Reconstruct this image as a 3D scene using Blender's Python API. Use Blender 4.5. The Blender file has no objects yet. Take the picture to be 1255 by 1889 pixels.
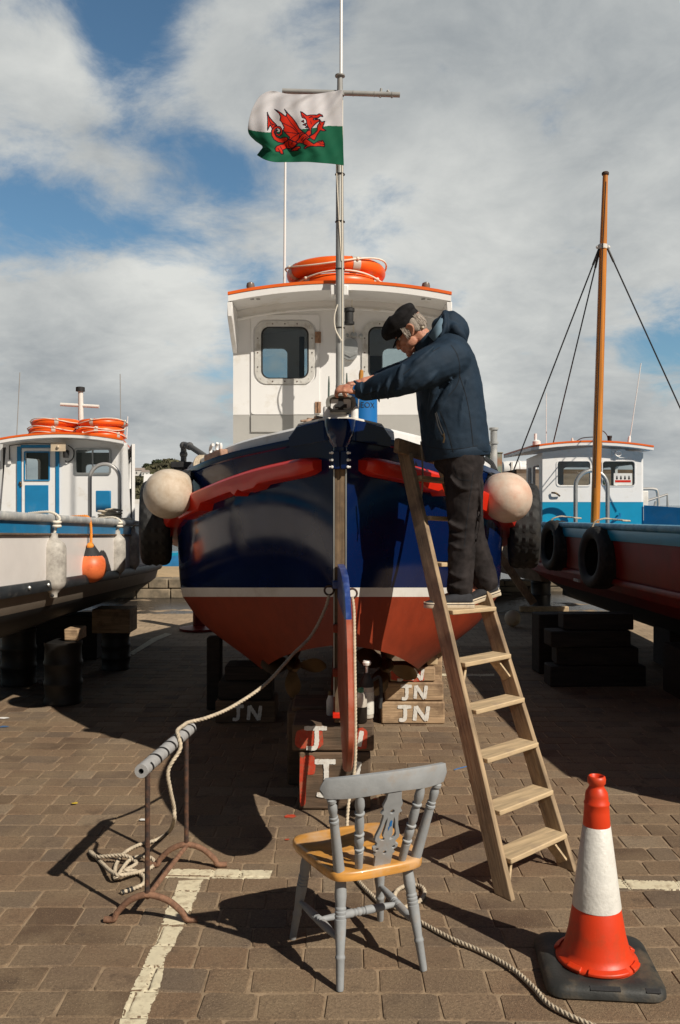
import bpy, bmesh, math, random
import numpy as np
from mathutils import Vector, Matrix, Euler

random.seed(7)
rng = np.random.default_rng(7)
sc = bpy.context.scene
R = math.radians

# ------------------------------------------------------------------ camera
FPX, CX, HY, CAMH = 1600.0, 627.5, 932.0, 1.75
cam_d = bpy.data.cameras.new('camera')
cam = bpy.data.objects.new('camera', cam_d)
sc.collection.objects.link(cam)
cam.location = (0, 0, CAMH)
cam.rotation_euler = (R(90), 0, 0)
cam_d.sensor_fit = 'VERTICAL'
cam_d.sensor_height = 36.0
cam_d.lens = FPX / 1889 * 36
cam_d.shift_y = -(944.5 - HY) / 1889
cam_d.clip_start = 0.05
cam_d.clip_end = 9000
sc.camera = cam

# ------------------------------------------------------------------ sun, sky, exposure
SUN_V = Vector((0.83, -0.82, 1.0)).normalized()          # towards the sun: behind the camera, to the right
sun_d = bpy.data.lights.new('sun', 'SUN')
sun_d.energy = 5.0
sun_d.angle = R(0.53)
sun_d.color = (1.0, 0.92, 0.80)
sun = bpy.data.objects.new('sun', sun_d)
sc.collection.objects.link(sun)
sun.rotation_euler = SUN_V.to_track_quat('Z', 'Y').to_euler()
sun.location = (20, -20, 30)

world = bpy.data.worlds.new('World')
sc.world = world
world.use_nodes = True
wn, wl = world.node_tree.nodes, world.node_tree.links
wn.clear()
w_out = wn.new('ShaderNodeOutputWorld')
w_bg = wn.new('ShaderNodeBackground')
w_bg.inputs['Strength'].default_value = 0.05
sky = wn.new('ShaderNodeTexSky')
sky.sky_type = 'NISHITA'
sky.sun_disc = False
sky.sun_elevation = math.asin(SUN_V.z)
sky.sun_rotation = math.atan2(SUN_V.x, SUN_V.y)
sky.air_density = 1.0
sky.dust_density = 0.6
sky.ozone_density = 1.6
tc = wn.new('ShaderNodeTexCoord')
DIR = tc.outputs['Generated']

def wmath(op, a, b=None, c=None, clamp=False):
    n = wn.new('ShaderNodeMath'); n.operation = op; n.use_clamp = clamp
    for i, v in enumerate((a, b, c)):
        if v is None: continue
        if isinstance(v, (int, float)): n.inputs[i].default_value = v
        else: wl.new(v, n.inputs[i])
    return n.outputs[0]

def wnoise(vec, scale, detail, rough, dist=0.0):
    n = wn.new('ShaderNodeTexNoise'); n.inputs['Scale'].default_value = scale
    n.inputs['Detail'].default_value = detail; n.inputs['Roughness'].default_value = rough
    n.inputs['Distortion'].default_value = dist
    wl.new(vec, n.inputs['Vector']); return n.outputs['Fac']

def wrange(v, a, b, c=0.0, d=1.0):
    n = wn.new('ShaderNodeMapRange'); n.interpolation_type = 'SMOOTHSTEP'
    for i, x in enumerate((a, b, c, d)): n.inputs[i + 1].default_value = x
    wl.new(v, n.inputs[0]); return n.outputs[0]

def wblob(px, py, r0, r1):
    """1 inside a round patch of sky around one compass direction, 0 outside"""
    d = Vector(((px - CX) / FPX, 1, (HY - py) / FPX)).normalized()
    n = wn.new('ShaderNodeVectorMath'); n.operation = 'DISTANCE'
    wl.new(DIR, n.inputs[0]); n.inputs[1].default_value = d
    return wrange(n.outputs['Value'], r0 / FPX, r1 / FPX, 1.0, 0.0)

sep = wn.new('ShaderNodeSeparateXYZ'); wl.new(DIR, sep.inputs[0])
zz = wmath('ADD', wmath('MAXIMUM', sep.outputs['Z'], 0.0), 0.32)
comb = wn.new('ShaderNodeCombineXYZ')
wl.new(wmath('DIVIDE', sep.outputs['X'], zz), comb.inputs[0])
wl.new(wmath('DIVIDE', sep.outputs['Y'], zz), comb.inputs[1])
comb.inputs[2].default_value = 0.35
CL = comb.outputs[0]
n_big = wnoise(CL, 1.5, 9, 0.55, 0.25)
n_fine = wnoise(CL, 4.6, 10, 0.64, 0.35)
dens = wmath('ADD', wmath('MULTIPLY', n_big, 0.50), wmath('MULTIPLY', n_fine, 0.50))
# banks of cloud and openings of blue in the directions the photograph shows them
for px, py, r0, r1, k in ((245, 0, 10, 150, -0.125), (215, 140, 5, 100, -0.075), (60, 405, 20, 175, -0.135), (250, 470, 10, 110, -0.05), (575, 40, 10, 110, -0.06),
                          (390, 340, 20, 130, -0.05), (650, 10, 10, 90, -0.08),
                          (1235, 660, 20, 160, -0.13), (840, 570, 5, 70, -0.07), (1010, 200, 10, 110, -0.05),
                          (950, 330, 120, 620, 0.15), (200, 660, 60, 300, 0.12), (50, 200, 20, 180, 0.105), (200, 320, 10, 110, 0.06),
                          (445, 150, 20, 140, 0.075), (1000, 800, 60, 300, 0.06)):
    dens = wmath('ADD', dens, wmath('MULTIPLY', wblob(px, py, r0, r1), k))
back = wrange(sep.outputs['Y'], 0.78, 0.50, 0.0, 1.0)      # the sky behind the camera, towards the sun, is clear
dens = wmath('SUBTRACT', dens, wmath('MULTIPLY', back, 0.35))
dens = wmath('ADD', dens, wmath('MULTIPLY', wrange(sep.outputs['Z'], 0.0, 0.16, 1.0, 0.0), 0.13))
mask = wrange(dens, 0.40, 0.59)
shade = wmath('ADD', wmath('MULTIPLY', wnoise(CL, 2.3, 9, 0.6, 0.3), 0.65), wmath('MULTIPLY', wnoise(CL, 6.5, 9, 0.62, 0.4), 0.35))
low = wrange(sep.outputs['Z'], 0.02, 0.22, 0.0, 1.0)
shade2 = wmath('ADD', wmath('MULTIPLY', shade, 0.8), wmath('MULTIPLY', wblob(1150, 60, 80, 520), -0.075))
shade2 = wmath('ADD', shade2, wmath('MULTIPLY', wblob(760, 480, 60, 360), 0.13))
shade2 = wmath('ADD', shade2, wmath('MULTIPLY', wblob(300, 590, 40, 220), 0.14))
shade2 = wmath('ADD', shade2, wmath('MULTIPLY', wblob(120, 720, 30, 260), -0.10))
shade2 = wmath('ADD', shade2, wmath('MULTIPLY', wblob(1180, 870, 30, 200), -0.08))
ramp = wn.new('ShaderNodeValToRGB')
ramp.color_ramp.elements[0].position = 0.24
ramp.color_ramp.elements[0].color = (6.5, 7.1, 7.5, 1)
ramp.color_ramp.elements[1].position = 0.58
ramp.color_ramp.elements[1].color = (14.4, 14.6, 14.0, 1)
wl.new(shade2, ramp.inputs[0])
skym = wn.new('ShaderNodeMix'); skym.data_type = 'RGBA'; skym.blend_type = 'MULTIPLY'
skym.inputs[0].default_value = 1.0
wl.new(sky.outputs[0], skym.inputs['A'])
tint = wn.new('ShaderNodeMix'); tint.data_type = 'RGBA'; wl.new(back, tint.inputs[0])
tint.inputs['A'].default_value = (1.42, 1.84, 1.88, 1); tint.inputs['B'].default_value = (0.52, 0.52, 0.50, 1)
wl.new(tint.outputs['Result'], skym.inputs['B'])
mix = wn.new('ShaderNodeMix'); mix.data_type = 'RGBA'
wl.new(mask, mix.inputs[0]); wl.new(skym.outputs['Result'], mix.inputs['A']); wl.new(ramp.outputs[0], mix.inputs['B'])
wl.new(mix.outputs['Result'], w_bg.inputs['Color'])
wl.new(w_bg.outputs[0], w_out.inputs['Surface'])

sc.view_settings.view_transform = 'Standard'
sc.view_settings.look = 'None'
sc.view_settings.gamma = 1.0
sc.view_settings.use_curve_mapping = False
sc.view_settings.exposure = 0.0
sc.render.engine = 'CYCLES'
sc.cycles.max_bounces = 6
sc.cycles.transparent_max_bounces = 12

# ------------------------------------------------------------------ helpers
def W(px, py, Y):
    return Vector(((px - CX) / FPX * Y, Y, CAMH - (py - HY) / FPX * Y))

def G(px, py, z=0.0):
    return W(px, py, (CAMH - z) * FPX / (py - HY))

def cub(xs, ys, x):
    """cubic Hermite through the table, finite-difference slopes"""
    xs = np.asarray(xs, float); ys = np.asarray(ys, float)
    d = np.diff(ys) / np.diff(xs)
    m = np.empty_like(ys); m[0] = d[0]; m[-1] = d[-1]
    for i in range(1, len(ys) - 1):
        m[i] = 0 if d[i - 1] * d[i] <= 0 else 2 * d[i - 1] * d[i] / (d[i - 1] + d[i])
    x = float(min(max(x, xs[0]), xs[-1]))
    i = int(min(np.searchsorted(xs, x, 'right') - 1, len(xs) - 2))
    h = xs[i + 1] - xs[i]; t = (x - xs[i]) / h
    return float((2*t**3-3*t*t+1)*ys[i] + (t**3-2*t*t+t)*h*m[i] + (-2*t**3+3*t*t)*ys[i+1] + (t**3-t*t)*h*m[i+1])

def spline(pts, n=8, closed=False):
    P = [Vector(p) for p in pts]; out = []
    N = len(P); rngk = range(N if closed else N - 1)
    for i in rngk:
        if closed: a, b, c, d = P[i-1], P[i], P[(i+1) % N], P[(i+2) % N]
        else: a, b, c, d = P[max(i-1, 0)], P[i], P[i+1], P[min(i+2, N-1)]
        for k in range(n):
            t = k / n
            out.append(0.5*((2*b) + (c-a)*t + (2*a-5*b+4*c-d)*t*t + (3*b-a-3*c+d)*t**3))
    if not closed: out.append(P[-1].copy())
    return out

def resample(pts, step):
    P = [Vector(p) for p in pts]
    L = [0]
    for a, b in zip(P, P[1:]): L.append(L[-1] + (b-a).length)
    n = max(2, int(L[-1] / step)); out = []; j = 0
    for k in range(n + 1):
        s = L[-1] * k / n
        while j < len(P) - 2 and L[j+1] < s: j += 1
        t = (s - L[j]) / max(1e-9, L[j+1] - L[j])
        out.append(P[j].lerp(P[j+1], min(1, t)))
    return out

def frames(P, closed=False):
    n = len(P); T = []
    for i in range(n):
        a = P[i-1] if (i > 0 or closed) else P[i]
        b = P[(i+1) % n] if (i < n-1 or closed) else P[i]
        d = (b - a)
        T.append(d.normalized() if d.length > 1e-9 else Vector((0, 0, 1)))
    u = T[0].orthogonal().normalized(); F = []
    for t in T:
        u = (u - t * u.dot(t))
        u = u.normalized() if u.length > 1e-9 else t.orthogonal().normalized()
        F.append((u.copy(), t.cross(u)))
    return F

def rrect(x0, y0, x1, y1, r, n=5):
    o = []
    for cx, cy, a in ((x1-r, y1-r, 0), (x0+r, y1-r, 90), (x0+r, y0+r, 180), (x1-r, y0+r, 270)):
        for k in range(n + 1):
            t = R(a + 90 * k / n); o.append((cx + r*math.cos(t), cy + r*math.sin(t)))
    return o

def rot_to(v):
    return Vector(v).normalized().to_track_quat('Z', 'Y').to_matrix()

class MB:
    def __init__(s): s.v = []; s.f = []; s.m = []
    def add(s, vs, fs, m=0):
        b = len(s.v); s.v += [tuple(v) for v in vs]
        s.f += [tuple(i + b for i in f) for f in fs]
        s.m += ([m] * len(fs)) if isinstance(m, int) else list(m)
        return s
    def box(s, c, size, rot=None, m=0, taper=1.0):
        c = Vector(c); x, y, z = (q / 2 for q in size); vs = []
        M = rot if rot is not None else Matrix.Identity(3)
        for zz_ in (-z, z):
            k = taper if zz_ > 0 else 1
            for a, b in ((-x, -y), (x, -y), (x, y), (-x, y)): vs.append(c + M @ Vector((a*k, b*k, zz_)))
        return s.add(vs, [(3,2,1,0), (4,5,6,7), (0,1,5,4), (1,2,6,5), (2,3,7,6), (3,0,4,7)], m)
    def beam(s, a, b, w, h, up=(0, 0, 1), m=0):
        a, b = Vector(a), Vector(b); d = (b - a); L = d.length; d.normalize()
        u = Vector(up); sx = d.cross(u).normalized(); up2 = sx.cross(d).normalized()
        M = Matrix((sx, d, up2)).transposed()
        return s.box((a + b) / 2, (w, L, h), M, m)
    def tube(s, pts, r, n=10, m=0, cap=True, closed=False, flat=None):
        P = [Vector(p) for p in pts]; F = frames(P, closed); vs = []; fs = []
        for i, p in enumerate(P):
            rr = r[i] if hasattr(r, '__len__') else r
            u, w = F[i]
            for k in range(n):
                a = 2*math.pi*k/n
                vs.append(p + (u*math.cos(a) + w*math.sin(a)) * rr)
        N = len(P)
        for i in range(N if closed else N - 1):
            j = (i + 1) % N
            for k in range(n): fs.append((i*n+k, i*n+(k+1) % n, j*n+(k+1) % n, j*n+k))
        if cap and not closed: fs += [tuple(range(n-1, -1, -1)), tuple(range((N-1)*n, N*n))]
        return s.add(vs, fs, m)
    def lathe(s, prof, o=(0, 0, 0), axis=(0, 0, 1), n=24, m=0, capa=True, capb=True):
        M = rot_to(axis); o = Vector(o); vs = []; fs = []
        for r, z in prof:
            for k in range(n):
                a = 2*math.pi*k/n; vs.append(o + M @ Vector((r*math.cos(a), r*math.sin(a), z)))
        N = len(prof)
        for i in range(N-1):
            for k in range(n): fs.append((i*n+k, i*n+(k+1) % n, (i+1)*n+(k+1) % n, (i+1)*n+k))
        mm = []
        if not isinstance(m, int): mm = [q for q in m for _ in range(n)]
        if capa: fs.append(tuple(range(n-1, -1, -1))); mm and mm.append(m[0])
        if capb: fs.append(tuple(range((N-1)*n, N*n))); mm and mm.append(m[-1])
        return s.add(vs, fs, m if isinstance(m, int) else mm)
    def ell(s, c, r, rot=None, n=16, m=0):
        c = Vector(c); M = rot if rot is not None else Matrix.Identity(3)
        r = (r, r, r) if isinstance(r, (int, float)) else r
        vs = []; fs = []; k2 = n // 2
        for i in range(1, k2):
            t = math.pi*i/k2
            for k in range(n):
                a = 2*math.pi*k/n
                vs.append(c + M @ Vector((r[0]*math.sin(t)*math.cos(a), r[1]*math.sin(t)*math.sin(a), r[2]*math.cos(t))))
        for i in range(k2-2):
            for k in range(n): fs.append((i*n+k, (i+1)*n+k, (i+1)*n+(k+1) % n, i*n+(k+1) % n))
        a, b = len(vs), len(vs)+1
        vs += [c + M @ Vector((0, 0, r[2])), c + M @ Vector((0, 0, -r[2]))]
        for k in range(n):
            fs.append((a, k, (k+1) % n)); fs.append((b, (k2-2)*n+(k+1) % n, (k2-2)*n+k))
        return s.add(vs, fs, m)
    def limb(s, pts, rs, n=14, m=0, sub=6):
        """tapered round-ended limb through the joints"""
        P = [Vector(p) for p in pts]
        Q = spline(P, sub); rr = []
        for i in range(len(P)-1):
            for k in range(sub): rr.append(rs[i] + (rs[i+1]-rs[i])*k/sub)
        rr.append(rs[-1])
        s.tube(Q, rr, n, m)
        s.ell(P[0], rs[0]*0.999, n=n, m=m); s.ell(P[-1], rs[-1]*0.999, n=n, m=m)
        return s
    def loft(s, rings, closed=True, cap=False, m=0):
        n = len(rings[0]); vs = [p for r_ in rings for p in r_]; fs = []; mm = []
        for i in range(len(rings)-1):
            for k in range(n if closed else n-1):
                fs.append((i*n+k, i*n+(k+1) % n, (i+1)*n+(k+1) % n, (i+1)*n+k))
                mm.append(m if isinstance(m, int) else m[k])
        if cap:
            fs += [tuple(range(n-1, -1, -1)), tuple(range((len(rings)-1)*n, len(rings)*n))]
            mm += [m if isinstance(m, int) else m[0]]*2
        return s.add(vs, fs, mm)
    def plate(s, outer, holes, O, ux, uy, t, m=0, mb=None, ms=None):
        """flat plate with holes, thickness t along ux x uy"""
        O, ux, uy = Vector(O), Vector(ux), Vector(uy); nrm = ux.cross(uy).normalized()
        bm = bmesh.new(); loops = [outer] + list(holes); E = []; idx = []
        for lp in loops:
            vv = [bm.verts.new((x, y, 0)) for x, y in lp]
            for i in range(len(vv)): E.append(bm.edges.new((vv[i-1], vv[i])))
        bm.verts.index_update()
        bmesh.ops.triangle_fill(bm, use_beauty=True, use_dissolve=False, edges=E, normal=(0, 0, 1))
        bm.verts.ensure_lookup_table(); bm.verts.index_update()
        P = [v.co.copy() for v in bm.verts]; T = [[v.index for v in f.verts] for f in bm.faces]
        bm.free()
        T2 = []
        for t_ in T:
            a, b, c = (P[i] for i in t_[:3])
            T2.append(t_ if (b-a).cross(c-a).z > 0 else t_[::-1])
        A = [O + ux*p.x + uy*p.y for p in P]; B = [a + nrm*t for a in A]; n = len(P)
        mb = m if mb is None else mb; ms = m if ms is None else ms
        fs = [tuple(i + n for i in t_) for t_ in T2]; mm = [m]*len(fs)
        fs += [tuple(reversed(t_)) for t_ in T2]; mm += [mb]*len(T2)
        b = 0
        for lp in loops:
            k = len(lp)
            for i in range(k):
                p, q = b + (i-1) % k, b + i
                fs.append((p, q, q+n, p+n)); mm.append(ms)
            b += k
        return s.add(A + B, fs, mm)
    def build(s, name, mats, parent=None, angle=35, bevel=0, bseg=2, sub=0, remesh=0, smooth=0, solid=0, fixn=True, origin=None):
        me = bpy.data.meshes.new(name)
        V = np.array([tuple(v) for v in s.v], float)
        lo, hi = V.min(0), V.max(0)
        c = (lo + hi) / 2
        if parent is None: c[2] = lo[2]
        if origin is not None: c = np.array(tuple(origin), float)
        me.from_pydata((V - c).tolist(), [], s.f)
        if not isinstance(mats, (list, tuple)): mats = [mats]
        for m_ in mats: me.materials.append(m_)
        me.polygons.foreach_set('material_index', np.array(s.m, dtype=np.int32))
        if fixn:
            bm = bmesh.new(); bm.from_mesh(me)
            bmesh.ops.recalc_face_normals(bm, faces=bm.faces); bm.to_mesh(me); bm.free()
        me.shade_smooth()
        if angle < 180: me.set_sharp_from_angle(angle=R(angle))
        me.update()
        o = bpy.data.objects.new(name, me)
        sc.collection.objects.link(o)
        o.location = c
        if parent is not None: adopt(o, parent)
        if solid:
            q = o.modifiers.new('s', 'SOLIDIFY'); q.thickness = solid; q.offset = 0
        if remesh:
            q = o.modifiers.new('r', 'REMESH'); q.mode = 'VOXEL'; q.voxel_size = remesh; q.use_smooth_shade = True
        if smooth:
            q = o.modifiers.new('m', 'SMOOTH'); q.factor = 0.5; q.iterations = smooth
        if bevel:
            q = o.modifiers.new('b', 'BEVEL'); q.width = bevel; q.segments = bseg; q.limit_method = 'ANGLE'; q.angle_limit = R(40)
            q.harden_normals = False
        if sub:
            q = o.modifiers.new('u', 'SUBSURF'); q.levels = sub; q.render_levels = sub
        return o

def wm(o):
    return (wm(o.parent) @ o.matrix_parent_inverse @ o.matrix_basis) if o.parent else o.matrix_basis.copy()

def adopt(o, parent):
    o.parent = parent
    o.matrix_parent_inverse = wm(parent).inverted()

def tag(o, label=None, cat=None, group=None, kind=None):
    if label: o['label'] = label
    if cat: o['category'] = cat
    if group: o['group'] = group
    if kind: o['kind'] = kind
    return o

def thing(name, loc, label, cat, group=None):
    o = bpy.data.objects.new(name, None); sc.collection.objects.link(o)
    o.location = loc; o.empty_display_size = 0.1
    return tag(o, label, cat, group)

KIDS = {}
def copy_tree(o, parent=None):
    c = o.copy(); sc.collection.objects.link(c)
    if parent is not None: c.parent = parent
    for ch in [q for q in sc.collection.objects if q.parent == o]: copy_tree(ch, c)
    return c

# ------------------------------------------------------------------ materials
def mat(name, col, rough=0.6, metal=0.0, var=0.15, scale=6.0, bump=0.0, bscale=80.0, dirt=None, dscale=3.0, damt=0.55, dsoft=0.12,
        coat=0.0, spec=0.5, grain=None, gscale=(3, 60, 60), translucent=0.0, rvar=0.0, speck=None, speckamt=0.7):
    m = bpy.data.materials.new(name); m.use_nodes = True
    nt = m.node_tree; N, L = nt.nodes, nt.links
    b = N['Principled BSDF']; out = N['Material Output']
    t = N.new('ShaderNodeTexCoord'); vec = t.outputs['Object']
    if grain is not None:
        q = Vector((1, 0, 0)).rotation_difference(Vector(grain).normalized()).inverted()
        m1 = N.new('ShaderNodeMapping'); m1.inputs['Rotation'].default_value = q.to_euler()
        L.new(vec, m1.inputs[0])
        m2 = N.new('ShaderNodeMapping'); m2.inputs['Scale'].default_value = gscale
        L.new(m1.outputs[0], m2.inputs[0]); gv = m2.outputs[0]
    else: gv = vec
    def noise(v, s, det=5, ro=0.55):
        n = N.new('ShaderNodeTexNoise'); n.inputs['Scale'].default_value = s
        n.inputs['Detail'].default_value = det; n.inputs['Roughness'].default_value = ro
        L.new(v, n.inputs['Vector']); return n.outputs['Fac']
    def rng_(v, a, bb, c=0.0, d=1.0):
        n = N.new('ShaderNodeMapRange'); n.inputs[1].default_value = a; n.inputs[2].default_value = bb
        n.inputs[3].default_value = c; n.inputs[4].default_value = d; L.new(v, n.inputs[0]); return n.outputs[0]
    def mixc(f, A, B):
        n = N.new('ShaderNodeMix'); n.data_type = 'RGBA'
        if isinstance(f, float): n.inputs[0].default_value = f
        else: L.new(f, n.inputs[0])
        for k, q in (('A', A), ('B', B)):
            if isinstance(q, tuple): n.inputs[k].default_value = (*q[:3], 1)
            else: L.new(q, n.inputs[k])
        return n.outputs['Result']
    nf = noise(gv, 1.0 if grain is not None else scale)
    lo = tuple(max(0, c * (1 - var)) for c in col); hi = tuple(min(1, c * (1 + var)) for c in col)
    colr = mixc(rng_(nf, 0.3, 0.7), lo, hi)
    rr = None
    if dirt is not None:
        df = rng_(noise(vec, dscale, 8, 0.65), damt - dsoft, damt + dsoft)
        colr = mixc(df, colr, tuple(dirt))
    if speck is not None:
        sf = rng_(noise(vec, 260, 2, 0.5), speckamt - 0.02, speckamt + 0.03)
        colr = mixc(sf, colr, tuple(speck))
    L.new(colr, b.inputs['Base Color'])
    b.inputs['Roughness'].default_value = rough
    if rvar:
        L.new(rng_(noise(vec, scale * 2.3, 6), 0.3, 0.7, max(0.02, rough - rvar), min(1, rough + rvar)), b.inputs['Roughness'])
    b.inputs['Metallic'].default_value = metal
    b.inputs['Specular IOR Level'].default_value = spec
    if coat:
        b.inputs['Coat Weight'].default_value = coat; b.inputs['Coat Roughness'].default_value = 0.06
    if bump:
        bn = N.new('ShaderNodeBump'); bn.inputs['Strength'].default_value = bump; bn.inputs['Distance'].default_value = 0.01
        L.new(noise(gv if grain is not None else vec, (2.0 if grain is not None else bscale), 6), bn.inputs['Height'])
        L.new(bn.outputs[0], b.inputs['Normal'])
    if translucent:
        tr = N.new('ShaderNodeBsdfTranslucent'); L.new(colr, tr.inputs['Color'])
        mx = N.new('ShaderNodeMixShader'); mx.inputs[0].default_value = translucent
        L.new(b.outputs[0], mx.inputs[1]); L.new(tr.outputs[0], mx.inputs[2]); L.new(mx.outputs[0], out.inputs['Surface'])
    return m

def glass(name, tint=(0.75, 0.8, 0.8), refl=0.05):
    m = bpy.data.materials.new(name); m.use_nodes = True
    N, L = m.node_tree.nodes, m.node_tree.links
    N.remove(N['Principled BSDF'])
    t = N.new('ShaderNodeBsdfTransparent'); t.inputs[0].default_value = (*tint, 1)
    g = N.new('ShaderNodeBsdfGlossy'); g.inputs['Roughness'].default_value = 0.02
    f = N.new('ShaderNodeFresnel'); f.inputs[0].default_value = 1.5
    x = N.new('ShaderNodeMixShader'); L.new(f.outputs[0], x.inputs[0]); L.new(t.outputs[0], x.inputs[1]); L.new(g.outputs[0], x.inputs[2])
    L.new(x.outputs[0], N['Material Output'].inputs['Surface'])
    return m

M = {}
M['navy'] = mat('navy_gloss_paint', (0.0018, 0.0105, 0.058), 0.13, var=0.15, scale=2.5, coat=0.0, spec=0.34, bump=0.02, bscale=5, rvar=0.05)
M['stripe'] = mat('white_boot_top_paint', (0.72, 0.70, 0.66), 0.4, var=0.05, dirt=(0.5, 0.46, 0.4), damt=0.66)
M['antifoul'] = mat('red_brown_antifouling', (0.245, 0.031, 0.008), 0.6, var=0.14, scale=9, bump=0.12, bscale=120, speck=(0.55, 0.25, 0.16), speckamt=0.73)
M['red_gloss'] = mat('red_gloss_paint', (0.62, 0.021, 0.006), 0.34, var=0.1, coat=0.15)
M['white'] = mat('white_gloss_paint', (0.80, 0.79, 0.775), 0.35, var=0.03, scale=3, dirt=(0.60, 0.55, 0.46), damt=0.68, dscale=5)
M['white_dirty'] = mat('weathered_white_paint', (0.74, 0.71, 0.66), 0.5, var=0.06, scale=4, dirt=(0.42, 0.36, 0.28), damt=0.66)
M['frame_grey'] = mat('pale_grey_window_frame', (0.58, 0.565, 0.53), 0.5, var=0.1, scale=20, dirt=(0.30, 0.25, 0.19), dscale=12, damt=0.64)
M['grey_paint'] = mat('pale_grey_paint', (0.42, 0.41, 0.385), 0.45, var=0.05)
M['dark_lining'] = mat('dark_grey_lining', (0.14, 0.135, 0.13), 0.8)
M['orange_edge'] = mat('orange_paint', (0.78, 0.13, 0.012), 0.4, var=0.08)
M['orange'] = mat('orange_lifebuoy_shell', (0.83, 0.12, 0.010), 0.38, var=0.1, scale=4, dirt=(0.6, 0.14, 0.05), damt=0.68)
M['reflect'] = mat('silver_reflective_tape', (0.48, 0.46, 0.42), 0.35, var=0.12)
M['white_rope'] = mat('white_cord', (0.72, 0.66, 0.56), 0.8)
M['rope'] = mat('laid_rope_fibre', (0.50, 0.42, 0.31), 0.85, var=0.22, scale=30, bump=0.3, bscale=300)
M['rope_orange'] = mat('orange_rope_fibre', (0.75, 0.26, 0.03), 0.8, var=0.2, scale=30)
M['black_tape'] = mat('black_tape', (0.015, 0.015, 0.016), 0.5)
M['alu'] = mat('dull_aluminium', (0.46, 0.47, 0.46), 0.42, metal=0.75, var=0.12, scale=10)
M['steel'] = mat('stainless_tube', (0.62, 0.60, 0.57), 0.4, metal=0.6, var=0.08)
M['grey_plastic'] = mat('grey_plastic', (0.30, 0.30, 0.29), 0.5)
M['black'] = mat('black_rubber', (0.018, 0.018, 0.019), 0.7, var=0.3, scale=20, bump=0.1)
M['tyre'] = mat('tyre_rubber', (0.013, 0.013, 0.013), 0.7, var=0.4, scale=14, dirt=(0.045, 0.038, 0.030), damt=0.62, bump=0.25, bscale=120)
M['fender_white'] = mat('stained_white_vinyl', (0.64, 0.555, 0.45), 0.55, var=0.15, scale=7, dirt=(0.36, 0.25, 0.15), dscale=6, damt=0.56, dsoft=.2, speck=(.2, .13, .08), speckamt=.74, bump=0.12, bscale=50)
M['fender_bounce'] = mat('stained_vinyl_with_red_bounce', (0.64, 0.54, 0.44), 0.55, var=0.15, scale=7, dirt=(0.55, 0.27, 0.17), dscale=5, damt=0.58, dsoft=.2, speck=(.16, .09, .05), speckamt=.73, bump=0.12, bscale=50)  # pink dirt mix paints red bounce from the strake; brown specks are stains
M['fender_grey'] = mat('scuffed_grey_vinyl', (0.46, 0.43, 0.385), 0.65, var=0.2, scale=22, dirt=(0.2, 0.18, 0.16), dscale=9, damt=0.58, bump=0.15, bscale=90)
M['buoy_orange'] = mat('sunbleached_orange_vinyl', (0.78, 0.18, 0.055), 0.45, var=0.15, dirt=(0.55, 0.10, 0.03), dscale=7, damt=0.55)
M['wood_pale'] = mat('weathered_pale_timber', (0.33, 0.235, 0.14), 0.8, var=0.35, bump=0.4, grain=(-0.15, 0.5, 0.85), gscale=(4, 55, 55), dirt=(0.13, 0.09, 0.06), damt=0.55, dscale=4)
M['wood_step'] = mat('worn_step_timber', (0.48, 0.36, 0.215), 0.8, var=0.28, bump=0.3, grain=(0.8, 0.6, 0), gscale=(4, 55, 55), dirt=(0.36, 0.27, 0.18), damt=0.62, dscale=8)
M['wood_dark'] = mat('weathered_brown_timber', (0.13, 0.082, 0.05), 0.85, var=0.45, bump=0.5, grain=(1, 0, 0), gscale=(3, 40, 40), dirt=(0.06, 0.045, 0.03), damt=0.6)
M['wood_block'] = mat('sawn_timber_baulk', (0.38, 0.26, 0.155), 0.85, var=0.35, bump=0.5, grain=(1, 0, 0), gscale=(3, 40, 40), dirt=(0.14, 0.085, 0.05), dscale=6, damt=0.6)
M['post_wood'] = mat('worn_stern_post_timber', (0.15, 0.10, 0.056), 0.7, var=0.45, bump=0.3, grain=(0, 0, 1), gscale=(2, 90, 90), dirt=(0.08, 0.05, 0.03), damt=0.58, dscale=12)
M['white_letter'] = mat('brushed_white_letter_paint', (0.72, 0.70, 0.65), 0.7, var=0.12, scale=30, dirt=(0.40, 0.28, 0.19), dscale=40, damt=0.64)
M['red_letter'] = mat('brushed_red_letter_paint', (0.5, 0.05, 0.02), 0.6, var=0.2, scale=30, dirt=(0.25, 0.14, 0.08), dscale=25, damt=0.6)
M['wood_shade'] = mat('shade_black_timber', (0.022, 0.017, 0.014), 0.85, var=0.5, bump=0.4, grain=(1, 0, 0), gscale=(3, 40, 40))  # near-black colour carries the shade under the hulls, not a coating
M['brass'] = mat('tarnished_bronze', (0.11, 0.072, 0.036), 0.5, metal=0.7, var=0.3, scale=12)
M['rust'] = mat('rusty_steel', (0.13, 0.058, 0.03), 0.8, var=0.5, scale=40, dirt=(0.03, 0.022, 0.02), dscale=24, damt=0.47, bump=0.4, bscale=150)
M['rust_arch'] = mat('orange_rusty_steel', (0.24, 0.125, 0.075), 0.85, var=0.35, scale=40, dirt=(0.12, 0.06, 0.035), dscale=22, damt=0.57, bump=0.4, bscale=150)
M['foam'] = mat('grey_foam_lagging', (0.33, 0.33, 0.33), 0.9, var=0.1, scale=40, bump=0.2, bscale=200)
M['chair_grey'] = mat('matt_grey_chair_paint', (0.285, 0.30, 0.31), 0.7, var=0.12, scale=14, dirt=(0.30, 0.23, 0.17), dscale=9, damt=0.68, bump=0.08, bscale=90)
M['chair_seat'] = mat('varnished_pine_seat', (0.60, 0.29, 0.065), 0.35, var=0.35, bump=0.08, grain=(0.9, 0.4, 0), gscale=(3, 26, 26), coat=0.3, dirt=(0.60, 0.42, 0.27), dscale=6, damt=0.60)
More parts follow.
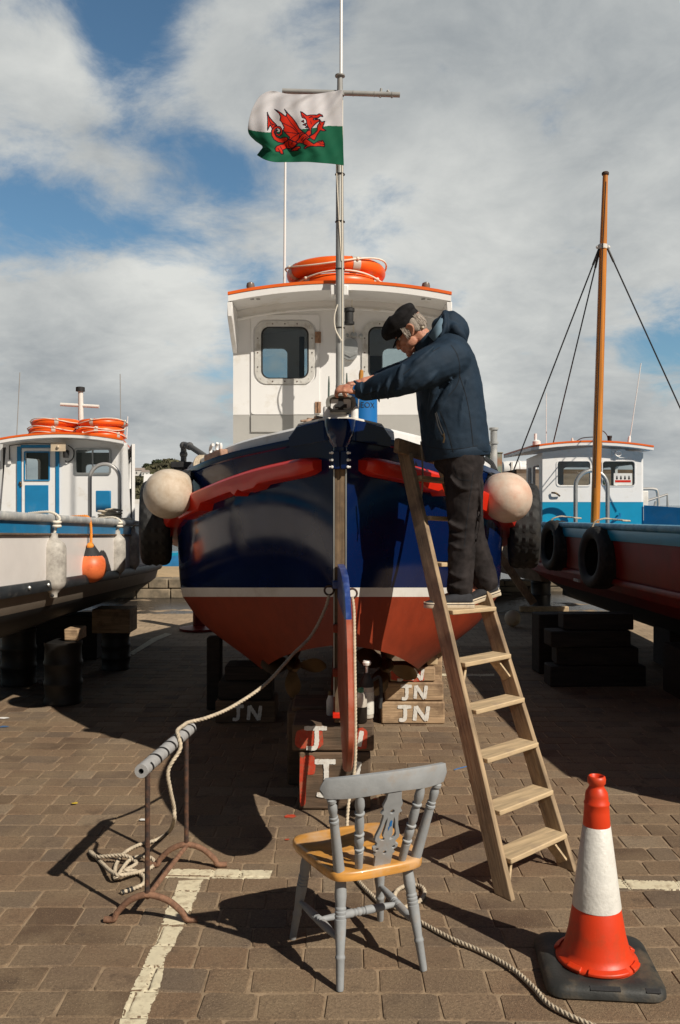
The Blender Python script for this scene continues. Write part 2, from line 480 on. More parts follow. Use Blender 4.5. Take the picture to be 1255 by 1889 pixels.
M['cone_red'] = mat('scuffed_red_cone_plastic', (0.66, 0.042, 0.006), 0.45, var=0.1, scale=5, dirt=(0.36, 0.06, 0.02), dscale=7, damt=0.62, bump=0.05, bscale=60)
M['cone_white'] = mat('scratched_white_sleeve', (0.66, 0.645, 0.60), 0.4, var=0.08, scale=30, dirt=(0.40, 0.36, 0.30), dscale=14, damt=0.68, bump=0.25, bscale=70, speck=(0.1, 0.09, 0.08), speckamt=0.76)
M['cone_base'] = mat('black_recycled_rubber_base', (0.028, 0.029, 0.027), 0.6, var=0.4, scale=10, dirt=(0.11, 0.085, 0.055), dscale=9, damt=0.60, bump=0.15, bscale=90)
M['boat_blue'] = mat('mid_blue_gloss_paint', (0.012, 0.19, 0.40), 0.35, var=0.12, scale=5, dirt=(0.10, 0.24, 0.36), damt=0.68)
M['boat_blue_light'] = mat('turquoise_blue_paint', (0.005, 0.27, 0.46), 0.35, var=0.06)
M['cap_rail_grey'] = mat('worn_grey_rail_paint', (0.36, 0.37, 0.37), 0.6, var=0.15, scale=8, dirt=(0.62, 0.60, 0.55), dscale=10, damt=0.6)
M['pinkish_white'] = mat('warm_white_hull_paint', (0.76, 0.72, 0.69), 0.42, var=0.04, dirt=(0.55, 0.48, 0.42), damt=0.70)
M['bitumen'] = mat('black_rub_band', (0.022, 0.026, 0.03), 0.5, var=0.4, scale=8, dirt=(0.10, 0.095, 0.09), dscale=9, damt=0.64)
M['black_hull'] = mat('black_bottom_paint', (0.010, 0.010, 0.011), 0.6, var=0.3)
M['tan'] = mat('brown_grey_bottom_band', (0.20, 0.165, 0.13), 0.5, var=0.1)
M['dark_red'] = mat('deep_red_hull_paint', (0.17, 0.006, 0.004), 0.45, spec=0.25, var=0.3, scale=4, dirt=(0.16, 0.035, 0.02), damt=0.66)
M['varnish'] = mat('varnished_mast_timber', (0.56, 0.20, 0.028), 0.3, var=0.3, bump=0.05, grain=(0, 0, 1), gscale=(1.5, 45, 45), coat=0.4)
M['wire'] = mat('dark_rigging_wire', (0.02, 0.02, 0.02), 0.5)
M['keg'] = mat('shade_darkened_keg_metal', (0.016, 0.015, 0.0145), 0.5, metal=0.2, var=0.35, scale=8)  # metal darkened to put the shade beneath the boat into its colour
M['glass'] = glass('window_glass', (0.82, 0.86, 0.86))
M['glass_dark'] = glass('tinted_window_glass', (0.78, 0.82, 0.83))
M['poly_blue'] = mat('blue_plastic_drum', (0.012, 0.16, 0.46), 0.4, var=0.06)
M['lamp_glass'] = mat('dull_lamp_glass', (0.16, 0.13, 0.11), 0.3, var=0.2)
# ================================================================== ground, quay, water, hill
def ground_material():
    m = bpy.data.materials.new('yard_ground'); m.use_nodes = True
    N, L = m.node_tree.nodes, m.node_tree.links; b = N['Principled BSDF']
    t = N.new('ShaderNodeTexCoord'); g = N.new('ShaderNodeNewGeometry')
    def noise(s, d=6, r=0.6, v=None):
        n = N.new('ShaderNodeTexNoise'); n.inputs['Scale'].default_value = s; n.inputs['Detail'].default_value = d
        n.inputs['Roughness'].default_value = r; L.new(g.outputs['Position'] if v is None else v, n.inputs['Vector']); return n.outputs['Fac']
    def rg(v, a, bb, c=0.0, d=1.0):
        n = N.new('ShaderNodeMapRange'); n.inputs[1].default_value = a; n.inputs[2].default_value = bb
        n.inputs[3].default_value = c; n.inputs[4].default_value = d; L.new(v, n.inputs[0]); return n.outputs[0]
    def mx(f, A, B):
        n = N.new('ShaderNodeMix'); n.data_type = 'RGBA'; L.new(f, n.inputs[0])
        for k, q in (('A', A), ('B', B)):
            if isinstance(q, tuple): n.inputs[k].default_value = (*q, 1)
            else: L.new(q, n.inputs[k])
        return n.outputs['Result']
    sand = mx(rg(noise(9), 0.35, 0.65), (0.36, 0.26, 0.165), (0.20, 0.14, 0.085))
    far = mx(rg(noise(3), 0.35, 0.65), (0.43, 0.32, 0.21), (0.33, 0.245, 0.16))
    br = N.new('ShaderNodeTexBrick'); br.inputs['Scale'].default_value = 1
    br.inputs['Brick Width'].default_value = 0.2; br.inputs['Row Height'].default_value = 0.165
    br.inputs['Mortar Size'].default_value = 0.006
    br.inputs['Color1'].default_value = (1, 1, 1, 1); br.inputs['Color2'].default_value = (0.75, 0.75, 0.75, 1); br.inputs['Mortar'].default_value = (0.5, 0.5, 0.5, 1)
    L.new(g.outputs['Position'], br.inputs['Vector'])
    mu = N.new('ShaderNodeMix'); mu.data_type = 'RGBA'; mu.blend_type = 'MULTIPLY'; mu.inputs[0].default_value = 1
    L.new(far, mu.inputs['A']); L.new(br.outputs['Color'], mu.inputs['B'])
    s = N.new('ShaderNodeSeparateXYZ'); L.new(g.outputs['Position'], s.inputs[0])
    col = mx(rg(s.outputs['Y'], 10.7, 10.9), sand, mu.outputs['Result'])
    # rain-wet patch on the low ground by the quay wall
    ad = N.new('ShaderNodeMath'); ad.operation = 'ADD'; L.new(rg(s.outputs['Y'], 13.7, 14.7), ad.inputs[0]); 
    nz = N.new('ShaderNodeMath'); nz.operation = 'MULTIPLY'; L.new(rg(noise(1.6), 0.3, 0.7, -0.6, 0.6), nz.inputs[0]); nz.inputs[1].default_value = 1
    L.new(nz.outputs[0], ad.inputs[1])
    wet = rg(ad.outputs[0], 0.5, 0.75)
    col = mx(wet, col, (0.035, 0.030, 0.027))
    L.new(col, b.inputs['Base Color']); L.new(rg(wet, 0, 1, 0.9, 0.22), b.inputs['Roughness'])
    bp = N.new('ShaderNodeBump'); bp.inputs['Strength'].default_value = 0.5; bp.inputs['Distance'].default_value = 0.008
    L.new(noise(70), bp.inputs['Height']); L.new(bp.outputs[0], b.inputs['Normal'])
    return m

def paver_material():
    m = bpy.data.materials.new('block_paving'); m.use_nodes = True
    N, L = m.node_tree.nodes, m.node_tree.links; b = N['Principled BSDF']
    g = N.new('ShaderNodeNewGeometry'); at = N.new('ShaderNodeAttribute'); at.attribute_name = 'tone'
    def noise(s, d=6, r=0.6):
        n = N.new('ShaderNodeTexNoise'); n.inputs['Scale'].default_value = s; n.inputs['Detail'].default_value = d
        n.inputs['Roughness'].default_value = r; L.new(g.outputs['Position'], n.inputs['Vector']); return n.outputs['Fac']
    def rg(v, a, bb, c=0.0, d=1.0):
        n = N.new('ShaderNodeMapRange'); n.inputs[1].default_value = a; n.inputs[2].default_value = bb
        n.inputs[3].default_value = c; n.inputs[4].default_value = d; L.new(v, n.inputs[0]); return n.outputs[0]
    def mx(f, A, B):
        n = N.new('ShaderNodeMix'); n.data_type = 'RGBA'; L.new(f, n.inputs[0])
        for k, q in (('A', A), ('B', B)):
            if isinstance(q, tuple): n.inputs[k].default_value = (*q, 1)
            else: L.new(q, n.inputs[k])
        return n.outputs['Result']
    cr = N.new('ShaderNodeValToRGB'); e = cr.color_ramp.elements
    e[0].position = 0.0; e[0].color = (0.128, 0.081, 0.050, 1)
    e[1].position = 1.0; e[1].color = (0.285, 0.215, 0.145, 1)
    k = e.new(0.5); k.color = (0.205, 0.135, 0.083, 1)
    k = e.new(0.27); k.color = (0.175, 0.132, 0.095, 1)
    k = e.new(0.75); k.color = (0.235, 0.150, 0.090, 1)
    L.new(at.outputs['Fac'], cr.inputs[0])
    col = mx(rg(noise(2.2, 8), 0.40, 0.66), cr.outputs[0], (0.262, 0.188, 0.116))
    col = mx(rg(noise(5.5, 8, 0.7), 0.56, 0.72), col, (0.085, 0.058, 0.040))
    col = mx(rg(noise(75, 5, 0.75), 0.42, 0.66, 0, 0.6), col, (0.085, 0.058, 0.040))
    col = mx(rg(noise(190, 3, 0.6), 0.60, 0.68, 0, 0.7), col, (0.44, 0.33, 0.22))
    L.new(col, b.inputs['Base Color']); b.inputs['Roughness'].default_value = 0.85
    b.inputs['Specular IOR Level'].default_value = 0.3
    bp = N.new('ShaderNodeBump'); bp.inputs['Strength'].default_value = 0.9; bp.inputs['Distance'].default_value = 0.006
    L.new(noise(110, 6, 0.75), bp.inputs['Height']); L.new(bp.outputs[0], b.inputs['Normal'])
    return m

gm = MB()
gm.add([(-400, -60, -0.0045), (400, -60, -0.0045), (400, 24.0, -0.0045), (-400, 24.0, -0.0045)], [(0, 1, 2, 3)])
o = gm.build('yard_ground', ground_material()); tag(o, kind='structure')
wat = MB(); wat.add([(-5000, 24.0, -0.9), (5000, 24.0, -0.9), (5000, 8000, -0.9), (-5000, 8000, -0.9)], [(0, 1, 2, 3)])
o = wat.build('harbour_water', mat('sea_water', (0.05, 0.08, 0.10), 0.15, bump=0.3, bscale=1.5)); tag(o, kind='structure')

# block paving: courses of tumbled setts of three lengths, one sheet
pv, pf, tone, SETTS = [], [], [], []
def sett(x0, x1, y0, y1):
    g_ = random.uniform(0.0022, 0.0045)
    x0 += g_; x1 -= g_; y0 += g_; y1 -= g_
    j = lambda: random.uniform(-0.0038, 0.0038)
    c = random.uniform(0.006, 0.013)
    out = [(x0+c, y0), (x1-c, y0), (x1, y0+c), (x1, y1-c), (x1-c, y1), (x0+c, y1), (x0, y1-c), (x0, y0+c)]
    wv = lambda x, y: (x + .006*math.sin(2.3*y + .7*x), y + .010*math.sin(1.9*x + 1.1*y) + .006*math.sin(4.7*x))
    out = [wv(x + j(), y + j()) for x, y in out]
    cx, cy = wv((x0+x1)/2, (y0+y1)/2)
    zt = random.uniform(-0.0012, 0.0012); sx = random.uniform(-0.006, 0.006); sy = random.uniform(-0.006, 0.006)
    SETTS.append((x0, x1, y0, y1, zt, sx, sy, cx, cy))
    b = len(pv)
    for x, y in out:
        dx, dy = x - cx, y - cy
        k = 0.0035
        pv.append((x - math.copysign(k, dx), y - math.copysign(k, dy), zt + sx*dx + sy*dy))
    for x, y in out: pv.append((x, y, zt - 0.0045 + sx*(x-cx) + sy*(y-cy)))
    for x, y in out: pv.append((x, y, -0.02))
    pf.append(tuple(range(b, b+8)))
    for i in range(8):
        q = (i+1) % 8
        pf.append((b+i+8, b+q+8, b+q, b+i)); pf.append((b+i+16, b+q+16, b+q+8, b+i+8))
    tone.extend([min(1, max(0, random.gauss(0.5, 0.30)))] * 24)
y = 2.3; row = 0
while y < 10.7:
    rh = 0.163
    half = y * 0.40 + 0.5
    x = -half - random.uniform(0, 0.2)
    while x < half:
        w = random.choice((0.13, 0.165, 0.20, 0.215, 0.235, 0.245))
        sett(x, x + w, y, y + rh); x += w
    y += rh; row += 1
pm = MB(); pm.v = pv; pm.f = pf; pm.m = [0]*len(pf)
o = pm.build('block_paving', paver_material(), angle=20, fixn=False, origin=(0, 0, 0)); tag(o, kind='structure')
a = o.data.attributes.new('tone', 'FLOAT', 'POINT'); a.data.foreach_set('value', np.array(tone, dtype=np.float32))

# painted bay markings, worn along the block edges
paint_m = mat('worn_cream_road_paint', (0.66, 0.59, 0.42), 0.8, var=0.12, scale=20, dirt=(0.30, 0.22, 0.14), dscale=22, damt=0.62, bump=0.12, bscale=160)
def ground_z(x, y):
    """top of the sett under a point, or the sunken joint between two"""
    u, v = x - .006*math.sin(2.3*y + .7*x), y - .010*math.sin(1.9*x + 1.1*y) - .006*math.sin(4.7*x)
    for x0, x1, y0, y1, zt, sx, sy, cx, cy in SROW.get(int((v - 2.3)/.163), ()):
        if x0 + .003 < u < x1 - .003 and y0 + .003 < v < y1 - .003: return zt + sx*(x-cx) + sy*(y-cy) + .0012
    return -.0030
SROW = {}
for st_ in SETTS: SROW.setdefault(int(((st_[2]+st_[3])/2 - 2.3)/.163), []).append(st_)
def painted(pts_l, pts_r, name='painted_line', n=26):
    A, B = resample([Vector((*p, 0)) for p in pts_l], 0.007), resample([Vector((*p, 0)) for p in pts_r], 0.007)
    k = max(len(A), len(B)); mb = MB()
    A = [A[int(i*(len(A)-1)/(k-1))] for i in range(k)]; B = [B[int(i*(len(B)-1)/(k-1))] for i in range(k)]
    wdt = max((a - b).length for a, b in zip(A, B)); mcol = max(3, int(wdt/.007))
    ja = jb = 0
    for i, (p, q) in enumerate(zip(A, B)):
        ja = ja*0.86 + random.uniform(-0.0025, 0.0025); jb = jb*0.86 + random.uniform(-0.0025, 0.0025)
        d = (q - p).normalized()
        for c in range(mcol + 1):
            v = (p + d*ja).lerp(q + d*jb, c/mcol); mb.v.append((v.x, v.y, ground_z(v.x, v.y) if v.y < 10.6 else .002))
    w = mcol + 1
    for i in range(k-1):
        for c in range(mcol):
            f = (i*w+c, i*w+c+1, (i+1)*w+c+1, (i+1)*w+c)
            low_ = sum(mb.v[t][2] < -.002 for t in f)
            if low_ and random.random() < .10: continue
            if c in (0, mcol-1) and random.random() < .10: continue
            mb.f.append(f); mb.m.append(0)
    o = mb.build(name, paint_m, angle=180, fixn=False); tag(o, kind='structure')
def gxy(px, py):
    v = G(px, py); return (v.x, v.y)
painted([gxy(*p) for p in ((212, 1915), (232, 1855), (258, 1790), (288, 1735), (303, 1690), (330, 1625))],
        [gxy(*p) for p in ((262, 1915), (285, 1845), (302, 1805), (302, 1775), (336, 1720), (352, 1680), (374, 1622))])
painted([gxy(*p) for p in ((300, 1604), (330, 1603), (420, 1604), (503, 1606))], [gxy(*p) for p in ((300, 1620), (340, 1620), (420, 1622), (497, 1622))])
painted([gxy(*p) for p in ((1110, 1621), (1180, 1624), (1300, 1627))], [gxy(*p) for p in ((1110, 1638), (1190, 1640), (1300, 1643))])
painted([gxy(*p) for p in ((238, 1205), (280, 1178), (305, 1168))], [gxy(*p) for p in ((246, 1208), (290, 1182), (318, 1170))])
painted([gxy(*p) for p in ((812, 1243), (870, 1243), (912, 1243))], [gxy(*p) for p in ((812, 1247), (870, 1247), (912, 1247))])
# splash of red paint and paper scraps dropped on the paving
def splash(px, py, r, m, label, cat, z=0.0045):
    c = G(px, py); mb = MB(); n = 14
    vs = [(c.x, c.y, z)] + [(c.x + math.cos(2*math.pi*i/n)*r*random.uniform(0.7, 1.15), c.y + math.sin(2*math.pi*i/n)*r*random.uniform(0.6, 1.0), z) for i in range(n)]
    mb.add(vs, [(0, i+1, (i+1) % n + 1) for i in range(n)])
    return mb.build('paint_splash', m, angle=180)
for px, py, r in ((536, 1507), (692, 1475), (530, 1549)) and ((536, 1507, 0.035), (692, 1475, 0.012), (530, 1550, 0.012)):
    tag(splash(px, py, r, M['red_letter'], '', ''), kind='structure')

# ---------------------------------------------------------------- quay behind the yard
stone = mat('rough_quay_stone', (0.24, 0.19, 0.13), 0.9, var=0.3, scale=5, bump=0.6, bscale=25, dirt=(0.10, 0.085, 0.06), dscale=4, damt=0.55)
def stone_wall(name, x0, x1, Y, h, label):
    mb = MB(); rows = 2; z = -0.02; hh = (h + 0.02) / rows
    for r_ in range(rows):
        x = x0 - random.uniform(0, 0.3)
        while x < x1:
            w = random.uniform(0.35, 0.75)
            mb.box((x + w/2, Y + 0.25 + random.uniform(-0.02, 0.02), z + hh/2), (w - 0.015, 0.5, hh - 0.012)); x += w
        z += hh
    mb.box(((x0+x1)/2, Y + 0.32, h/2 - 0.03), (x1 - x0, 0.4, h - 0.06))
    o = mb.build(name, stone, bevel=0.02); tag(o, label, 'wall'); return o
stone_wall('quay_wall', -7.5, -2.0, 16.4, 0.36, 'low quay wall of rough tan stone blocks between the left boat and the navy boat')
stone_wall('quay_wall', 2.2, 9.0, 17.6, 0.22, 'low sunlit stone quay edge beyond the ladder under the dark red boat')
tm = MB(); tm.box((-4.8, 19.0, 0.33), (6.0, 4.2, 0.05)); 
o = tm.build('quay_terrace', mat('dry_sandy_quay', (0.40, 0.29, 0.165), 0.9, var=0.15, bump=0.3)); tag(o, kind='structure')

# ---------------------------------------------------------------- hill across the harbour
def hill(name, cx, cy, wx, wy, hgt, m):
    n = 46; mb = MB(); vs = []
    for j in range(n):
        for i in range(n):
            u, v = i/(n-1)*2-1, j/(n-1)*2-1
            r = max(0, 1 - (u*u + v*v))
            z = hgt * r * (0.8 + 0.22*math.sin(5*u+1) + 0.12*math.sin(11*u + 3*v))
            vs.append((cx + u*wx, cy + v*wy, z - 1))
    mb.add(vs, [(j*n+i, j*n+i+1, (j+1)*n+i+1, (j+1)*n+i) for j in range(n-1) for i in range(n-1)])
    o = mb.build(name, m, angle=180); tag(o, kind='structure'); return o
hm = mat('scrubby_hillside', (0.125, 0.115, 0.07), 0.95, var=0.45, scale=0.12, dirt=(0.05, 0.06, 0.028), dscale=0.2, damt=0.5, bump=0.3, bscale=1)
hill('hill', -72, 330, 62, 60, 17.0, hm)
hill('hill', 160, 900, 190, 60, 7.0, hm)
leafm = mat('dark_far_foliage', (0.040, 0.052, 0.022), 0.9, var=0.6, scale=0.4)
leafm2 = mat('olive_far_foliage', (0.11, 0.115, 0.045), 0.9, var=0.5, scale=0.4)
def crown(cx, cy, cz, rx, rz, n, leaf, parent, name, m, rnd):
    mb = MB()
    for _ in range(n):
        while True:
            p = Vector((rnd.uniform(-1, 1), rnd.uniform(-1, 1), rnd.uniform(-1, 1)))
            if p.length < 1: break
        c = Vector((cx + p.x*rx, cy + p.y*rx, cz + p.z*rz))
        M_ = Euler((rnd.uniform(0, 6), rnd.uniform(0, 6), rnd.uniform(0, 6))).to_matrix()
        q = leaf*rnd.uniform(0.6, 1.4)
        mb.add([c + M_ @ Vector(v) for v in ((-q, -q*0.6, 0), (q, -q*0.6, q*0.2), (q*0.8, q*0.6, 0), (-q*0.8, q*0.7, -q*0.2))], [(0, 1, 2, 3)])
    return mb.build(name, m, parent, angle=180, fixn=False)
rnd = random.Random(3)
def far_tree(px, py_top, py_base, width_px, Y, m, label):
    b = W(px, py_base, Y); t = W(px, py_top, Y); hgt = t.z - b.z; rx = width_px/2/FPX*Y
    r_ = thing('tree', b, label, 'tree', 'trees on the far hillside')
    tr = MB(); tr.tube([b, b + Vector((0.3, 0, hgt*0.4)), b + Vector((0.1, 0, hgt*0.7))], [rx*0.10, rx*0.07, rx*0.04], 8)
    tr.build('trunk', M['wood_dark'], r_)
    crown(b.x, b.y, b.z + hgt*0.66, rx, hgt*0.36, 420, rx*0.13, r_, 'crown', m, rnd)
far_tree(292, 848, 872, 26, 320, leafm, 'dark round pine topping the far hill above the left white fender')
far_tree(272, 855, 876, 20, 318, leafm, 'smaller dark tree left of the round pine on the far hill')
far_tree(279, 872, 892, 22, 300, leafm2, 'light green bush below the pines on the far hillside')
far_tree(5, 850, 880, 16, 310, leafm, 'dark tree on the far hill at the left edge behind the blue and white boat')
mb = MB()
for _ in range(15000):
    u = rnd.uniform(-1, 1); v = rnd.uniform(-0.9, 0)
    r_ = 1 - u*u - v*v
    if r_ <= 0: continue
    z = 17*r_*(0.8 + 0.22*math.sin(5*u+1) + 0.12*math.sin(11*u+3*v)) - 1
    M_ = Euler((rnd.uniform(0, 6), rnd.uniform(0, 6), rnd.uniform(0, 6))).to_matrix(); q_ = rnd.uniform(0.25, 0.8)
    c_ = Vector((-72 + u*62, 330 + v*60, z + rnd.uniform(0, 1.2)))
    mb.add([c_ + M_ @ Vector(p_)*q_ for p_ in ((-1, -.6, 0), (1, -.6, .2), (.8, .6, 0), (-.8, .7, -.2))], [(0, 1, 2, 3)])
o = mb.build('hillside_scrub', mat('hillside_scrub', (0.085, 0.08, 0.042), 0.95, var=0.7, scale=0.15), angle=180); tag(o, kind='stuff')
def far_house(px, py, w, h, Y, label):
    c = W(px, py, Y); r_ = thing('house', c - Vector((0, 0, h)), label, 'house')
    b = MB(); b.box(c - Vector((0, 0, h/2)), (w, w*0.7, h)); b.build('wall', M['white_dirty'], r_)
    t = MB(); t.add([c + Vector(v) for v in ((-w*.55, -w*.4, 0), (w*.55, -w*.4, 0), (w*.55, w*.4, 0), (-w*.55, w*.4, 0), (-w*.5, 0, h*.5), (w*.5, 0, h*.5))],
                    [(0, 1, 5, 4), (2, 3, 4, 5), (0, 4, 3), (1, 2, 5), (3, 2, 1, 0)]); t.build('roof', mat('far_roof', (0.30, 0.25, 0.22)), r_)
    for k in (-0.25, 0.25):
        q = MB(); q.box(c + Vector((w*k, -w*0.351, -h*0.45)), (w*0.16, 0.06, h*0.4)); q.build('window', M['dark_lining'], r_)
far_house(258, 868, 3.2, 1.8, 290, 'small pale house with grey roof on the far hillside among scrub')
far_house(269, 871, 2.4, 1.3, 288, 'lower white bungalow beside the pale house on the far hillside')
# ================================================================== the navy boat, stern towards us
Y0 = 5.02
D_B = ([0, .1, .25, .5, .9, 1.3, 1.8, 2.4, 3.2, 4, 5, 6, 6.7, 7.2], [.045, .135, .26, .475, .80, 1.05, 1.27, 1.41, 1.50, 1.42, 1.12, .66, .30, .04])
D_W = ([0, .1, .25, .5, .9, 1.3, 1.8, 2.4, 3.2, 4, 5, 6, 6.7, 7.2], [.040, .09, .165, .32, .62, .91, 1.195, 1.365, 1.44, 1.30, .92, .46, .18, .03])
D_S = ([0, .75, 1.5, 2.4, 4, 5.5, 7.2], [2.17, 2.10, 2.01, 1.965, 1.95, 2.0, 2.15])
D_T = ([0, .4, .8, 1.2, 1.6, 2.0, 2.5, 3, 4, 5.5, 6.5, 7.2], [.94, .88, .82, .76, .71, .67, .62, .56, .50, .50, .6, .9])
D_HB = ([0, .4, .8, 1.2, 1.6, 2.0, 2.5, 4, 5.5, 6.5, 7.2], [.94, .85, .74, .61, .50, .46, .45, .44, .46, .58, .9])
D_XB = ([0, .4, .8, 1.2, 1.6, 2.0, 3, 4, 5.5, 7.2], [.040, .20, .37, .51, .60, .63, .64, .52, .25, .03])
D_X4 = ([0, .4, .8, 1.2, 1.6, 2.0, 2.5, 3.2, 4, 5, 6, 7.2], [.042, .22, .455, .715, .925, 1.05, 1.135, 1.155, 1.01, .68, .31, .03])
D_H4 = ([0, .4, .8, 1.2, 1.6, 2.0, 2.5, 4, 6, 7.2], [1.05, .99, .915, .848, .785, .74, .695, .62, .655, .95])
def stripe_h(Y): return 1.75 - .1056*Y, 1.75 - .0950*Y
def section(d):
    """half section from the keel side up to the sheer: list of (x, z), material per strip"""
    Y = Y0 + d
    s0, s1 = stripe_h(Y)
    B, Wd, S = cub(*D_B, d), cub(*D_W, d), cub(*D_S, d)
    ht, hb, xb, x4, h4 = cub(*D_T, d), cub(*D_HB, d), cub(*D_XB, d), cub(*D_X4, d), cub(*D_H4, d)
    h4 = min(h4, s0 - 0.06); s0, s1 = max(s0, hb + .1), max(s1, hb + .16)
    kx = 0.035
    p = [Vector((kx, ht - 0.02, 0)), Vector((kx + (xb-kx)*.18, ht, 0)), Vector((kx + (xb-kx)*.5, ht + .012, 0)), Vector((kx + (xb-kx)*.80, ht - (ht-hb)*.16, 0)),
         Vector((kx + (xb-kx)*.94, ht - (ht-hb)*.5, 0)), Vector((xb, hb, 0))]
    low = spline(p, 3)
    up = spline([Vector((xb, hb, 0)), Vector((x4, h4, 0)), Vector((Wd*.985, s0, 0))], 6)
    def side(z):
        t = (z - s1) / (S - s1); return Wd + (B - Wd) * (t ** 0.72)
    top = [Vector((Wd, s1, 0))] + [Vector((side(s1 + (S-s1)*t), s1 + (S-s1)*t, 0)) for t in (.12, .25, .4, .55, .7, .85, 1.0)]
    pts = low + up[1:] + top
    nlow, nup = len(low), len(up) - 1
    ms = [2]*(nlow - 1) + [2]*nup + [1] + [0]*7
    return [(v.x, v.y) for v in pts], ms
def hull_x(d, z):
    """half-breadth of the topside at height z"""
    s, _ = section(d)
    s = s[-8:]
    for (x0, z0), (x1, z1) in zip(s, s[1:]):
        if z0 <= z <= z1: return x0 + (x1-x0)*(z-z0)/(z1-z0)
    return s[-1][0] if z > s[-1][1] else s[0][0]
def hull_pt(side, d, z, out=0.0):
    x = hull_x(d, z); e = 0.05
    dx = (hull_x(d+e, z) - hull_x(max(0, d-e), z)) / (e + min(d, e))
    nx, ny = 1.0, -dx; l = math.hypot(nx, ny)
    return Vector((side*(x + out*nx/l), Y0 + d + out*ny/l, z))

boat = thing('fishing_boat', (0, 9.5, 0.3), 'navy blue fishing boat with white wheelhouse, propped stern-on in the middle of the yard', 'boat')
DS = [0, .03, .07, .12, .18, .25, .33, .42, .52, .64, .77, .9, 1.04, 1.18, 1.32, 1.46, 1.6, 1.75, 1.9, 2.05, 2.2, 2.4, 2.6, 2.85, 3.15, 3.5, 4, 4.5, 5, 5.5, 6, 6.4, 6.8, 7.2]
hb = MB()
for side in (1, -1):
    rings = []; ms = None
    for d in DS:
        s, ms = section(d); rings.append([Vector((side*x, Y0 + d, z)) for x, z in s])
    hb.loft(rings, closed=False, m=ms)
s0_, ms0 = section(0)
n0 = len(s0_)
hb.add([Vector((x, Y0, z)) for x, z in s0_] + [Vector((-x, Y0, z)) for x, z in s0_], [(i, i+1, n0+i+1, n0+i) for i in range(n0-1)], ms0)
hull = hb.build('hull', [M['navy'], M['stripe'], M['antifoul']], boat, angle=38)
# bulwark inside and deck
dk = MB()
L_, R_ = [], []
rings = []
for d in DS:
    z = cub(*D_S, d); b = max(0.02, cub(*D_B, d) - 0.05)
    rings.append([Vector((k*b, Y0 + d + 0.03, z - 0.07)) for k in (-1, -.6, -.2, .2, .6, 1)])
dk.loft(rings, closed=False)
dk.build('deck', M['white_dirty'], boat)
for side in (1, -1):
    q = MB(); P = []
    for d in DS[1:]: P.append((d, cub(*D_S, d), cub(*D_B, d)))
    rr = [[Vector((side*(b + a), Y0 + d, z + c)) for a, c in ((0.003, -0.03), (0.006, 0.0), (0.003, 0.012), (-0.05, 0.012), (-0.055, -0.08))] for d, z, b in P]
    q.loft(rr, closed=True, cap=True); q.build('gunwale', M['navy'], boat)
    w = MB(); rr = []
    for d, z, b in P:
        if 0.3 < d < 3.4: rr.append([Vector((side*(b + a), Y0 + d, z + c)) for a, c in ((-0.09, -0.02), (-0.10, 0.085), (-0.13, 0.105), (-0.2, 0.10), (-0.2, -0.05))])
    w.loft(rr, closed=True, cap=True); w.build('coaming', M['white'], boat)
# keel
k = MB(); k.box((0, 7.0, 0.66), (0.075, 3.9, 0.33)); k.box((0, 7.6, 0.50), (0.12, 4.0, 0.05))
k.box((0, 5.25, 0.72), (0.072, 0.5, 0.45)); k.build('keel', M['antifoul'], boat, bevel=0.01)
# stern post: worn timber between two bright metal strips
sp = MB(); sp.box((0, 4.985, 1.285), (0.062, 0.08, 1.55)); post = sp.build('stern_post', M['post_wood'], boat, bevel=0.004)
for sx in (-1, 1):
    q = MB(); q.box((sx*0.0345, 4.975, 1.36), (0.007, 0.070, 1.40)); q.build('metal_strip', M['alu'], post)
q = MB(); q.box((-0.012, 4.962, 0.555), (0.06, 0.09, 0.03)); q.build('heel_strap', M['red_gloss'], post, bevel=0.004)
# hinge plates with bolts at the head of the post
gp = MB(); gp.box((-0.022, 4.925, 2.006), (0.040, 0.05, 0.105)); gp.box((0.0215, 4.925, 2.006), (0.040, 0.05, 0.105))
plate = gp.build('hinge_plate', M['navy'], boat, bevel=0.006)
for sx in (-1, 1):
    for z in (1.966, 2.006, 2.046):
        b = MB(); b.lathe([(0.009, 0), (0.009, 0.008), (0.005, 0.012)], (sx*0.0445, 4.90, z), (0, -1, 0), 6); b.lathe([(0.006, 0), (0.006, 0.018)], (sx*0.043, 4.91, z), (sx, 0, 0), 6)
        b.build('bolt', M['white'], plate)
# rounded blue stern head that runs down into the post
rings = []
for z, hw, yf in ((2.245, .095, 4.935), (2.21, .093, 4.930), (2.16, .082, 4.930), (2.11, .060, 4.938), (2.085, .046, 4.945), (2.065, .042, 4.95)):
    rings.append([Vector((hw*math.cos(a), 5.05 - (5.05-yf)*math.sin(a), z)) for a in [R(t) for t in range(0, 181, 15)]])
q = MB(); q.loft(rings, closed=True, cap=True); q.build('stern_head', M['navy'], boat, angle=60)
q = MB(); q.lathe([(0.040, 0), (0.040, 0.02), (0.034, 0.024)], (0, 4.985, 2.06), n=20); q.build('head_collar', M['navy'], boat)
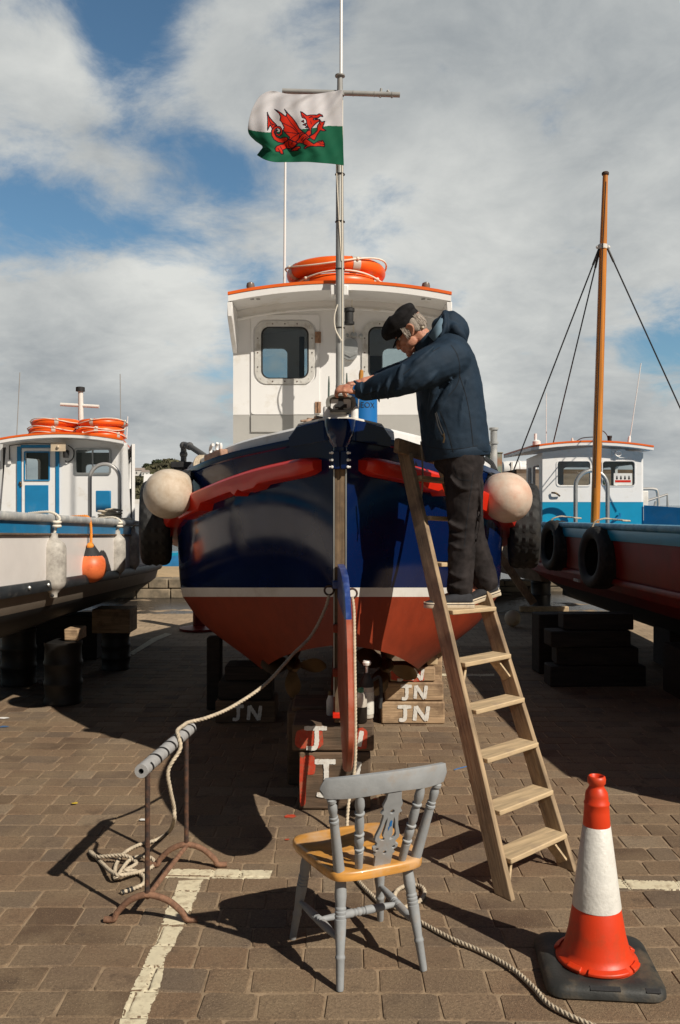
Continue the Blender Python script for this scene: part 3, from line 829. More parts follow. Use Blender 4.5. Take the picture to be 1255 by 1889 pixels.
# raised chock wrapped round the stern
pl = [(-1, .30), (-1, .24), (-1, .17), (-1, .1), (-1, .04), (1, .04), (1, .1), (1, .17), (1, .24), (1, .30)]
lo_, hi_, il, ih = [], [], [], []
for sd, d in pl:
    t = abs(d - .04) / .26
    zt = cub(*D_S, d) + .078 - (0.055 if d > .28 else 0.0); zb = 2.125 - 0.02*t
    x = max(cub(*D_B, d), 0.06)
    lo_.append(Vector((sd*(x + .006), Y0 + d - .035, zb))); hi_.append(Vector((sd*(x + .011), Y0 + d - .035, zt)))
    ih.append(Vector((sd*max(0.01, x - .07), Y0 + d + .05, zt))); il.append(Vector((sd*max(0.01, x - .07), Y0 + d + .05, zb)))
q = MB(); q.loft([lo_, hi_, ih, il, lo_], closed=False)
n_ = len(pl)
for e in (0, n_-1): q.add([lo_[e], hi_[e], ih[e], il[e]], [(0, 1, 2, 3)])
q.build('stern_chock', M['navy'], boat, bevel=0.008, angle=30)
q = MB(); q.loft([[v + Vector((0, 0, .004)) + (c - v)*0.12 for v, c in zip(hi_, ih)], [v + Vector((0, 0, .016)) + (c - v)*0.14 for v, c in zip(hi_, ih)], [v + Vector((0, 0, .016)) for v in ih], [v + Vector((0, 0, -.02)) for v in ih]], closed=False)
q.build('chock_top', M['white_dirty'], boat, angle=30)

# rubbing strakes
for side in (-1, 1):
    cs = ([.09, .5, 1.0, 1.5, 2.0, 2.5, 3.2, 5], [1.985, 1.935, 1.835, 1.735, 1.635, 1.54, 1.42, 1.25])
    rings = []; ds = list(np.arange(.075, 3.6, .035))
    for i, d in enumerate(ds):
        z = cub(*cs, d)
        low_ = .056
        if .52 < d < .66: low_ = .078
        if 1.12 < d < 1.5: low_ = .098
        if .70 < d < .74: low_ = .088
        k = 1 - 0.45*math.exp(-((d-.075)/.03)) 
        dep = .105*k + .01
        prof = [(-.05, .062*k), (dep*.78, .050*k), (dep*.96, .040*k), (dep*1.04, .026*k), (dep, -.012*k), (dep*.86, -low_*.9*k), (dep*.76, -low_*k), (-.05, -low_*k)]
        ring = []
        for o_, dz in prof:
            ring.append(hull_pt(side, d, z + dz*0.0, o_) + Vector((0, 0, dz)))
        rings.append(ring)
    q = MB(); q.loft(rings, closed=True, cap=True); q.build('rubbing_strake', M['red_gloss'], boat, angle=34)

# rudder, hung behind the post and turned a little to starboard
dirx = Vector((0.036, -1, 0)).normalized(); nrm = Vector((-dirx.y, dirx.x, 0))
RZ = [.49, .52, .60, .74, .87, 1.0, 1.145, 1.25, 1.35, 1.395, 1.415]
RT = [.82, .93, 1.08, 1.19, 1.18, 1.12, 1.03, .92, .76, .60, .36]
def blade(zlo, zhi, mname):
    m = MB(); nn = 30; rings = []
    for i in range(nn + 1):
        z = zlo + (zhi - zlo)*i/nn
        te = cub(RZ, RT, z); le = float(np.interp(z, [.49, .55, .62, .70, .8], [.74, .62, .45, .06, 0])); th = .018
        A = Vector((0.004, 4.932, z)) + dirx*le; w_ = te - le
        rings.append([A - nrm*th, A + dirx*w_*.5 - nrm*th*1.05, A + dirx*(w_ - .02) - nrm*th*.95, A + dirx*w_ - nrm*th*.55, A + dirx*w_ + nrm*th*.55, A + dirx*(w_ - .02) + nrm*th*.95, A + dirx*w_*.5 + nrm*th*1.05, A + nrm*th])
    m.loft(rings, closed=True, cap=True)
    return m.build('rudder', mname, boat, angle=50)
M['rudder_red'] = mat('worn_red_rudder_paint', (0.36, 0.075, 0.035), 0.4, var=0.15, dirt=(0.42, 0.16, 0.11), dscale=8, damt=0.56, bump=0.05, speck=(0.10, 0.03, 0.02), speckamt=0.72)
M['rudder_blue'] = mat('scuffed_blue_rudder_paint', (0.022, 0.05, 0.20), 0.35, var=0.15, dirt=(0.10, 0.15, 0.33), dscale=10, damt=0.62)
rud = blade(.49, 1.225, M['rudder_red'])
rb = blade(1.225, 1.415, M['rudder_blue']); rb.name = 'rudder_head'; rb.data.name = 'rudder_head'
adopt(rb, rud)
for z in (1.30, 1.05, .80):
    q = MB(); q.box((-0.004, 4.955, z), (0.075, 0.10, 0.045)); q.build('gudgeon', M['rudder_blue'] if z > 1.2 else M['antifoul'], rud, bevel=0.006)
for x, y, z in ((-0.062, 4.935, 1.265), (0.068, 4.80, 1.262)):
    q = MB(); q.tube([Vector((x + .026*math.cos(t), y, z + .026*math.sin(t))) for t in np.linspace(0, 2*math.pi, 20, endpoint=False)], .006, 8, closed=True); q.build('ring_bolt', M['rust'], rud)
# propellers in their tunnels
for side in (-1, 1):
    c = Vector((side*.335, 6.25, .60)); m = MB()
    m.lathe([(0.0, -.16), (.03, -.13), (.05, -.04), (.052, .05), (.03, .1)], c, (0, 1, 0), 18)
    prop = m.build('propeller', M['brass'], boat)
    for k in range(4):
        a0 = R(58 + 90*k + (10 if side > 0 else 30)); b = MB(); rings = []
        for t in np.linspace(0, 1, 9):
            r_ = .04 + .195*t; wdt = .085*math.sin(math.pi*(0.16 + .80*t))**.8; tw = R(62 - 38*t)
            rad = Vector((math.cos(a0), 0, math.sin(a0))); tan = Vector((-math.sin(a0), 0, math.cos(a0))); ax = Vector((0, -1, 0))
            dv = tan*math.cos(tw) + ax*math.sin(tw); nv = dv.cross(rad).normalized()
            rings.append([c + rad*r_ + dv*wdt + nv*0, c + rad*r_ + nv*.007, c + rad*r_ - dv*wdt, c + rad*r_ - nv*.007])
        b.loft(rings, closed=True, cap=True); b.build('blade', M['brass'], prop)
    s = MB(); s.tube([c + Vector((0, .05, 0)), c + Vector((0, 1.6, .05))], .022, 10); s.build('propeller_shaft', M['rust'], boat)

# ---------------------------------------------------------------- wheelhouse
WY = 7.4; SC = FPX / WY
def wx(px): return (px - CX) / SC
def wz(py): return CAMH - (py - HY) / SC
XL, XR = -.912, .905
wb = MB()
zg = 2.522; ztop = 3.42
ux, uz = Vector((1, 0, 0)), Vector((0, 0, 1))
gl = rrect(wx(481), wz(700), wx(571), wz(602), .075, 7)
gr = rrect(wx(678), wz(700), wx(768), wz(602), .075, 7)
crown_z = lambda x: 3.40 + .10*(1 - (x/.92)**2)
outer = [(XL, zg), (XR, zg)] + [(x, crown_z(x)) for x in np.linspace(XR, XL, 13)]
wb.plate(outer, [gl, gr], (0, WY + .04, 0), ux, uz, .04, m=0, mb=1, ms=0)
wb.box(((XL+XR)/2, WY + .022, (1.98 + zg)/2), (XR - XL, .040, zg - 1.98), m=2)
# side walls
for x, sgn in ((XL, 1), (XR, -1)):
    hole = rrect(.35, 2.72, .95, 3.28, .07, 5); hole2 = rrect(1.15, 2.72, 1.65, 3.28, .07, 5)
    wb.plate([(.042, zg), (1.2, zg), (1.2, 3.40), (.042, 3.40)], [hole], (x if sgn > 0 else x - .04, WY, 0), Vector((0, 1, 0)), uz, .04, m=1 if sgn > 0 else 0, mb=0 if sgn > 0 else 1, ms=0)
    wb.box((x + sgn*.02, WY + .62, (1.9 + zg)/2), (.04, 1.156, zg - 1.9), m=2)
# forward wall with three windows
holes = [rrect(-.80, 2.80, -.52, 3.30, .06, 5), rrect(-.40, 2.80, -.12, 3.30, .06, 5), rrect(.42, 2.80, .80, 3.30, .06, 5)]
wb.plate([(XL + .042, 1.95), (XR - .042, 1.95)] + [(x, crown_z(x)) for x in np.linspace(XR - .042, XL + .042, 9)], holes, (0, WY + 1.2, 0), ux, uz, .04, m=0, mb=1, ms=0)
wh = wb.build('wheelhouse', [M['white'], M['dark_lining'], M['grey_paint']], boat, angle=30)
# trim bead at the top of the wall
q = MB(); q.tube([Vector((x, WY - .006, crown_z(x) - .075)) for x in np.linspace(XL, XR, 15)], .012, 8); q.build('trim_bead', M['white'], wh)
# roof
rf = MB(); rings = []
for yy in (7.03, 7.05, 8.2, 9.55):
    pass
xs = np.linspace(-.908, .903, 17)
rz = lambda x: 3.455 + .098*(1 - (x/.93)**2)
def slab(y0, y1, z0, z1, grow, m):
    top = [Vector((x*(1+grow), 0, rz(x) + z1)) for x in xs]; bot = [Vector((x*(1+grow), 0, rz(x) + z0)) for x in reversed(xs)]
    rg = [[v + Vector((0, y, 0)) for v in top + bot] for y in (y0, y1)]
    rf.loft(rg, closed=True, cap=True, m=m)
slab(7.04, 8.66, -.055, -.004, 0, 0)
slab(7.035, 8.67, -.002, .022, .004, 1)
roof = rf.build('roof', [M['white'], M['orange_edge']], wh, angle=30)
for sx, xx in ((-1, -.895), (1, .89)):
    q = MB(); q.plate([(0, 0), (.03, .0), (.31, -.14), (.34, -.14), (.34, .04), (0, .04)] if False else [(0, -.115), (.02, -.14), (.36, -.36), (.36, .0), (0, .0)], [], (xx - .02, 7.045, rz(xx) - .06), Vector((0, 1, 0)), uz, .04)
    q.build('visor_cheek', M['white'], wh, bevel=.006)
    q = MB(); q.lathe([(.012, 0), (.012, .03), (.03, .035), (.036, .06), (.03, .085), (.012, .095)], (sx*.73 - .015, 7.22, rz(.73) + .02), n=16); q.build('deck_lamp', M['lamp_glass'], wh)
    for k in range(2):
        b = MB(); b.box((sx*.70 + k*.05 - .02, 7.10, rz(.72) - .058), (.03, .02, .006)); b.build('vent_slot', M['grey_plastic'], wh)
# window frames with rivets, panes
for hx0, hx1 in ((481, 571), (678, 768)):
    a = rrect(wx(hx0 - 10), wz(709), wx(hx1 + 10), wz(593), .11, 8); b = rrect(wx(hx0 + 1), wz(699), wx(hx1 - 1), wz(603), .07, 8)
    q = MB(); q.plate(a, [b], (0, WY - .001, 0), ux, uz, .014)
    c0, c1 = wx((hx0+hx1)/2), wz(651)
    for i, p in enumerate(rrect(wx(hx0 - 5), wz(704), wx(hx1 + 5), wz(598), .09, 2)): q.lathe([(.006, 0), (.005, .004)], (p[0], WY - .015, p[1]), (0, -1, 0), 8)
    for t in (.25, .5, .75):
        for p in ((wx(hx0 - 5), wz(704) + (wz(598)-wz(704))*t), (wx(hx1 + 5), wz(704) + (wz(598)-wz(704))*t), (wx(hx0) + (wx(hx1)-wx(hx0))*t, wz(704)), (wx(hx0) + (wx(hx1)-wx(hx0))*t, wz(598))):
            q.lathe([(.006, 0), (.005, .004)], (p[0], WY - .015, p[1]), (0, -1, 0), 8, m=1)
    q.plate(b, [rrect(wx(hx0 + 4), wz(697), wx(hx1 - 4), wz(605), .062, 8)], (0, WY - .002, 0), ux, uz, .008, m=2)
    q.build('window_frame', [M['frame_grey'], M['rust'], M['black']], wh, angle=30)
    q = MB(); q.plate(rrect(wx(hx0), wz(700), wx(hx1), wz(602), .075, 7), [], (0, WY + .03, 0), ux, uz, .006); q.build('window_pane', M['glass_dark'], wh)
for i, hl in enumerate(holes):
    q = MB(); q.plate(hl, [], (0, WY + 1.18, 0), ux, uz, .006); q.build('forward_window_pane', M['glass'], wh)
# door leaf around the left window, two hinges
dl = rrect(wx(463), wz(797), wx(590), wz(581), .03, 4); dh = rrect(wx(468), wz(711), wx(584), wz(590), .11, 8)
q = MB(); q.plate(rrect(wx(463), wz(765), wx(590), wz(581), .03, 4), [dh], (0, WY - .001, 0), ux, uz, .011); q.build('door', M['white'], wh, bevel=.003)
q = MB(); q.plate([(wx(463), wz(797)), (wx(590), wz(797)), (wx(590), wz(766)), (wx(463), wz(766))], [], (0, WY - .001, 0), ux, uz, .011); q.build('door_kick_panel', M['grey_paint'], wh, bevel=.003)
for py in (623, 752):
    q = MB(); q.box((wx(587), WY - .016, wz(py)), (.05, .012, .095)); q.box((wx(588), WY - .024, wz(py)), (.012, .016, .095)); q.build('door_hinge', mat('brown_stained_hinge', (0.30, 0.17, 0.10), .6, var=.4, scale=40), wh, bevel=.002)
# small dark console seen through the panes
q = MB(); q.box((-.2, 8.35, 2.70), (1.3, .3, .28)); q.box((.35, 8.3, 2.92), (.3, .1, .22)); q.box((-.37, 8.4, 2.98), (.05, .05, .8)); q.build('console', M['dark_lining'], wh, bevel=.01)
q = MB(); q.box((.30, 8.55, 3.02), (.22, .02, .40)); q.build('notice_board', mat('brown_board', (0.16, 0.13, 0.10), .8), wh)
# roof bracket, horn lamp, sockets, round alarm casing
q = MB(); q.box((-.005, 7.0, 3.475), (.145, .10, .085)); q.build('mast_bracket', M['white'], wh, bevel=.008)
q = MB(); q.lathe([(.045, 0), (.045, .02), (.036, .025), (.036, .10), (.045, .105), (.045, .13), (.02, .14)], (.075, 7.17, 3.245), n=20); q.build('stern_lamp', M['black'], wh)
for x, z, r_ in ((.118, 3.20, .028), (.178, 3.192, .018), (.06, 3.20, .014)):
    q = MB(); q.lathe([(r_, 0), (r_, .018), (r_*.6, .022), (r_*.55, .035)], (x, WY - .001, z), (0, -1, 0), 18); q.build('cable_socket', M['alu'], wh)
q = MB(); q.tube(spline([(.10, 7.1, 3.43), (.098, 7.2, 3.36), (.112, 7.36, 3.27), (.118, 7.37, 3.21)], 6), .006, 6); q.build('cable', M['white_rope'], wh)
pr = rrect(.022, 2.985, .150, 3.165, .055, 6)
q = MB(); q.plate(pr, [], (0, WY - .001, 0), ux, uz, .045); q.plate([(.035, 3.03), (.086, 3.005), (.137, 3.03), (.137, 3.06), (.086, 3.04), (.035, 3.06)], [], (0, WY - .046, 0), ux, uz, .008)
q.build('alarm_casing', M['alu'], wh, bevel=.012, bseg=3)

# ---------------------------------------------------------------- mast
mast = MB()
mast.tube([(0, 6.95, 2.08), (0, 6.95, 3.6), (-.004, 6.95, 5.02)], [.034, .034, .028], 18)
mast = mast.build('mast', mat('weathered_alloy_mast', (0.40, 0.405, 0.39), .5, metal=.35, var=.12, scale=8), boat)
q = MB(); q.lathe([(.034, 0), (.034, .03), (.024, .032), (.022, .15), (.040, .155), (.040, .165), (.02, .17)], (0, 6.95, 5.03), n=16); q.lathe([(.036, 0), (.036, .05)], (0, 6.95, 2.66), n=16)
q.build('mast_fitting', M['grey_plastic'], mast)
a, b = W(521, 168, 6.98), W(738, 175, 6.98)
q = MB(); q.tube([a, a.lerp(b, .5), b], .021, 12); 
for t in (.60, .78, .93): q.tube([a.lerp(b, t), a.lerp(b, t + .006)], .024, 12)
q.tube([b + Vector((-.06, 0, -.02)), b + Vector((-.10, 0, .035))], .012, 8); q.tube([b + Vector((-.16, 0, -.02)), b + Vector((-.15, 0, .05))], .010, 8)
q.build('crossbar', M['grey_plastic'], mast)
q = MB(); q.tube([(0.008, 6.95, 5.19), (0.012, 6.95, 6.6)], [.013, .010], 8); q.build('antenna', M['white'], mast)
q = MB(); q.tube(spline([(.018, 6.92, 2.72), (.020, 6.915, 3.4), (.018, 6.92, 4.3), (.02, 6.92, 4.98)], 6), .0055, 6); q.tube(spline([(-.02, 6.915, 3.35), (-.045, 6.91, 3.25), (-.035, 6.91, 3.15), (.012, 6.905, 3.06)], 6), .005, 6)
q.tube(spline([(-.034, 6.93, 4.98), (-.03, 6.92, 4.5), (-.012, 6.915, 4.1), (.012, 6.915, 3.7)], 6), .004, 6)
q.build('halyard', M['white_rope'], mast)
for z in (3.64, 4.02, 4.40, 3.17):
    q = MB(); q.tube([Vector((.036*math.cos(t), 6.95 + .036*math.sin(t), z)) for t in np.linspace(0, 2*math.pi, 18, endpoint=False)], .005, 6, closed=True); q.build('mast_tie', M['black'], mast)
q = MB(); a = W(524.5, 523, 8.0); q.tube([Vector((a.x, 8, 3.53)), W(527, 250, 8.0)], [.013, .010], 8); q.lathe([(.02, 0), (.02, .06)], (a.x, 8, 3.52), n=10); q.build('whip_aerial', M['white'], boat)

# ---------------------------------------------------------------- stern fittings
q = MB(); q.box((-.012, 5.12, 2.262), (.125, .10, .035)); q.box((-.012, 5.12, 2.287), (.105, .08, .03), taper=.85); q.build('vent_base', M['white_dirty'], boat, bevel=.008)
for x in (-.078, .086):
    q = MB(); q.lathe([(.022, 0), (.022, .07), (.018, .082), (.0, .085)], (x, 5.08, 2.245), n=16, capb=False); q.build('mooring_post', M['white'], boat)
rings = []
for t in np.linspace(0, 1, 10):
    ang = R(90*(1-t)); c = Vector((.005 - .05*t*t*0, 5.06 + .085*(1-math.cos(R(90))*0) * t, 2.347 - .055*t*t)); 
    fw = Vector((0, -math.cos(R(90*t)), -math.sin(R(90*t)))); up_ = Vector((0, math.sin(R(90*t)), math.cos(R(90*t))))
    w_, h_ = .088 - .022*t, .052 - .0*t
    rings.append([c + Vector((1, 0, 0))*w_*math.copysign(abs(math.cos(a))**.75, math.cos(a)) + up_*h_*math.copysign(abs(math.sin(a))**.75, math.sin(a)) for a in np.linspace(0, 2*math.pi, 24, endpoint=False)])
q = MB(); q.loft(rings, closed=True); inner = [[c_ + (p - c_)*.80 for p in rg for c_ in [sum(rg, Vector())/len(rg)]] for rg in rings]
q.loft(list(reversed(inner)), closed=True)
q.loft([rings[0], inner[0]], closed=True); q.loft([inner[-1], rings[-1]], closed=True)
vent = q.build('vent_cowl', mat('dull_grey_cowl', (0.20, 0.195, 0.175), .55, var=.3, scale=14), boat, angle=60)
q = MB(); q.box((.005, 5.098, 2.343), (.118, .008, .06), m=0); q.box((.005, 5.088, 2.343), (.03, .010, .062), m=1); q.box((.005, 5.087, 2.332), (.070, .010, .022), m=1)
q.build('cowl_grid', [M['white'], M['black']], vent)
c = W(350, 838, 7.2)
pt = [W(340, 866, 7.2), W(339.5, 822, 7.2)]
q = MB(); q.tube([W(339, 870, 7.2), W(339, 822, 7.2)], .024, 12); q.tube([W(341, 820, 7.2), W(352, 824, 7.1), W(385, 846, 6.9)], .024, 12)
for p in (W(339, 822, 7.2), W(339, 838, 7.2), W(350, 823, 7.12), W(384, 846, 6.9)): q.ell(p, .034, n=12)
q.build('exhaust_pipe', mat('dark_grey_pipe', (.085, .085, .085), .5), boat)
q = MB(); q.box(W(337, 858, 7.2), (.17, .16, .05)); q.box(W(337, 866, 7.2), (.13, .13, .05)); q.build('exhaust_box', M['black'], boat, bevel=.006)
# fairlead on the port quarter
ca = hull_pt(-1, 1.16, cub(*D_S, 1.16), -.03)
cb = hull_pt(-1, .93, cub(*D_S, .93), -.03)
q = MB(); q.beam(ca + Vector((0, 0, .035)), cb + Vector((0, 0, .035)), .06, .05); fl = q.build('fairlead_chock', mat('copper_brown_chock', (0.36, 0.20, 0.13), .45, var=.3, scale=15), boat, bevel=.008)
for t in (.3, .68):
    c = ca.lerp(cb, t) + Vector((0, 0, .085)); q = MB()
    dv = (cb - ca).normalized()
    q.tube([c + dv*.034*math.cos(a) + Vector((0, 0, .036*math.sin(a))) for a in np.linspace(R(70 if t < .5 else 120), R(345 if t < .5 else 395), 16)], .012, 8); q.build('fairlead_hook', M['white'], fl)
# starboard quarter lamp post seen past the man
q = MB(); p0 = Vector((1.33, 7.5, 1.98)); q.tube([p0, p0 + Vector((0, 0, .42))], .03, 12); q.lathe([(.04, 0), (.04, .02)], p0 + Vector((0, 0, .30)), n=12); q.lathe([(.04, 0), (.04, .02)], p0 + Vector((0, 0, .42)), n=12); q.build('deck_pipe', M['cap_rail_grey'], boat)
# ================================================================== things carried by the navy boat
def rope_mesh(mb, pts, r=.011, pitch=.055, step=.007, m=0):
    P = resample(spline(pts, 10), step); F = frames(P); n = 12; vs = []; s = 0
    for i, p in enumerate(P):
        if i: s += (p - P[i-1]).length
        u, w = F[i]; ph = 2*math.pi*s/pitch
        for k in range(n):
            a = 2*math.pi*k/n
            rr = r*(0.70 + 0.36*abs(math.cos(1.5*a)))
            vs.append(p + (u*math.cos(a + ph) + w*math.sin(a + ph))*rr)
    fs = []
    for i in range(len(P)-1):
        for k in range(n): fs.append((i*n+k, i*n+(k+1) % n, (i+1)*n+(k+1) % n, (i+1)*n+k))
    fs += [tuple(range(n-1, -1, -1)), tuple(range((len(P)-1)*n, len(P)*n))]
    mb.add(vs, fs, m)

def lifebuoy(loc, R_=.44, r_=.078, rot=(0, 0, 0), label='', ph=0.3):
    t = thing('lifebuoy', loc, label, 'lifebuoy', 'orange lifebuoys stacked on the wheelhouse roofs')
    loc = Vector(loc)
    MR = Euler(rot).to_matrix()
    def ring(a, rad, h): return loc + MR @ Vector((math.cos(a)*rad, math.sin(a)*rad, h))
    q = MB(); n = 56; rings = []
    for i in range(n + 1):
        a = 2*math.pi*i/n
        rings.append([ring(a, R_ - r_ + r_*1.0*math.cos(b), .92*r_*math.sin(b)) for b in np.linspace(0, 2*math.pi, 16, endpoint=False)])
    q.loft(rings, closed=True); q.build('ring', M['orange'], t, angle=180)
    for k in range(4):
        a0 = ph + k*math.pi/2; b_ = MB(); rings = []
        for i in range(7):
            a = a0 + (i/6 - .5)*.16
            rings.append([ring(a, R_ - r_ + (r_ + .003)*math.cos(b), (.92*r_ + .003)*math.sin(b)) for b in np.linspace(0, 2*math.pi, 16, endpoint=False)])
        b_.loft(rings, closed=True); b_.build('reflective_band', M['reflect'], t, angle=180)
    g = MB(); pts = []
    for i in range(48):
        a = ph + 2*math.pi*i/48; u = (i % 12)/12
        pts.append(ring(a, R_ + .004 + .006*math.sin(math.pi*u), .03*R_/.44 - .045*(R_/.44)*math.sin(math.pi*u)*(1 if (i//12) % 2 else -.9)))
    g.tube(pts, .0075*R_/.44 + .001, 6, closed=True)
    for k in range(4): g.ell(ring(ph + k*math.pi/2, R_ + .006, .03), .017*R_/.44, n=8)
    g.build('grab_line', M['white_rope'], t, angle=180)
    return t
lifebuoy((-.02, 7.72, 3.655), .43, .070, (0, R(-.8), 0), 'lower large orange lifebuoy lying flat on the navy boat wheelhouse roof', .9)
lifebuoy((-.035, 7.72, 3.795), .44, .074, (0, R(-1.2), 0), 'upper large orange lifebuoy of the two stacked on the navy boat wheelhouse', 2.0)

# ---------------------------------------------------------------- flag
def flag():
    n, m_ = 300, 240
    U, V = np.meshgrid(np.linspace(0, 1, n+1), np.linspace(0, 1, m_+1))      # u 0 hoist .. 1 fly, v 0 top .. 1 bottom
    def curve(pts, t):
        P = np.array([tuple(p) for p in spline([Vector((*p, 0)) for p in pts], 20)])[:, :2]
        s = np.r_[0, np.cumsum(np.linalg.norm(np.diff(P, axis=0), axis=1))]; s /= s[-1]
        return np.stack([np.interp(t, s, P[:, 0]), np.interp(t, s, P[:, 1])], -1)
    top = [(632, 165), (612, 169), (585, 173), (560, 174), (530, 173), (513, 169), (498, 167)]
    bot = [(634.5, 305), (610, 302), (570, 299), (535, 299), (508, 299), (488, 294), (474, 286)]
    lef = [(498, 167), (480, 177), (466, 200), (459, 225), (458.5, 245), (470, 259), (484, 270), (480, 278), (474, 286)]
    rig = [(632, 165), (632.5, 235), (634.5, 305)]
    T, B, Lc, Rc = curve(top, U[0]), curve(bot, U[0]), curve(lef, V[:, 0]), curve(rig, V[:, 0])
    u, v = U[..., None], V[..., None]
    P = (1-v)*T[None] + v*B[None] + (1-u)*Rc[:, None] + u*Lc[:, None] - ((1-u)*(1-v)*T[0] + u*(1-v)*T[-1] + (1-u)*v*B[0] + u*v*B[-1])
    X, Yp = P[..., 0], P[..., 1]
    dep = 6.872 + .030*np.sin(9*U + 2.5*V)*U**.7 + .016*np.sin(17*U - 5*V + 1)*U + .02*np.sin(6*V + 2)*U + .007*np.sin(31*U + 9*V)*U**.5 + .006*np.sin(23*U - 19*V) + .10*np.clip((U - .80)/.2, 0, 1)**2*(.4 + V) - .022*np.exp(-((U - V*.55)/.07)**2)*(1-V)
    wx_ = (X - CX)/FPX*dep; wz_ = CAMH - (Yp - HY)/FPX*dep
    Vv = np.stack([wx_, dep, wz_], -1).reshape(-1, 3)
    w = n + 1
    I = (np.arange(m_)[:, None]*w + np.arange(n)[None]).ravel()
    F_ = np.stack([I, I+1, I+w+1, I+w], -1)
    cx_ = .25*(X[:-1, :-1] + X[1:, :-1] + X[:-1, 1:] + X[1:, 1:]).ravel(); cy_ = .25*(Yp[:-1, :-1] + Yp[1:, :-1] + Yp[:-1, 1:] + Yp[1:, 1:]).ravel()
    # the picture coordinates of the dragon, traced at 6.97 times
    px, py = (cx_ - 460)*6.972, (cy_ - 160)*6.972
    vv = .25*(V[:-1, :-1] + V[1:, :-1] + V[:-1, 1:] + V[1:, 1:]).ravel(); uu = .25*(U[:-1, :-1] + U[1:, :-1] + U[:-1, 1:] + U[1:, 1:]).ravel()
    mid = np.interp(uu, [0, .15, .3, 1], [.485, .475, .50, .585])
    mi = np.where(vv > mid, 1, 0)
    def inside(poly):
        r_ = np.zeros(len(px), bool); k = len(poly)
        for i in range(k):
            (x0, y0), (x1, y1) = poly[i-1], poly[i]
            c = ((y0 > py) != (y1 > py)) & (px < (x1-x0)*(py-y0)/((y1-y0) if y1 != y0 else 1e-9) + x0); r_ ^= c
        return r_
    def near(poly, d, closed=True):
        r_ = np.zeros(len(px), bool); k = len(poly)
        for i in range(0 if closed else 1, k):
            a = np.array(poly[i-1], float); b = np.array(poly[i], float); ab = b - a; L2 = max(ab @ ab, 1e-9)
            t = np.clip(((px-a[0])*ab[0] + (py-a[1])*ab[1])/L2, 0, 1)
            r_ |= np.hypot(px - a[0] - t*ab[0], py - a[1] - t*ab[1]) < d
        return r_
    wing = [(328, 292), (372, 312), (420, 345), (462, 380), (478, 370), (482, 345), (455, 290), (500, 345), (555, 400), (600, 460), (640, 530), (690, 580), (725, 600), (690, 640), (655, 655), (620, 700), (560, 740), (500, 700), (520, 650), (480, 610), (440, 570), (448, 520), (420, 460), (395, 430), (405, 390), (385, 345)]
    body = [(560, 735), (620, 690), (680, 610), (730, 600), (770, 575), (800, 570), (800, 625), (770, 665), (720, 690), (690, 730), (640, 720), (600, 760), (560, 790), (500, 800)]
    hind = [(560, 700), (620, 720), (590, 765), (545, 800), (480, 790), (432, 815), (440, 865), (415, 868), (385, 838), (345, 835), (330, 800), (350, 765), (400, 745), (440, 738), (480, 690), (520, 680)]
    hind2 = [(560, 800), (600, 770), (650, 765), (662, 790), (630, 800), (625, 820), (570, 825), (530, 828)]
    neck = [(725, 600), (745, 570), (770, 560), (765, 530), (740, 480), (735, 430), (720, 410), (680, 395), (660, 320), (685, 330), (740, 372), (800, 362), (870, 365), (900, 348), (940, 365), (948, 385), (915, 378), (890, 400), (830, 405), (825, 425), (895, 420), (905, 440), (860, 470), (830, 500), (800, 535), (795, 570), (800, 610), (760, 640)]
    arm = [(770, 640), (800, 625), (840, 600), (875, 560), (880, 500), (905, 460), (905, 420), (930, 455), (972, 445), (960, 480), (940, 530), (988, 565), (950, 570), (915, 560), (880, 610), (840, 690), (800, 670)]
    fore = [(690, 700), (730, 665), (770, 695), (830, 735), (890, 700), (945, 690), (970, 730), (968, 772), (900, 765), (860, 768), (790, 765), (740, 780), (720, 800), (700, 790), (740, 755), (700, 740)]
    tail = [(490, 650), (440, 650), (400, 665), (350, 645), (320, 590), (335, 545), (370, 530), (395, 545), (405, 580), (385, 610), (355, 600), (352, 570), (372, 560), (352, 550), (335, 575), (345, 620), (385, 640), (425, 610), (428, 560), (400, 515), (355, 505), (310, 520), (285, 570), (290, 630), (320, 680), (370, 712), (430, 725), (480, 700), (500, 680)]
    spike = [(232, 330), (255, 385), (300, 440), (355, 495), (325, 515), (300, 545), (270, 490), (235, 560), (238, 430)]
    scales = [[(672, 445), (700, 430), (705, 462)], [(690, 490), (725, 470), (728, 500)], [(720, 525), (748, 500), (755, 528)], [(748, 555), (770, 535), (778, 560)]]
    black = np.zeros(len(px), bool); red = np.zeros(len(px), bool)
    for pg in [wing, body, hind2, hind, tail, spike, neck, fore, arm] + scales:
        ins = inside(pg); ed = near(pg, 6.5)
        black = (black & ~ins) | ed; red |= ins
    hole = inside([(795, 560), (840, 500), (862, 520), (866, 550), (830, 560)])
    red &= ~hole
    for ln in ([(690, 590), (600, 600), (450, 580)], [(640, 600), (560, 530), (420, 460)], [(620, 565), (540, 470), (480, 380)], [(640, 600), (560, 650), (520, 690)], [(655, 605), (640, 660), (620, 690)], [(690, 370), (725, 410)],
               [(250, 380), (262, 440), (300, 500)], [(270, 470), (345, 498)], [(790, 440), (800, 480)], [(905, 440), (915, 490)], [(905, 735), (960, 740)], [(880, 720), (935, 705)], [(370, 790), (400, 840)], [(400, 770), (430, 820)], [(500, 700), (510, 760), (545, 790)], [(470, 740), (480, 780)], [(700, 650), (670, 690)], [(720, 640), (760, 660)], [(560, 690), (545, 740)],
               [(770, 400), (800, 385), (820, 392)], [(835, 412), (880, 408)]):
        black |= near(ln, 4.6, closed=False)
    black |= inside([(775, 388), (800, 376), (812, 384), (795, 398)])
    mi[red] = 2; mi[black & (red | near(wing, 9) | True) ] = 3
    me = bpy.data.meshes.new('flag'); c = np.array([0.02, 6.93, 4.4]); me.from_pydata((Vv - c).tolist(), [], F_.tolist())
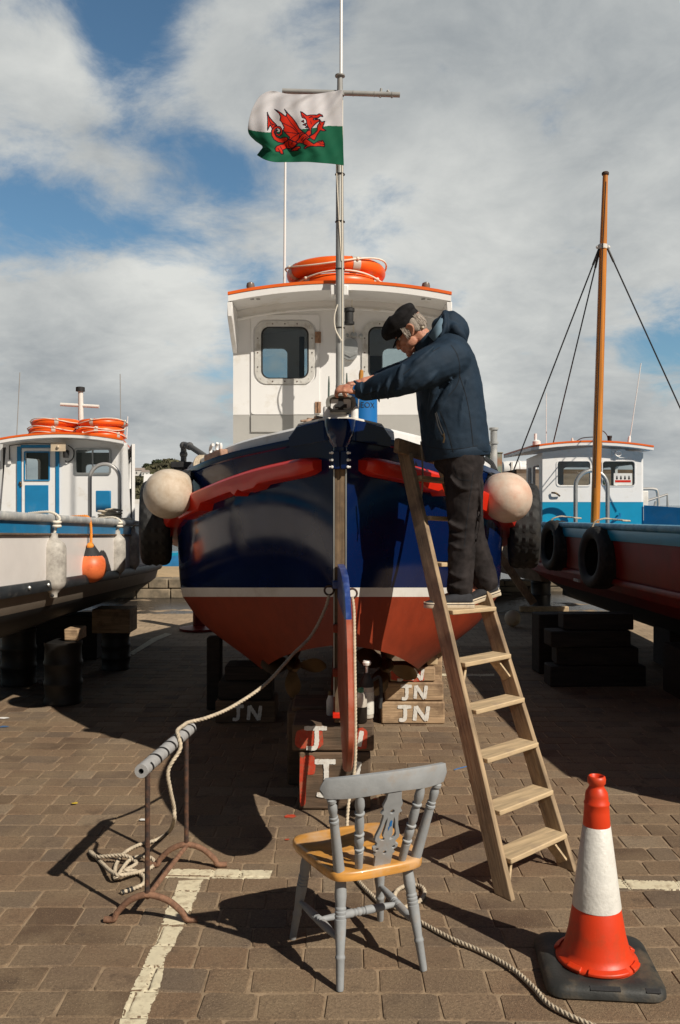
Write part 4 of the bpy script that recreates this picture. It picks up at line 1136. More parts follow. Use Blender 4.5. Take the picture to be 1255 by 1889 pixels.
    cloth = dict(rough=.75, var=.05, translucent=.35, spec=.2)
    for nm, col in (('flag_white', (.74, .73, .75)), ('flag_green', (.015, .16, .085)), ('flag_red', (.72, .032, .010)), ('flag_black', (.02, .008, .02))): me.materials.append(mat(nm, col, **cloth))
    me.polygons.foreach_set('material_index', mi.astype(np.int32)); me.shade_smooth()
    o = bpy.data.objects.new('flag', me); sc.collection.objects.link(o); o.location = c
    q = o.modifiers.new('s', 'SOLIDIFY'); q.thickness = .0015
    tag(o, 'white and green flag with red dragon flying from the navy boat mast', 'flag')
flag()

# ---------------------------------------------------------------- round fenders on the quarters
def ball_fender(c, r, neck, mname, label, cat='fender'):
    c = Vector(c); nd = (Vector(neck) - c).normalized()
    t = thing('ball_fender', c - Vector((0, 0, r)), label, cat, 'white ball fenders on the navy boat quarters')
    q = MB(); prof = [(0.001, -r)]
    for a in np.linspace(-82, 42, 22): prof.append((r*math.cos(R(a)), r*math.sin(R(a))*1.02))
    prof += [(r*.60, r*.86), (r*.45, r*1.02), (r*.34, r*1.12)]
    q.lathe(prof, c, nd, 36, capa=False); q.build('ball', M[mname], t, angle=180)
    q = MB(); q.lathe([(r*.36, r*1.08), (r*.30, r*1.22), (r*.20, r*1.36), (r*.17, r*1.55), (r*.10, r*1.6)], c, nd, 20)
    for k in range(6):
        a = 2*math.pi*k/6; d = rot_to(nd) @ Vector((math.cos(a), math.sin(a), 0))
        q.tube([c + nd*r*1.1 + d*r*.34, c + nd*r*1.5 + d*r*.18], r*.035, 6)
    q.build('neck', M['black'], t)
    return t
lc = W(311, 911, 6.22); ln = W(372, 856, 6.5)
ball_fender(lc, .178, ln, 'fender_white', 'stained white ball fender hanging from the left quarter of the navy boat')
rc = W(935, 918, 6.25); rn = W(884, 858, 6.55)
ball_fender(rc, .181, rn, 'fender_bounce', 'stained white ball fender with painted red bounce hanging behind the man on the ladder')
q = MB()
for i in range(4):
    cc = ln + Vector((.012*i - .02, 0, .0)); q.tube(spline([cc + Vector((.055*math.cos(a)*.6, .05*math.sin(a*1.0), .06*math.sin(a))) for a in np.linspace(0, 6.28, 9)], 4), .012, 8)
rope_mesh(q, [ln + Vector((0, 0, .03)), ln + Vector((.09, .05, .02)), ln + Vector((.2, .15, .0))], .014)
tag(q.build('rope_lashing', M['rope'], angle=180), 'beige rope lashing knotted round the neck of the left white ball fender', 'rope')

# ---------------------------------------------------------------- tyres
def tyre_mesh(Rt, wdt, n=84):
    q = MB(); prof = [(.58, -.34), (.60, -.40), (.70, -.49), (.84, -.50), (.93, -.44), (.975, -.34), (.99, -.22), (1, -.11), (1, 0), (1, .11), (.99, .22), (.975, .34), (.93, .44), (.84, .50), (.70, .49), (.60, .40), (.58, .34), (.62, .30), (.80, .38), (.92, .32), (.94, 0), (.92, -.32), (.80, -.38), (.62, -.30)]
    vs = []; k = len(prof)
    for i in range(n):
        a = 2*math.pi*i/n
        for j, (r_, z) in enumerate(prof):
            rr = r_
            if 5 <= j <= 11 and ((i + (j % 2)*2) % 4 == 0 or j in (7, 9)): rr = r_ - .036
            if j in (4, 12) and i % 4 == 0: rr = r_ - .030
            vs.append(Vector((rr*Rt*math.cos(a), rr*Rt*math.sin(a), z*wdt)))
    fs = [(i*k+j, i*k+(j+1) % k, ((i+1) % n)*k+(j+1) % k, ((i+1) % n)*k+j) for i in range(n) for j in range(k)]
    q.add(vs, fs); return q
TYRE_ME = None
def tyre(c, Rt, wdt, axis, label):
    q = tyre_mesh(Rt, wdt); Mx = rot_to(axis); c = Vector(c)
    q.v = [tuple(c + Mx @ Vector(v)) for v in q.v]
    o = q.build('tyre', M['tyre'], angle=40); tag(o, label, 'tyre', 'old tyres hung along the hulls as fenders'); return o
tyre((-1.555, 7.35, 1.60), .365, .25, (-1, -.16, 0), 'big black tyre edge-on below the white ball fender on the navy hull, left side')
tyre((1.555, 7.35, 1.575), .365, .25, (1, -.16, 0), 'big black tyre edge-on behind the bounce-tinted ball fender on the navy hull')

# ---------------------------------------------------------------- drum, rag heap, tool on the after deck
dc = Vector((.148, 5.6, 2.08))
t = thing('plastic_drum', dc, 'blue plastic drum with hand-lettered black word behind the man\'s hands', 'drum')
q = MB(); q.lathe([(.085, 0), (.093, .01), (.093, .36), (.097, .365), (.097, .385), (.085, .39)], dc, n=32); q.build('drum', M['poly_blue'], t)
def text_mesh(body, size, name, m, parent, fn, ext=.0015):
    cu = bpy.data.curves.new(name, 'FONT'); cu.body = body; cu.size = size; cu.resolution_u = 3; cu.align_x = 'CENTER'
    tmp = bpy.data.objects.new('tmp', cu); sc.collection.objects.link(tmp)
    bpy.context.view_layer.update()
    me = bpy.data.meshes.new_from_object(tmp.evaluated_get(bpy.context.evaluated_depsgraph_get()))
    vs = [v.co.copy() for v in me.vertices]; fs = [tuple(p.vertices) for p in me.polygons]
    bpy.data.objects.remove(tmp); bpy.data.curves.remove(cu)
    q = MB(); q.add([fn(v.x, v.y) for v in vs], fs); return q.build(name, m, parent, angle=180)
text_mesh('NEOX', .05, 'lettering', M['black_tape'], t, lambda x, y: dc + Vector((.0945*math.sin(x/.0945 + .12), -.0945*math.cos(x/.0945 + .12), y + .29)))
q = MB(); rn_ = random.Random(5)
b0 = Vector((-.15, 5.30, 2.235))
for k in range(16):
    p0 = b0 + Vector((rn_.uniform(-.06, .07), rn_.uniform(-.02, .05), .04*math.exp(-2*rn_.random())))
    q.tube(spline([p0, p0 + Vector((rn_.uniform(-.04, .05), .02, rn_.uniform(0, .02))), p0 + Vector((rn_.uniform(-.05, .06), 0, rn_.uniform(-.02, .012)))], 5), rn_.uniform(.006, .012), 7)
tag(q.build('net_heap', mat('brown_net_rag', (.36, .24, .17), .9, var=.5, scale=40, bump=.4), angle=180), 'heap of brown net and rag on the stern deck left of the vent cowl', 'net')
a = W(664, 700, 5.3); b = a + Vector((-.012, 0, -.2))
t = thing('screwdriver', b, 'tool with amber handle standing behind the man\'s wrist', 'screwdriver')
q = MB(); q.lathe([(.010, 0), (.014, .02), (.011, .05), (.015, .08), (.012, .105), (.004, .11)], a - Vector((0, 0, .05)), (.1, 0, 1), 12); q.build('handle', mat('amber_plastic', (.55, .25, .05), .35), t)
q = MB(); q.tube([a - Vector((.003, 0, .05)), b], .004, 8); q.build('blade', M['steel'], t)
for i, px in enumerate((607, 640)):
    a = W(px, 688 if i else 694, 5.35); t = MB(); t.tube([a, a + Vector((0, 0, -.05)), a + Vector((-.004, 0, -.26))], [.003, .006, .006], 8)
    tag(t.build('file_tool', mat('green_file', (.10, .14, .12), .6), angle=60), ('dark thin file standing just right of the mast foot', 'greenish thin file standing just left of the mast foot')[1-i], 'file')
# ================================================================== timber blocks under the boat
def strokes(lines, w, fn, jit=.12, rnd=random.Random(11)):
    q = MB()
    for ln in lines:
        P = resample(spline([Vector((*p, 0)) for p in ln], 6), .008) if len(ln) > 2 else resample([Vector((*p, 0)) for p in ln], .008)
        vs = []; n = len(P)
        for i, p in enumerate(P):
            d = (P[min(i+1, n-1)] - P[max(i-1, 0)]).normalized(); nn = Vector((-d.y, d.x, 0)); ww = w/2*(1 + rnd.uniform(-jit, jit))*(1.0 if 0 < i < n-1 else .8)
            vs += [fn(p.x + nn.x*ww, p.y + nn.y*ww), fn(p.x - nn.x*ww, p.y - nn.y*ww)]
        q.add(vs, [(2*i, 2*i+1, 2*i+3, 2*i+2) for i in range(n-1)])
    return q
def letterJ(x, z, w, h): return [[(x, z + h), (x + w, z + h)], [(x + w*.55, z + h), (x + w*.55, z + h*.3), (x + w*.45, z + .02*h), (x + w*.1, z + h*.02)]]
def letterN(x, z, w, h): return [[(x, z), (x + w*.1, z + h)], [(x + w*.1, z + h), (x + w*.85, z)], [(x + w*.85, z), (x + w, z + h)]]
def block(x0, x1, y0, y1, z0, z1, label, letters=None, red=None, wood='wood_block', lw=.026, name='timber_block', rot=0):
    q = MB(); c = Vector(((x0+x1)/2, (y0+y1)/2, (z0+z1)/2)); Mz = Matrix.Rotation(rot, 3, 'Z')
    q.box(c, (x1-x0, y1-y0, z1-z0 - .003), Mz)
    r_ = thing(name, (c.x, c.y, z0), label, 'timber block', 'timber blocks propping the boats')
    q.build('baulk', M[wood], r_, bevel=.012, bseg=2)
    f = lambda off: (lambda a, b: c + Mz @ Vector((x0 + a - c.x, y0 - off - c.y, z0 + b - c.z)))
    if red:
        for kk, (px_, pz_, pw, ph) in enumerate(red):
            rq = MB(); n = 18; fn = f(.0020 + .0012*kk)
            vs = [fn(px_, pz_)] + [fn(px_ + math.copysign(abs(math.cos(2*math.pi*i/n))**.45, math.cos(2*math.pi*i/n))*pw*random.uniform(.86, 1.0), pz_ + math.copysign(abs(math.sin(2*math.pi*i/n))**.45, math.sin(2*math.pi*i/n))*ph*random.uniform(.86, 1.0)) for i in range(n)]
            rq.add(vs, [(0, i+1, (i+1) % n + 1) for i in range(n)])
            rq.build('red_patch', M['red_letter'], r_, angle=180)
    if letters:
        for k_ in range(0, len(letters), 1):
            pass
        lets = [letters[0:2]] + ([letters[2:]] if len(letters) > 2 else [])
        for lt in lets:
            qq = MB()
            for k_, ln in enumerate(lt):
                t_ = strokes([ln], lw, f(.005 + .0012*k_)); qq.add(t_.v, t_.f)
            qq.build('painted_letter', M['white_letter'], r_, angle=180)
    return r_
# under the stern post
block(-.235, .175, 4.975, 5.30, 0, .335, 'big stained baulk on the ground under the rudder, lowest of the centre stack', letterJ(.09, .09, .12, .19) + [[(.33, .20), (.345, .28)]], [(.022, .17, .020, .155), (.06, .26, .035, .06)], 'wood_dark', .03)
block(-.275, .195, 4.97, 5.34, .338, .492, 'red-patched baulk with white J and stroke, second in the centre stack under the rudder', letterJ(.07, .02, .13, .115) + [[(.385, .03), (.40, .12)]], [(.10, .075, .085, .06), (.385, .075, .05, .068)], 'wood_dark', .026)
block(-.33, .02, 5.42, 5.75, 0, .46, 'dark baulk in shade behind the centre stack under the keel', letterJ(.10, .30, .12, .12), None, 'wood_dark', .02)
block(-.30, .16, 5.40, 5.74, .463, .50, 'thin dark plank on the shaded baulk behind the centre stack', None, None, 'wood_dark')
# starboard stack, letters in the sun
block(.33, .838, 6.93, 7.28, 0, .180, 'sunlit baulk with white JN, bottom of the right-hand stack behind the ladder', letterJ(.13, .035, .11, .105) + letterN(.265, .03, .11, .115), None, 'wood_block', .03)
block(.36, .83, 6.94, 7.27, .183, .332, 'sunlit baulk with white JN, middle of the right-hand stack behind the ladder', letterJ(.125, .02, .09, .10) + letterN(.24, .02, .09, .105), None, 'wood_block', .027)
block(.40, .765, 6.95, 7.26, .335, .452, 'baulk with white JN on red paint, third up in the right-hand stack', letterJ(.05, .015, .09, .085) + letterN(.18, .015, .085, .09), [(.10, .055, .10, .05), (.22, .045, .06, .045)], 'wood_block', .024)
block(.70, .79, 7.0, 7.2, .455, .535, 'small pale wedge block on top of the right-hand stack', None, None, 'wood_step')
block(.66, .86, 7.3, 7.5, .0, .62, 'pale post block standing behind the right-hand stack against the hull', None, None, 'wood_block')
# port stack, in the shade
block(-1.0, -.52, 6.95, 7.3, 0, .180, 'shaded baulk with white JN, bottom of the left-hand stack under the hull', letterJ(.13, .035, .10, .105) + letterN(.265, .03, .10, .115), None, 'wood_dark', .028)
block(-.98, -.55, 6.97, 7.3, .183, .33, 'shaded plain baulk, middle of the left-hand stack under the hull', None, None, 'wood_shade')
block(-.93, -.58, 6.99, 7.28, .333, .452, 'shaded plain baulk, top of the left-hand stack under the hull', None, None, 'wood_shade')
block(-1.14, -1.02, 7.4, 7.55, 0, .62, 'grey upright prop in the shade left of the left-hand stack', None, None, 'wood_shade')
# bottles on the centre stack
def bottle(name, c, prof, m, label, cat, extra=None):
    t = thing(name, c, label, cat); q = MB(); q.lathe(prof, c, n=24); q.build('body', m, t, angle=50)
    if extra: extra(t, Vector(c))
    return t
clear_pl = mat('milky_plastic', (.46, .42, .36), .35, var=.08)
dark_fl = mat('dark_liquid_bottle', (.015, .012, .01), .3)
def sprayer_parts(t, c):
    q = MB(); q.lathe([(.040, .185), (.041, .2), (.030, .235), (.018, .255), (.018, .27)], c, n=24); q.build('collar', M['black'], t)
    q = MB(); q.lathe([(.007, .27), (.008, .31), (.022, .315), (.026, .33), (.020, .34)], c, n=18); q.build('pump_knob', M['white_dirty'], t)
    q = MB(); q.lathe([(.0425, .03), (.0425, .16)], c, n=24, capa=False, capb=False); q.build('paper_label', mat('printed_white_label', (.62, .60, .54), .5, dirt=(.12, .12, .12), dscale=55, damt=.68), t)
    q = MB(); q.tube(spline([c + Vector((.03, 0, .22)), c + Vector((.075, .01, .24)), c + Vector((.085, .01, .15)), c + Vector((.08, 0, .06))], 6), .011, 8); q.build('hose', M['black'], t)
bottle('pump_sprayer', (.158, 5.12, .492), [(.03, 0), (.04, .008), (.041, .18), (.04, .19)], clear_pl, 'white pump sprayer with black collar standing on the baulk right of the rudder', 'sprayer', sprayer_parts)
def bot_parts(t, c):
    q = MB(); q.lathe([(.0375, .095), (.037, .14), (.030, .165), (.016, .178)], c, n=20, capa=False); q.build('clear_shoulder', clear_pl, t, angle=60)
    q = MB(); q.lathe([(.018, .176), (.018, .198), (.014, .202)], c, n=18); q.build('lid', mat('green_lid', (.03, .14, .09), .4), t)
bottle('plastic_bottle', (.120, 5.02, .492), [(.030, 0), (.037, .008), (.0375, .095)], dark_fl, 'half-full bottle of dark liquid with green lid beside the pump sprayer', 'bottle', bot_parts)
def bot2(t, c):
    q = MB(); q.lathe([(.016, .12), (.016, .145), (.012, .15)], c, n=16); q.build('lid', M['brass'], t)
bottle('plastic_bottle', (-.055, 5.20, .492), [(.022, 0), (.027, .006), (.027, .085), (.016, .115), (.015, .125)], M['white_dirty'], 'small white bottle in shade just left of the stern post', 'bottle', bot2)

# ================================================================== trestle stand
A = W(268, 1702, 3.64); A.z = 0
st = thing('trestle_stand', (-.79, 3.9, 0), 'rusty metal trestle with a grey lagged top bar holding up the mooring rope', 'trestle')
YN, YF = 3.635, 4.19
XN, XF = -.808, -.742
def arch(x, y, wl, wr, h):
    P = [Vector((x - wl - .035, y + .005, .012)), Vector((x - wl + .004, y, .016)), Vector((x - wl*.86, y, h*.38)), Vector((x - wl*.5, y, h*.80)), Vector((x, y, h)), Vector((x + wr*.5, y, h*.80)), Vector((x + wr*.86, y, h*.38)), Vector((x + wr - .004, y, .016)), Vector((x + wr + .04, y + .005, .012))]
    q = MB(); q.tube(spline(P, 7), .0135, 10); return q
arch(XN, YN, .145, .17, .118).build('arched_foot', M['rust_arch'], st, angle=60)
arch(XF, YF, .145, .155, .112).build('arched_foot', M['rust_arch'], st, angle=60)
tN, tF = Vector((XN + .004, YN - .01, .64)), Vector((XF, YF, .643))
for a, b in ((Vector((XN, YN, .115)), tN), (Vector((XF, YF, .11)), tF)):
    q = MB(); q.tube([a, a.lerp(b, .5), b], .0108, 10); q.build('post', M['rust'], st)
q = MB(); q.tube([Vector((XN, YN, .108)), Vector((XF, YF, .104))], .011, 10); q.build('stretcher', M['rust_arch'], st)
d_ = (tF - tN).normalized(); pa, pb = tN - d_*.045 + Vector((-.012, 0, .012)), tF + d_*.07 + Vector((0, 0, .012))
q = MB(); P = resample([pa, pb], .012); F_ = frames(P)
for r0, r1, sgn in ((.029, .015, 1),):
    vs = []; n = 22
    for i, p in enumerate(P):
        u, w = F_[i]; rr = .0285*(1 + .05*math.sin(i*1.9) * .6)
        for k in range(n): vs.append(p + (u*math.cos(2*math.pi*k/n) + w*math.sin(2*math.pi*k/n))*rr)
    fs = [(i*n+k, i*n+(k+1) % n, (i+1)*n+(k+1) % n, (i+1)*n+k) for i in range(len(P)-1) for k in range(n)]
    q.add(vs, fs)
    b = len(vs)
    for end, i in ((0, 0), (1, len(P)-1)):
        u, w = F_[i]; inner = [P[i] + (u*math.cos(2*math.pi*k/n) + w*math.sin(2*math.pi*k/n))*.011 + (d_ if end == 0 else -d_)*.0 for k in range(n)]
        deep = [v + (d_ if end == 0 else -d_)*.03 for v in inner]
        ring = [vs[i*n+k] for k in range(n)]
        q.add(ring + inner + deep, [(k, (k+1) % n, n+(k+1) % n, n+k) for k in range(n)] + [(n+k, n+(k+1) % n, 2*n+(k+1) % n, 2*n+k) for k in range(n)] + [tuple(range(2*n, 3*n))], [0]*n + [1]*(n+1))
lag = q.build('foam_lagging', [M['foam'], M['black']], st, angle=40)
q = MB(); L_ = (pb - pa).length; n = 260; vs = []
F0 = frames([pa, pb])[0]
for i in range(n+1):
    t = i/n; a = 2*math.pi*6.2*t; p = pa.lerp(pb, .08 + .9*t)
    for dz in (-.0075, .0075):
        vs.append(p + d_*dz + (F0[0]*math.cos(a) + F0[1]*math.sin(a))*.0310)
q.add(vs, [(2*i, 2*i+1, 2*i+3, 2*i+2) for i in range(n)]); q.build('black_tape_wrap', M['black_tape'], lag, angle=180)

# ================================================================== ropes
rp = MB()
gz = .012
def gp(px, py, z=gz):
    v = G(px, py, z); return v
top = lambda t, up=.040: pa.lerp(pb, t) + Vector((.0, 0, up))
pts = [Vector((-.062, 4.935, 1.24)), Vector((-.085, 4.92, 1.16)), Vector((-.16, 4.86, 1.02)), W(540, 1208, 4.72), W(490, 1262, 4.58), W(430, 1303, 4.42), W(385, 1323, 4.30), top(.97, .034), top(.84, .041), top(.70, .041), top(.60, .028) + Vector((.028, 0, 0)), top(.57, -.02) + Vector((.040, 0, 0)),
       W(311, 1420, 3.93), W(314, 1455, 3.93), W(321, 1490, 3.97), W(321, 1515, 4.02), gp(312, 1534), gp(290, 1549), gp(258, 1558), gp(232, 1572), gp(216, 1592), gp(212, 1612), gp(214, 1621), gp(222, 1609, .03), gp(238, 1588, .035), gp(258, 1580, .035), gp(280, 1583, .03), gp(285, 1594), gp(272, 1604), gp(240, 1612, .035), gp(218, 1614, .05), gp(204, 1607, .035), gp(188, 1592), gp(172, 1575), gp(166, 1571), gp(178, 1580, .03), gp(200, 1579, .04), gp(230, 1578, .05), gp(252, 1591, .03), gp(236, 1603, .035), gp(222, 1609, .02), gp(234, 1606, .035), gp(254, 1608, .02), gp(266, 1618), gp(265, 1630), gp(250, 1638), gp(224, 1647)]
rope_mesh(rp, pts, .0098)
r1 = thing('mooring_rope', gp(230, 1600, 0), 'pale rope sagging from the rudder over the trestle into a tangled heap', 'rope')
rp.build('rope', M['rope'], r1, angle=180)
q = MB()
e0, e1 = gp(250, 1638), gp(224, 1647)
for t in (.30, .55, .92): q.tube([e0.lerp(e1, t - .07), e0.lerp(e1, t + .07)], .0125, 12)
q.build('whipping_tape', M['black_tape'], r1)
rp = MB()
pts = [Vector((.068, 4.80, 1.24)), Vector((.077, 4.79, 1.15)), Vector((.08, 4.74, .90)), Vector((.083, 4.70, .60)), Vector((.080, 4.67, .35)), Vector((.045, 4.62, .16)), gp(640, 1545, .02), gp(640, 1575), gp(650, 1606), gp(664, 1628), gp(685, 1650), gp(706, 1668), gp(738, 1674), gp(768, 1667), gp(783, 1650), gp(779, 1637), gp(762, 1632), gp(738, 1639, .02), gp(728, 1655, .035), gp(740, 1678, .03), gp(775, 1700), gp(830, 1730), gp(890, 1756), gp(945, 1787), gp(985, 1822), gp(1010, 1850), gp(1050, 1873), gp(1110, 1898), gp(1180, 1925)]
rope_mesh(rp, pts, .0098)
tag(rp.build('mooring_rope', M['rope'], angle=180), 'pale rope hanging beside the rudder, then looping under the chair towards the cone', 'rope')
# blue thread by the ladder
q = MB(); q.tube(spline([gp(838, 1420, .004), gp(852, 1416, .004), gp(866, 1413, .004)], 6), .003, 5); tag(q.build('blue_cord', M['poly_blue'], angle=180), 'short thin blue cord lying on the paving left of the ladder', 'cord')

# ================================================================== wooden ladder
lad = thing('wooden_ladder', (.9, 4.05, 0), 'old wooden step ladder leaning on the red strake with the man standing on it', 'ladder')
L0, L1 = Vector((.737, 3.873, 0.0)), Vector((.375, 5.15, 2.10))
R0, R1 = Vector((1.096, 4.18, 0.0)), Vector((.62, 5.40, 2.08))
acr = ((R0 - L0) + (R1 - L1)).normalized()
along = (L1 - L0).normalized(); face = acr.cross(along).normalized()      # face: out of the ladder plane
if face.y > 0: face = -face
def stile(a, b, nm):
    q = MB(); q.beam(a, b, .030, .090, up=-face); return q
for a, b in ((L0, L1), (R0, R1)):
    d = (b - a).normalized(); s_ = acr - d*acr.dot(d); s_.normalize(); n_ = s_.cross(d)
    if n_.y > 0: n_ = -n_
    q = MB(); vs = []
    for p in (a, b):
        for u, w in ((-.015, -.045), (.015, -.045), (.015, .045), (-.015, .045)): vs.append(p + s_*u + n_*w)
    # foot cut level with the ground, head cut level
    for i in range(4):
        v = vs[i]; vs[i] = v - d*(v.z - .001)/d.z
        v = vs[i+4]; vs[i+4] = v - d*(v.z - (2.135 if i in (0, 3) else 2.12))/d.z
    q.add(vs, [(3,2,1,0), (4,5,6,7), (0,1,5,4), (1,2,6,5), (2,3,7,6), (3,0,4,7)])
    q.build('stile', M['wood_pale'], lad, bevel=.004)
for i, t in enumerate((.067, .152, .25, .347, .447, .565, .68, .80, .91)):
    tr = t + (.004 if i < 5 else 0)
    a, b = L0.lerp(L1, t), R0.lerp(R1, tr)
    s_ = (b - a).normalized(); fwd = Vector((s_.y, -s_.x, 0)).normalized()
    q = MB(); c = (a + b)/2
    tz = Vector((0, 0, 1))
    Mx = Matrix((s_, -fwd, s_.cross(-fwd))).transposed()
    q.box(c + fwd*.012, ((b - a).length - .028, .125, .024), Mx)
    q.build('step', M['wood_step'], lad, bevel=.004)
for i, t in ((0, .067), (4, .447)):
    for (P0, P1, sg) in ((L0, L1, 1), (R0, R1, -1)):
        a = P0.lerp(P1, t - .052) + acr*sg*.017; b = P0.lerp(P1, t - .006) + acr*sg*.085
        q = MB(); q.beam(a, b, .012, .05, up=face); q.build('brace', M['wood_step'], lad)
a, b = L1 - acr*.135 + face*.05 + Vector((0, 0, -.055)), R1 + acr*.03 + face*.05 + Vector((0, 0, -.09))
q = MB(); q.beam(a + face*.03 + Vector((0, 0, .01)), b + face*.0 + Vector((0, 0, .01)), .035, .085, up=(0, 0, 1)); 
q.v = [tuple(Vector(v)) for v in q.v]
hb_ = q.build('top_board', M['wood_pale'], lad, bevel=.006)
q = MB(); p = L1 + acr*.06 + face*.10
q.tube(spline([p + Vector((0, 0, -.02)), p + Vector((.01, 0, -.25)), p + Vector((-.015, -.02, -.5)), p + Vector((.012, -.01, -.66))], 8), .0055, 6); q.build('hanging_cord', M['rope'], lad, angle=180)

# ================================================================== chair
ch = thing('wooden_chair', (.0725, 3.387, 0), 'grey-painted spindle-back kitchen chair with stripped pine seat standing on the paving', 'chair')
e1 = Vector((.917, .400, 0)).normalized(); e2 = Vector((-.400, .917, 0)).normalized()      # across, and back-to-front (away from us)
CO = Vector((.0725, 3.387, 0))
def cp(a, b, z): return CO + e1*a + e2*b + Vector((0, 0, z))
ST = .420
# feet and leg tops
legs = [((-.172, -.212), (-.135, -.135)), ((.172, -.212), (.135, -.140)), ((-.197, .207), (-.155, .135)), ((.197, .207), (.155, .135))]
def turned(a, b, prof, n=16):
    """turned spindle from a (prof t=0) to b"""
    d = b - a; L = d.length; q = MB()
    q.lathe([(r_, t*L) for t, r_ in prof], a, d, n); return q
legprof = [(0, .0125), (.02, .014), (.26, .0165), (.27, .0185), (.285, .0185), (.295, .0165), (.31, .0155), (.50, .0205), (.60, .022), (.605, .019), (.62, .0215), (.632, .0215), (.64, .019), (.655, .0215), (.667, .0215), (.675, .019), (.69, .0215), (.70, .021), (.71, .0185), (.80, .0225), (.92, .0205), (1.0, .0165)]
for (f, t_) in legs:
    turned(cp(*f, .001), cp(*t_, ST - .030), legprof).build('leg', M['chair_grey'], ch, angle=30)
stp = [(0, .009), (.25, .014), (.36, .0165), (.42, .0165), (.43, .013), (.45, .016), (.47, .013), (.49, .0165), (.51, .0165), (.53, .013), (.55, .016), (.57, .013), (.58, .0165), (.66, .0165), (.8, .014), (1, .009)]
def lp(i, k): (f, t_) = legs[i]; return cp(f[0] + (t_[0]-f[0])*k, f[1] + (t_[1]-f[1])*k, .39*k)
turned(lp(0, .42), lp(2, .42), stp, 14).build('stretcher', M['chair_grey'], ch, angle=30)
turned(lp(1, .42), lp(3, .42), stp, 14).build('stretcher', M['chair_grey'], ch, angle=30)
turned(lp(0, .42).lerp(lp(2, .42), .5), lp(1, .42).lerp(lp(3, .42), .5), stp, 14).build('cross_stretcher', M['chair_grey'], ch, angle=30)
# seat: shield outline with a dished top
ol = spline([Vector((*p, 0)) for p in ((-.165, -.195), (-.10, -.212), (0, -.215), (.10, -.212), (.165, -.195), (.188, -.165), (.200, -.10), (.212, .05), (.216, .14), (.20, .19), (.15, .212), (.0, .220), (-.15, .212), (-.20, .19), (-.216, .14), (-.212, .05), (-.200, -.10), (-.188, -.165))], 5, closed=True)
def dish(x, y): return -.016*max(0, 1 - (x/.18)**2)*max(0, 1 - ((y - .03)/.165)**2)**.7*(1 - .45*math.exp(-(x/.035)**2)*(1 if y > 0 else .2))
rings = []
for k, z in ((.90, -.040), (.985, -.036), (1, -.026), (1, -.010), (.985, -.003), (.96, 0)):
    rings.append([cp(v.x*k, v.y*k, ST + z) for v in ol])
for k in (.9, .8, .65, .5, .35, .2, .08):
    rings.append([cp(v.x*k, v.y*k, ST + dish(v.x*k, v.y*k)) for v in ol])
q = MB(); q.loft(rings, closed=True, cap=True); q.build('seat', M['chair_seat'], ch, angle=45)
# top rail: curved, taller in the middle
def rail_c(s): 
    """centre line, s in -1..1"""
    return cp(-.004 + .252*s, -.285 + .055*s*s - .012*(1-s*s), 0)
rings = []
for s in np.linspace(-1, 1, 33):
    c = rail_c(s); t_ = (rail_c(min(1, s+.02)) - rail_c(max(-1, s-.02))).normalized(); nn = Vector((t_.y, -t_.x, 0))
    zt = .800 - .018*s*s - (.030*max(0, (abs(s) - .93)/.07)**2); zb = .718 + .006*math.cos(s*4) + (.022*max(0, (abs(s) - .93)/.07)**2)
    lean = nn*.012
    prof = [(-.011, zb), (.011, zb), (.0125, zb + .01), (.0125, zt - .01), (.009, zt), (-.009, zt), (-.0125, zt - .01), (-.0125, zb + .01)]
    rings.append([c + nn*o_ + lean*((z - zb)/.08) + Vector((0, 0, z)) for o_, z in prof])
q = MB(); q.loft(rings, closed=True, cap=True); q.build('top_rail', M['chair_grey'], ch, angle=40)
def to_rail(s): return rail_c(s) + Vector((0, 0, .722))
outp = [(0, .021), (.62, .0165), (.64, .0165), (.65, .0185), (.675, .0185), (.685, .014), (.70, .0165), (.72, .0165), (.73, .013), (.80, .0165), (.86, .017), (.90, .012), (.92, .018), (.955, .018), (.965, .012), (1, .011)]
innp = [(0, .013), (.02, .0145), (.24, .0165), (.25, .0125), (.27, .019), (.285, .019), (.295, .013), (.36, .0175), (.42, .0175), (.455, .012), (.47, .019), (.485, .019), (.495, .013), (.56, .0175), (.68, .0165), (.735, .0125), (.75, .019), (.765, .019), (.775, .013), (.85, .0185), (.92, .017), (1, .011)]
for s, b0, pr in ((-.86, (-.158, -.172), outp), (.86, (.160, -.172), outp), (-.48, (-.085, -.186), innp), (.52, (.092, -.186), innp)):
    turned(cp(*b0, ST - .002), to_rail(s), pr, 16).build('outer_post' if pr is outp else 'spindle', M['chair_grey'], ch, angle=30)
# pierced splat
half = [(.034, 0), (.036, .045), (.044, .050), (.036, .062), (.050, .070), (.052, .082), (.040, .088), (.038, .098), (.050, .112), (.049, .128), (.036, .165), (.031, .200), (.032, .212), (.043, .218), (.034, .232), (.040, .250), (.030, .275), (.027, .30)]
out2 = half + [(-x, y) for x, y in reversed(half)]
def circ(x, y, r_, n=10): return [(x + r_*math.cos(2*math.pi*k/n), y + r_*math.sin(2*math.pi*k/n)) for k in range(n)]
sl = [(.012, .107), (.022, .108), (.031, .117), (.033, .128), (.025, .155), (.019, .185), (.014, .196), (.013, .188), (.015, .160), (.020, .130), (.018, .120), (.011, .116)]
ho = [circ(0, .055, .007), circ(.002, .222, .0085), circ(-.034, .073, .006, 8), circ(.034, .073, .006, 8), sl, [(-x, y) for x, y in reversed(sl)]]
base = cp(.006, -.190, ST - .002); tp = to_rail(.04)
uyv = (tp - base); Ls = uyv.length; uyv.normalize(); uxv = e1 - uyv*e1.dot(uyv); uxv.normalize()
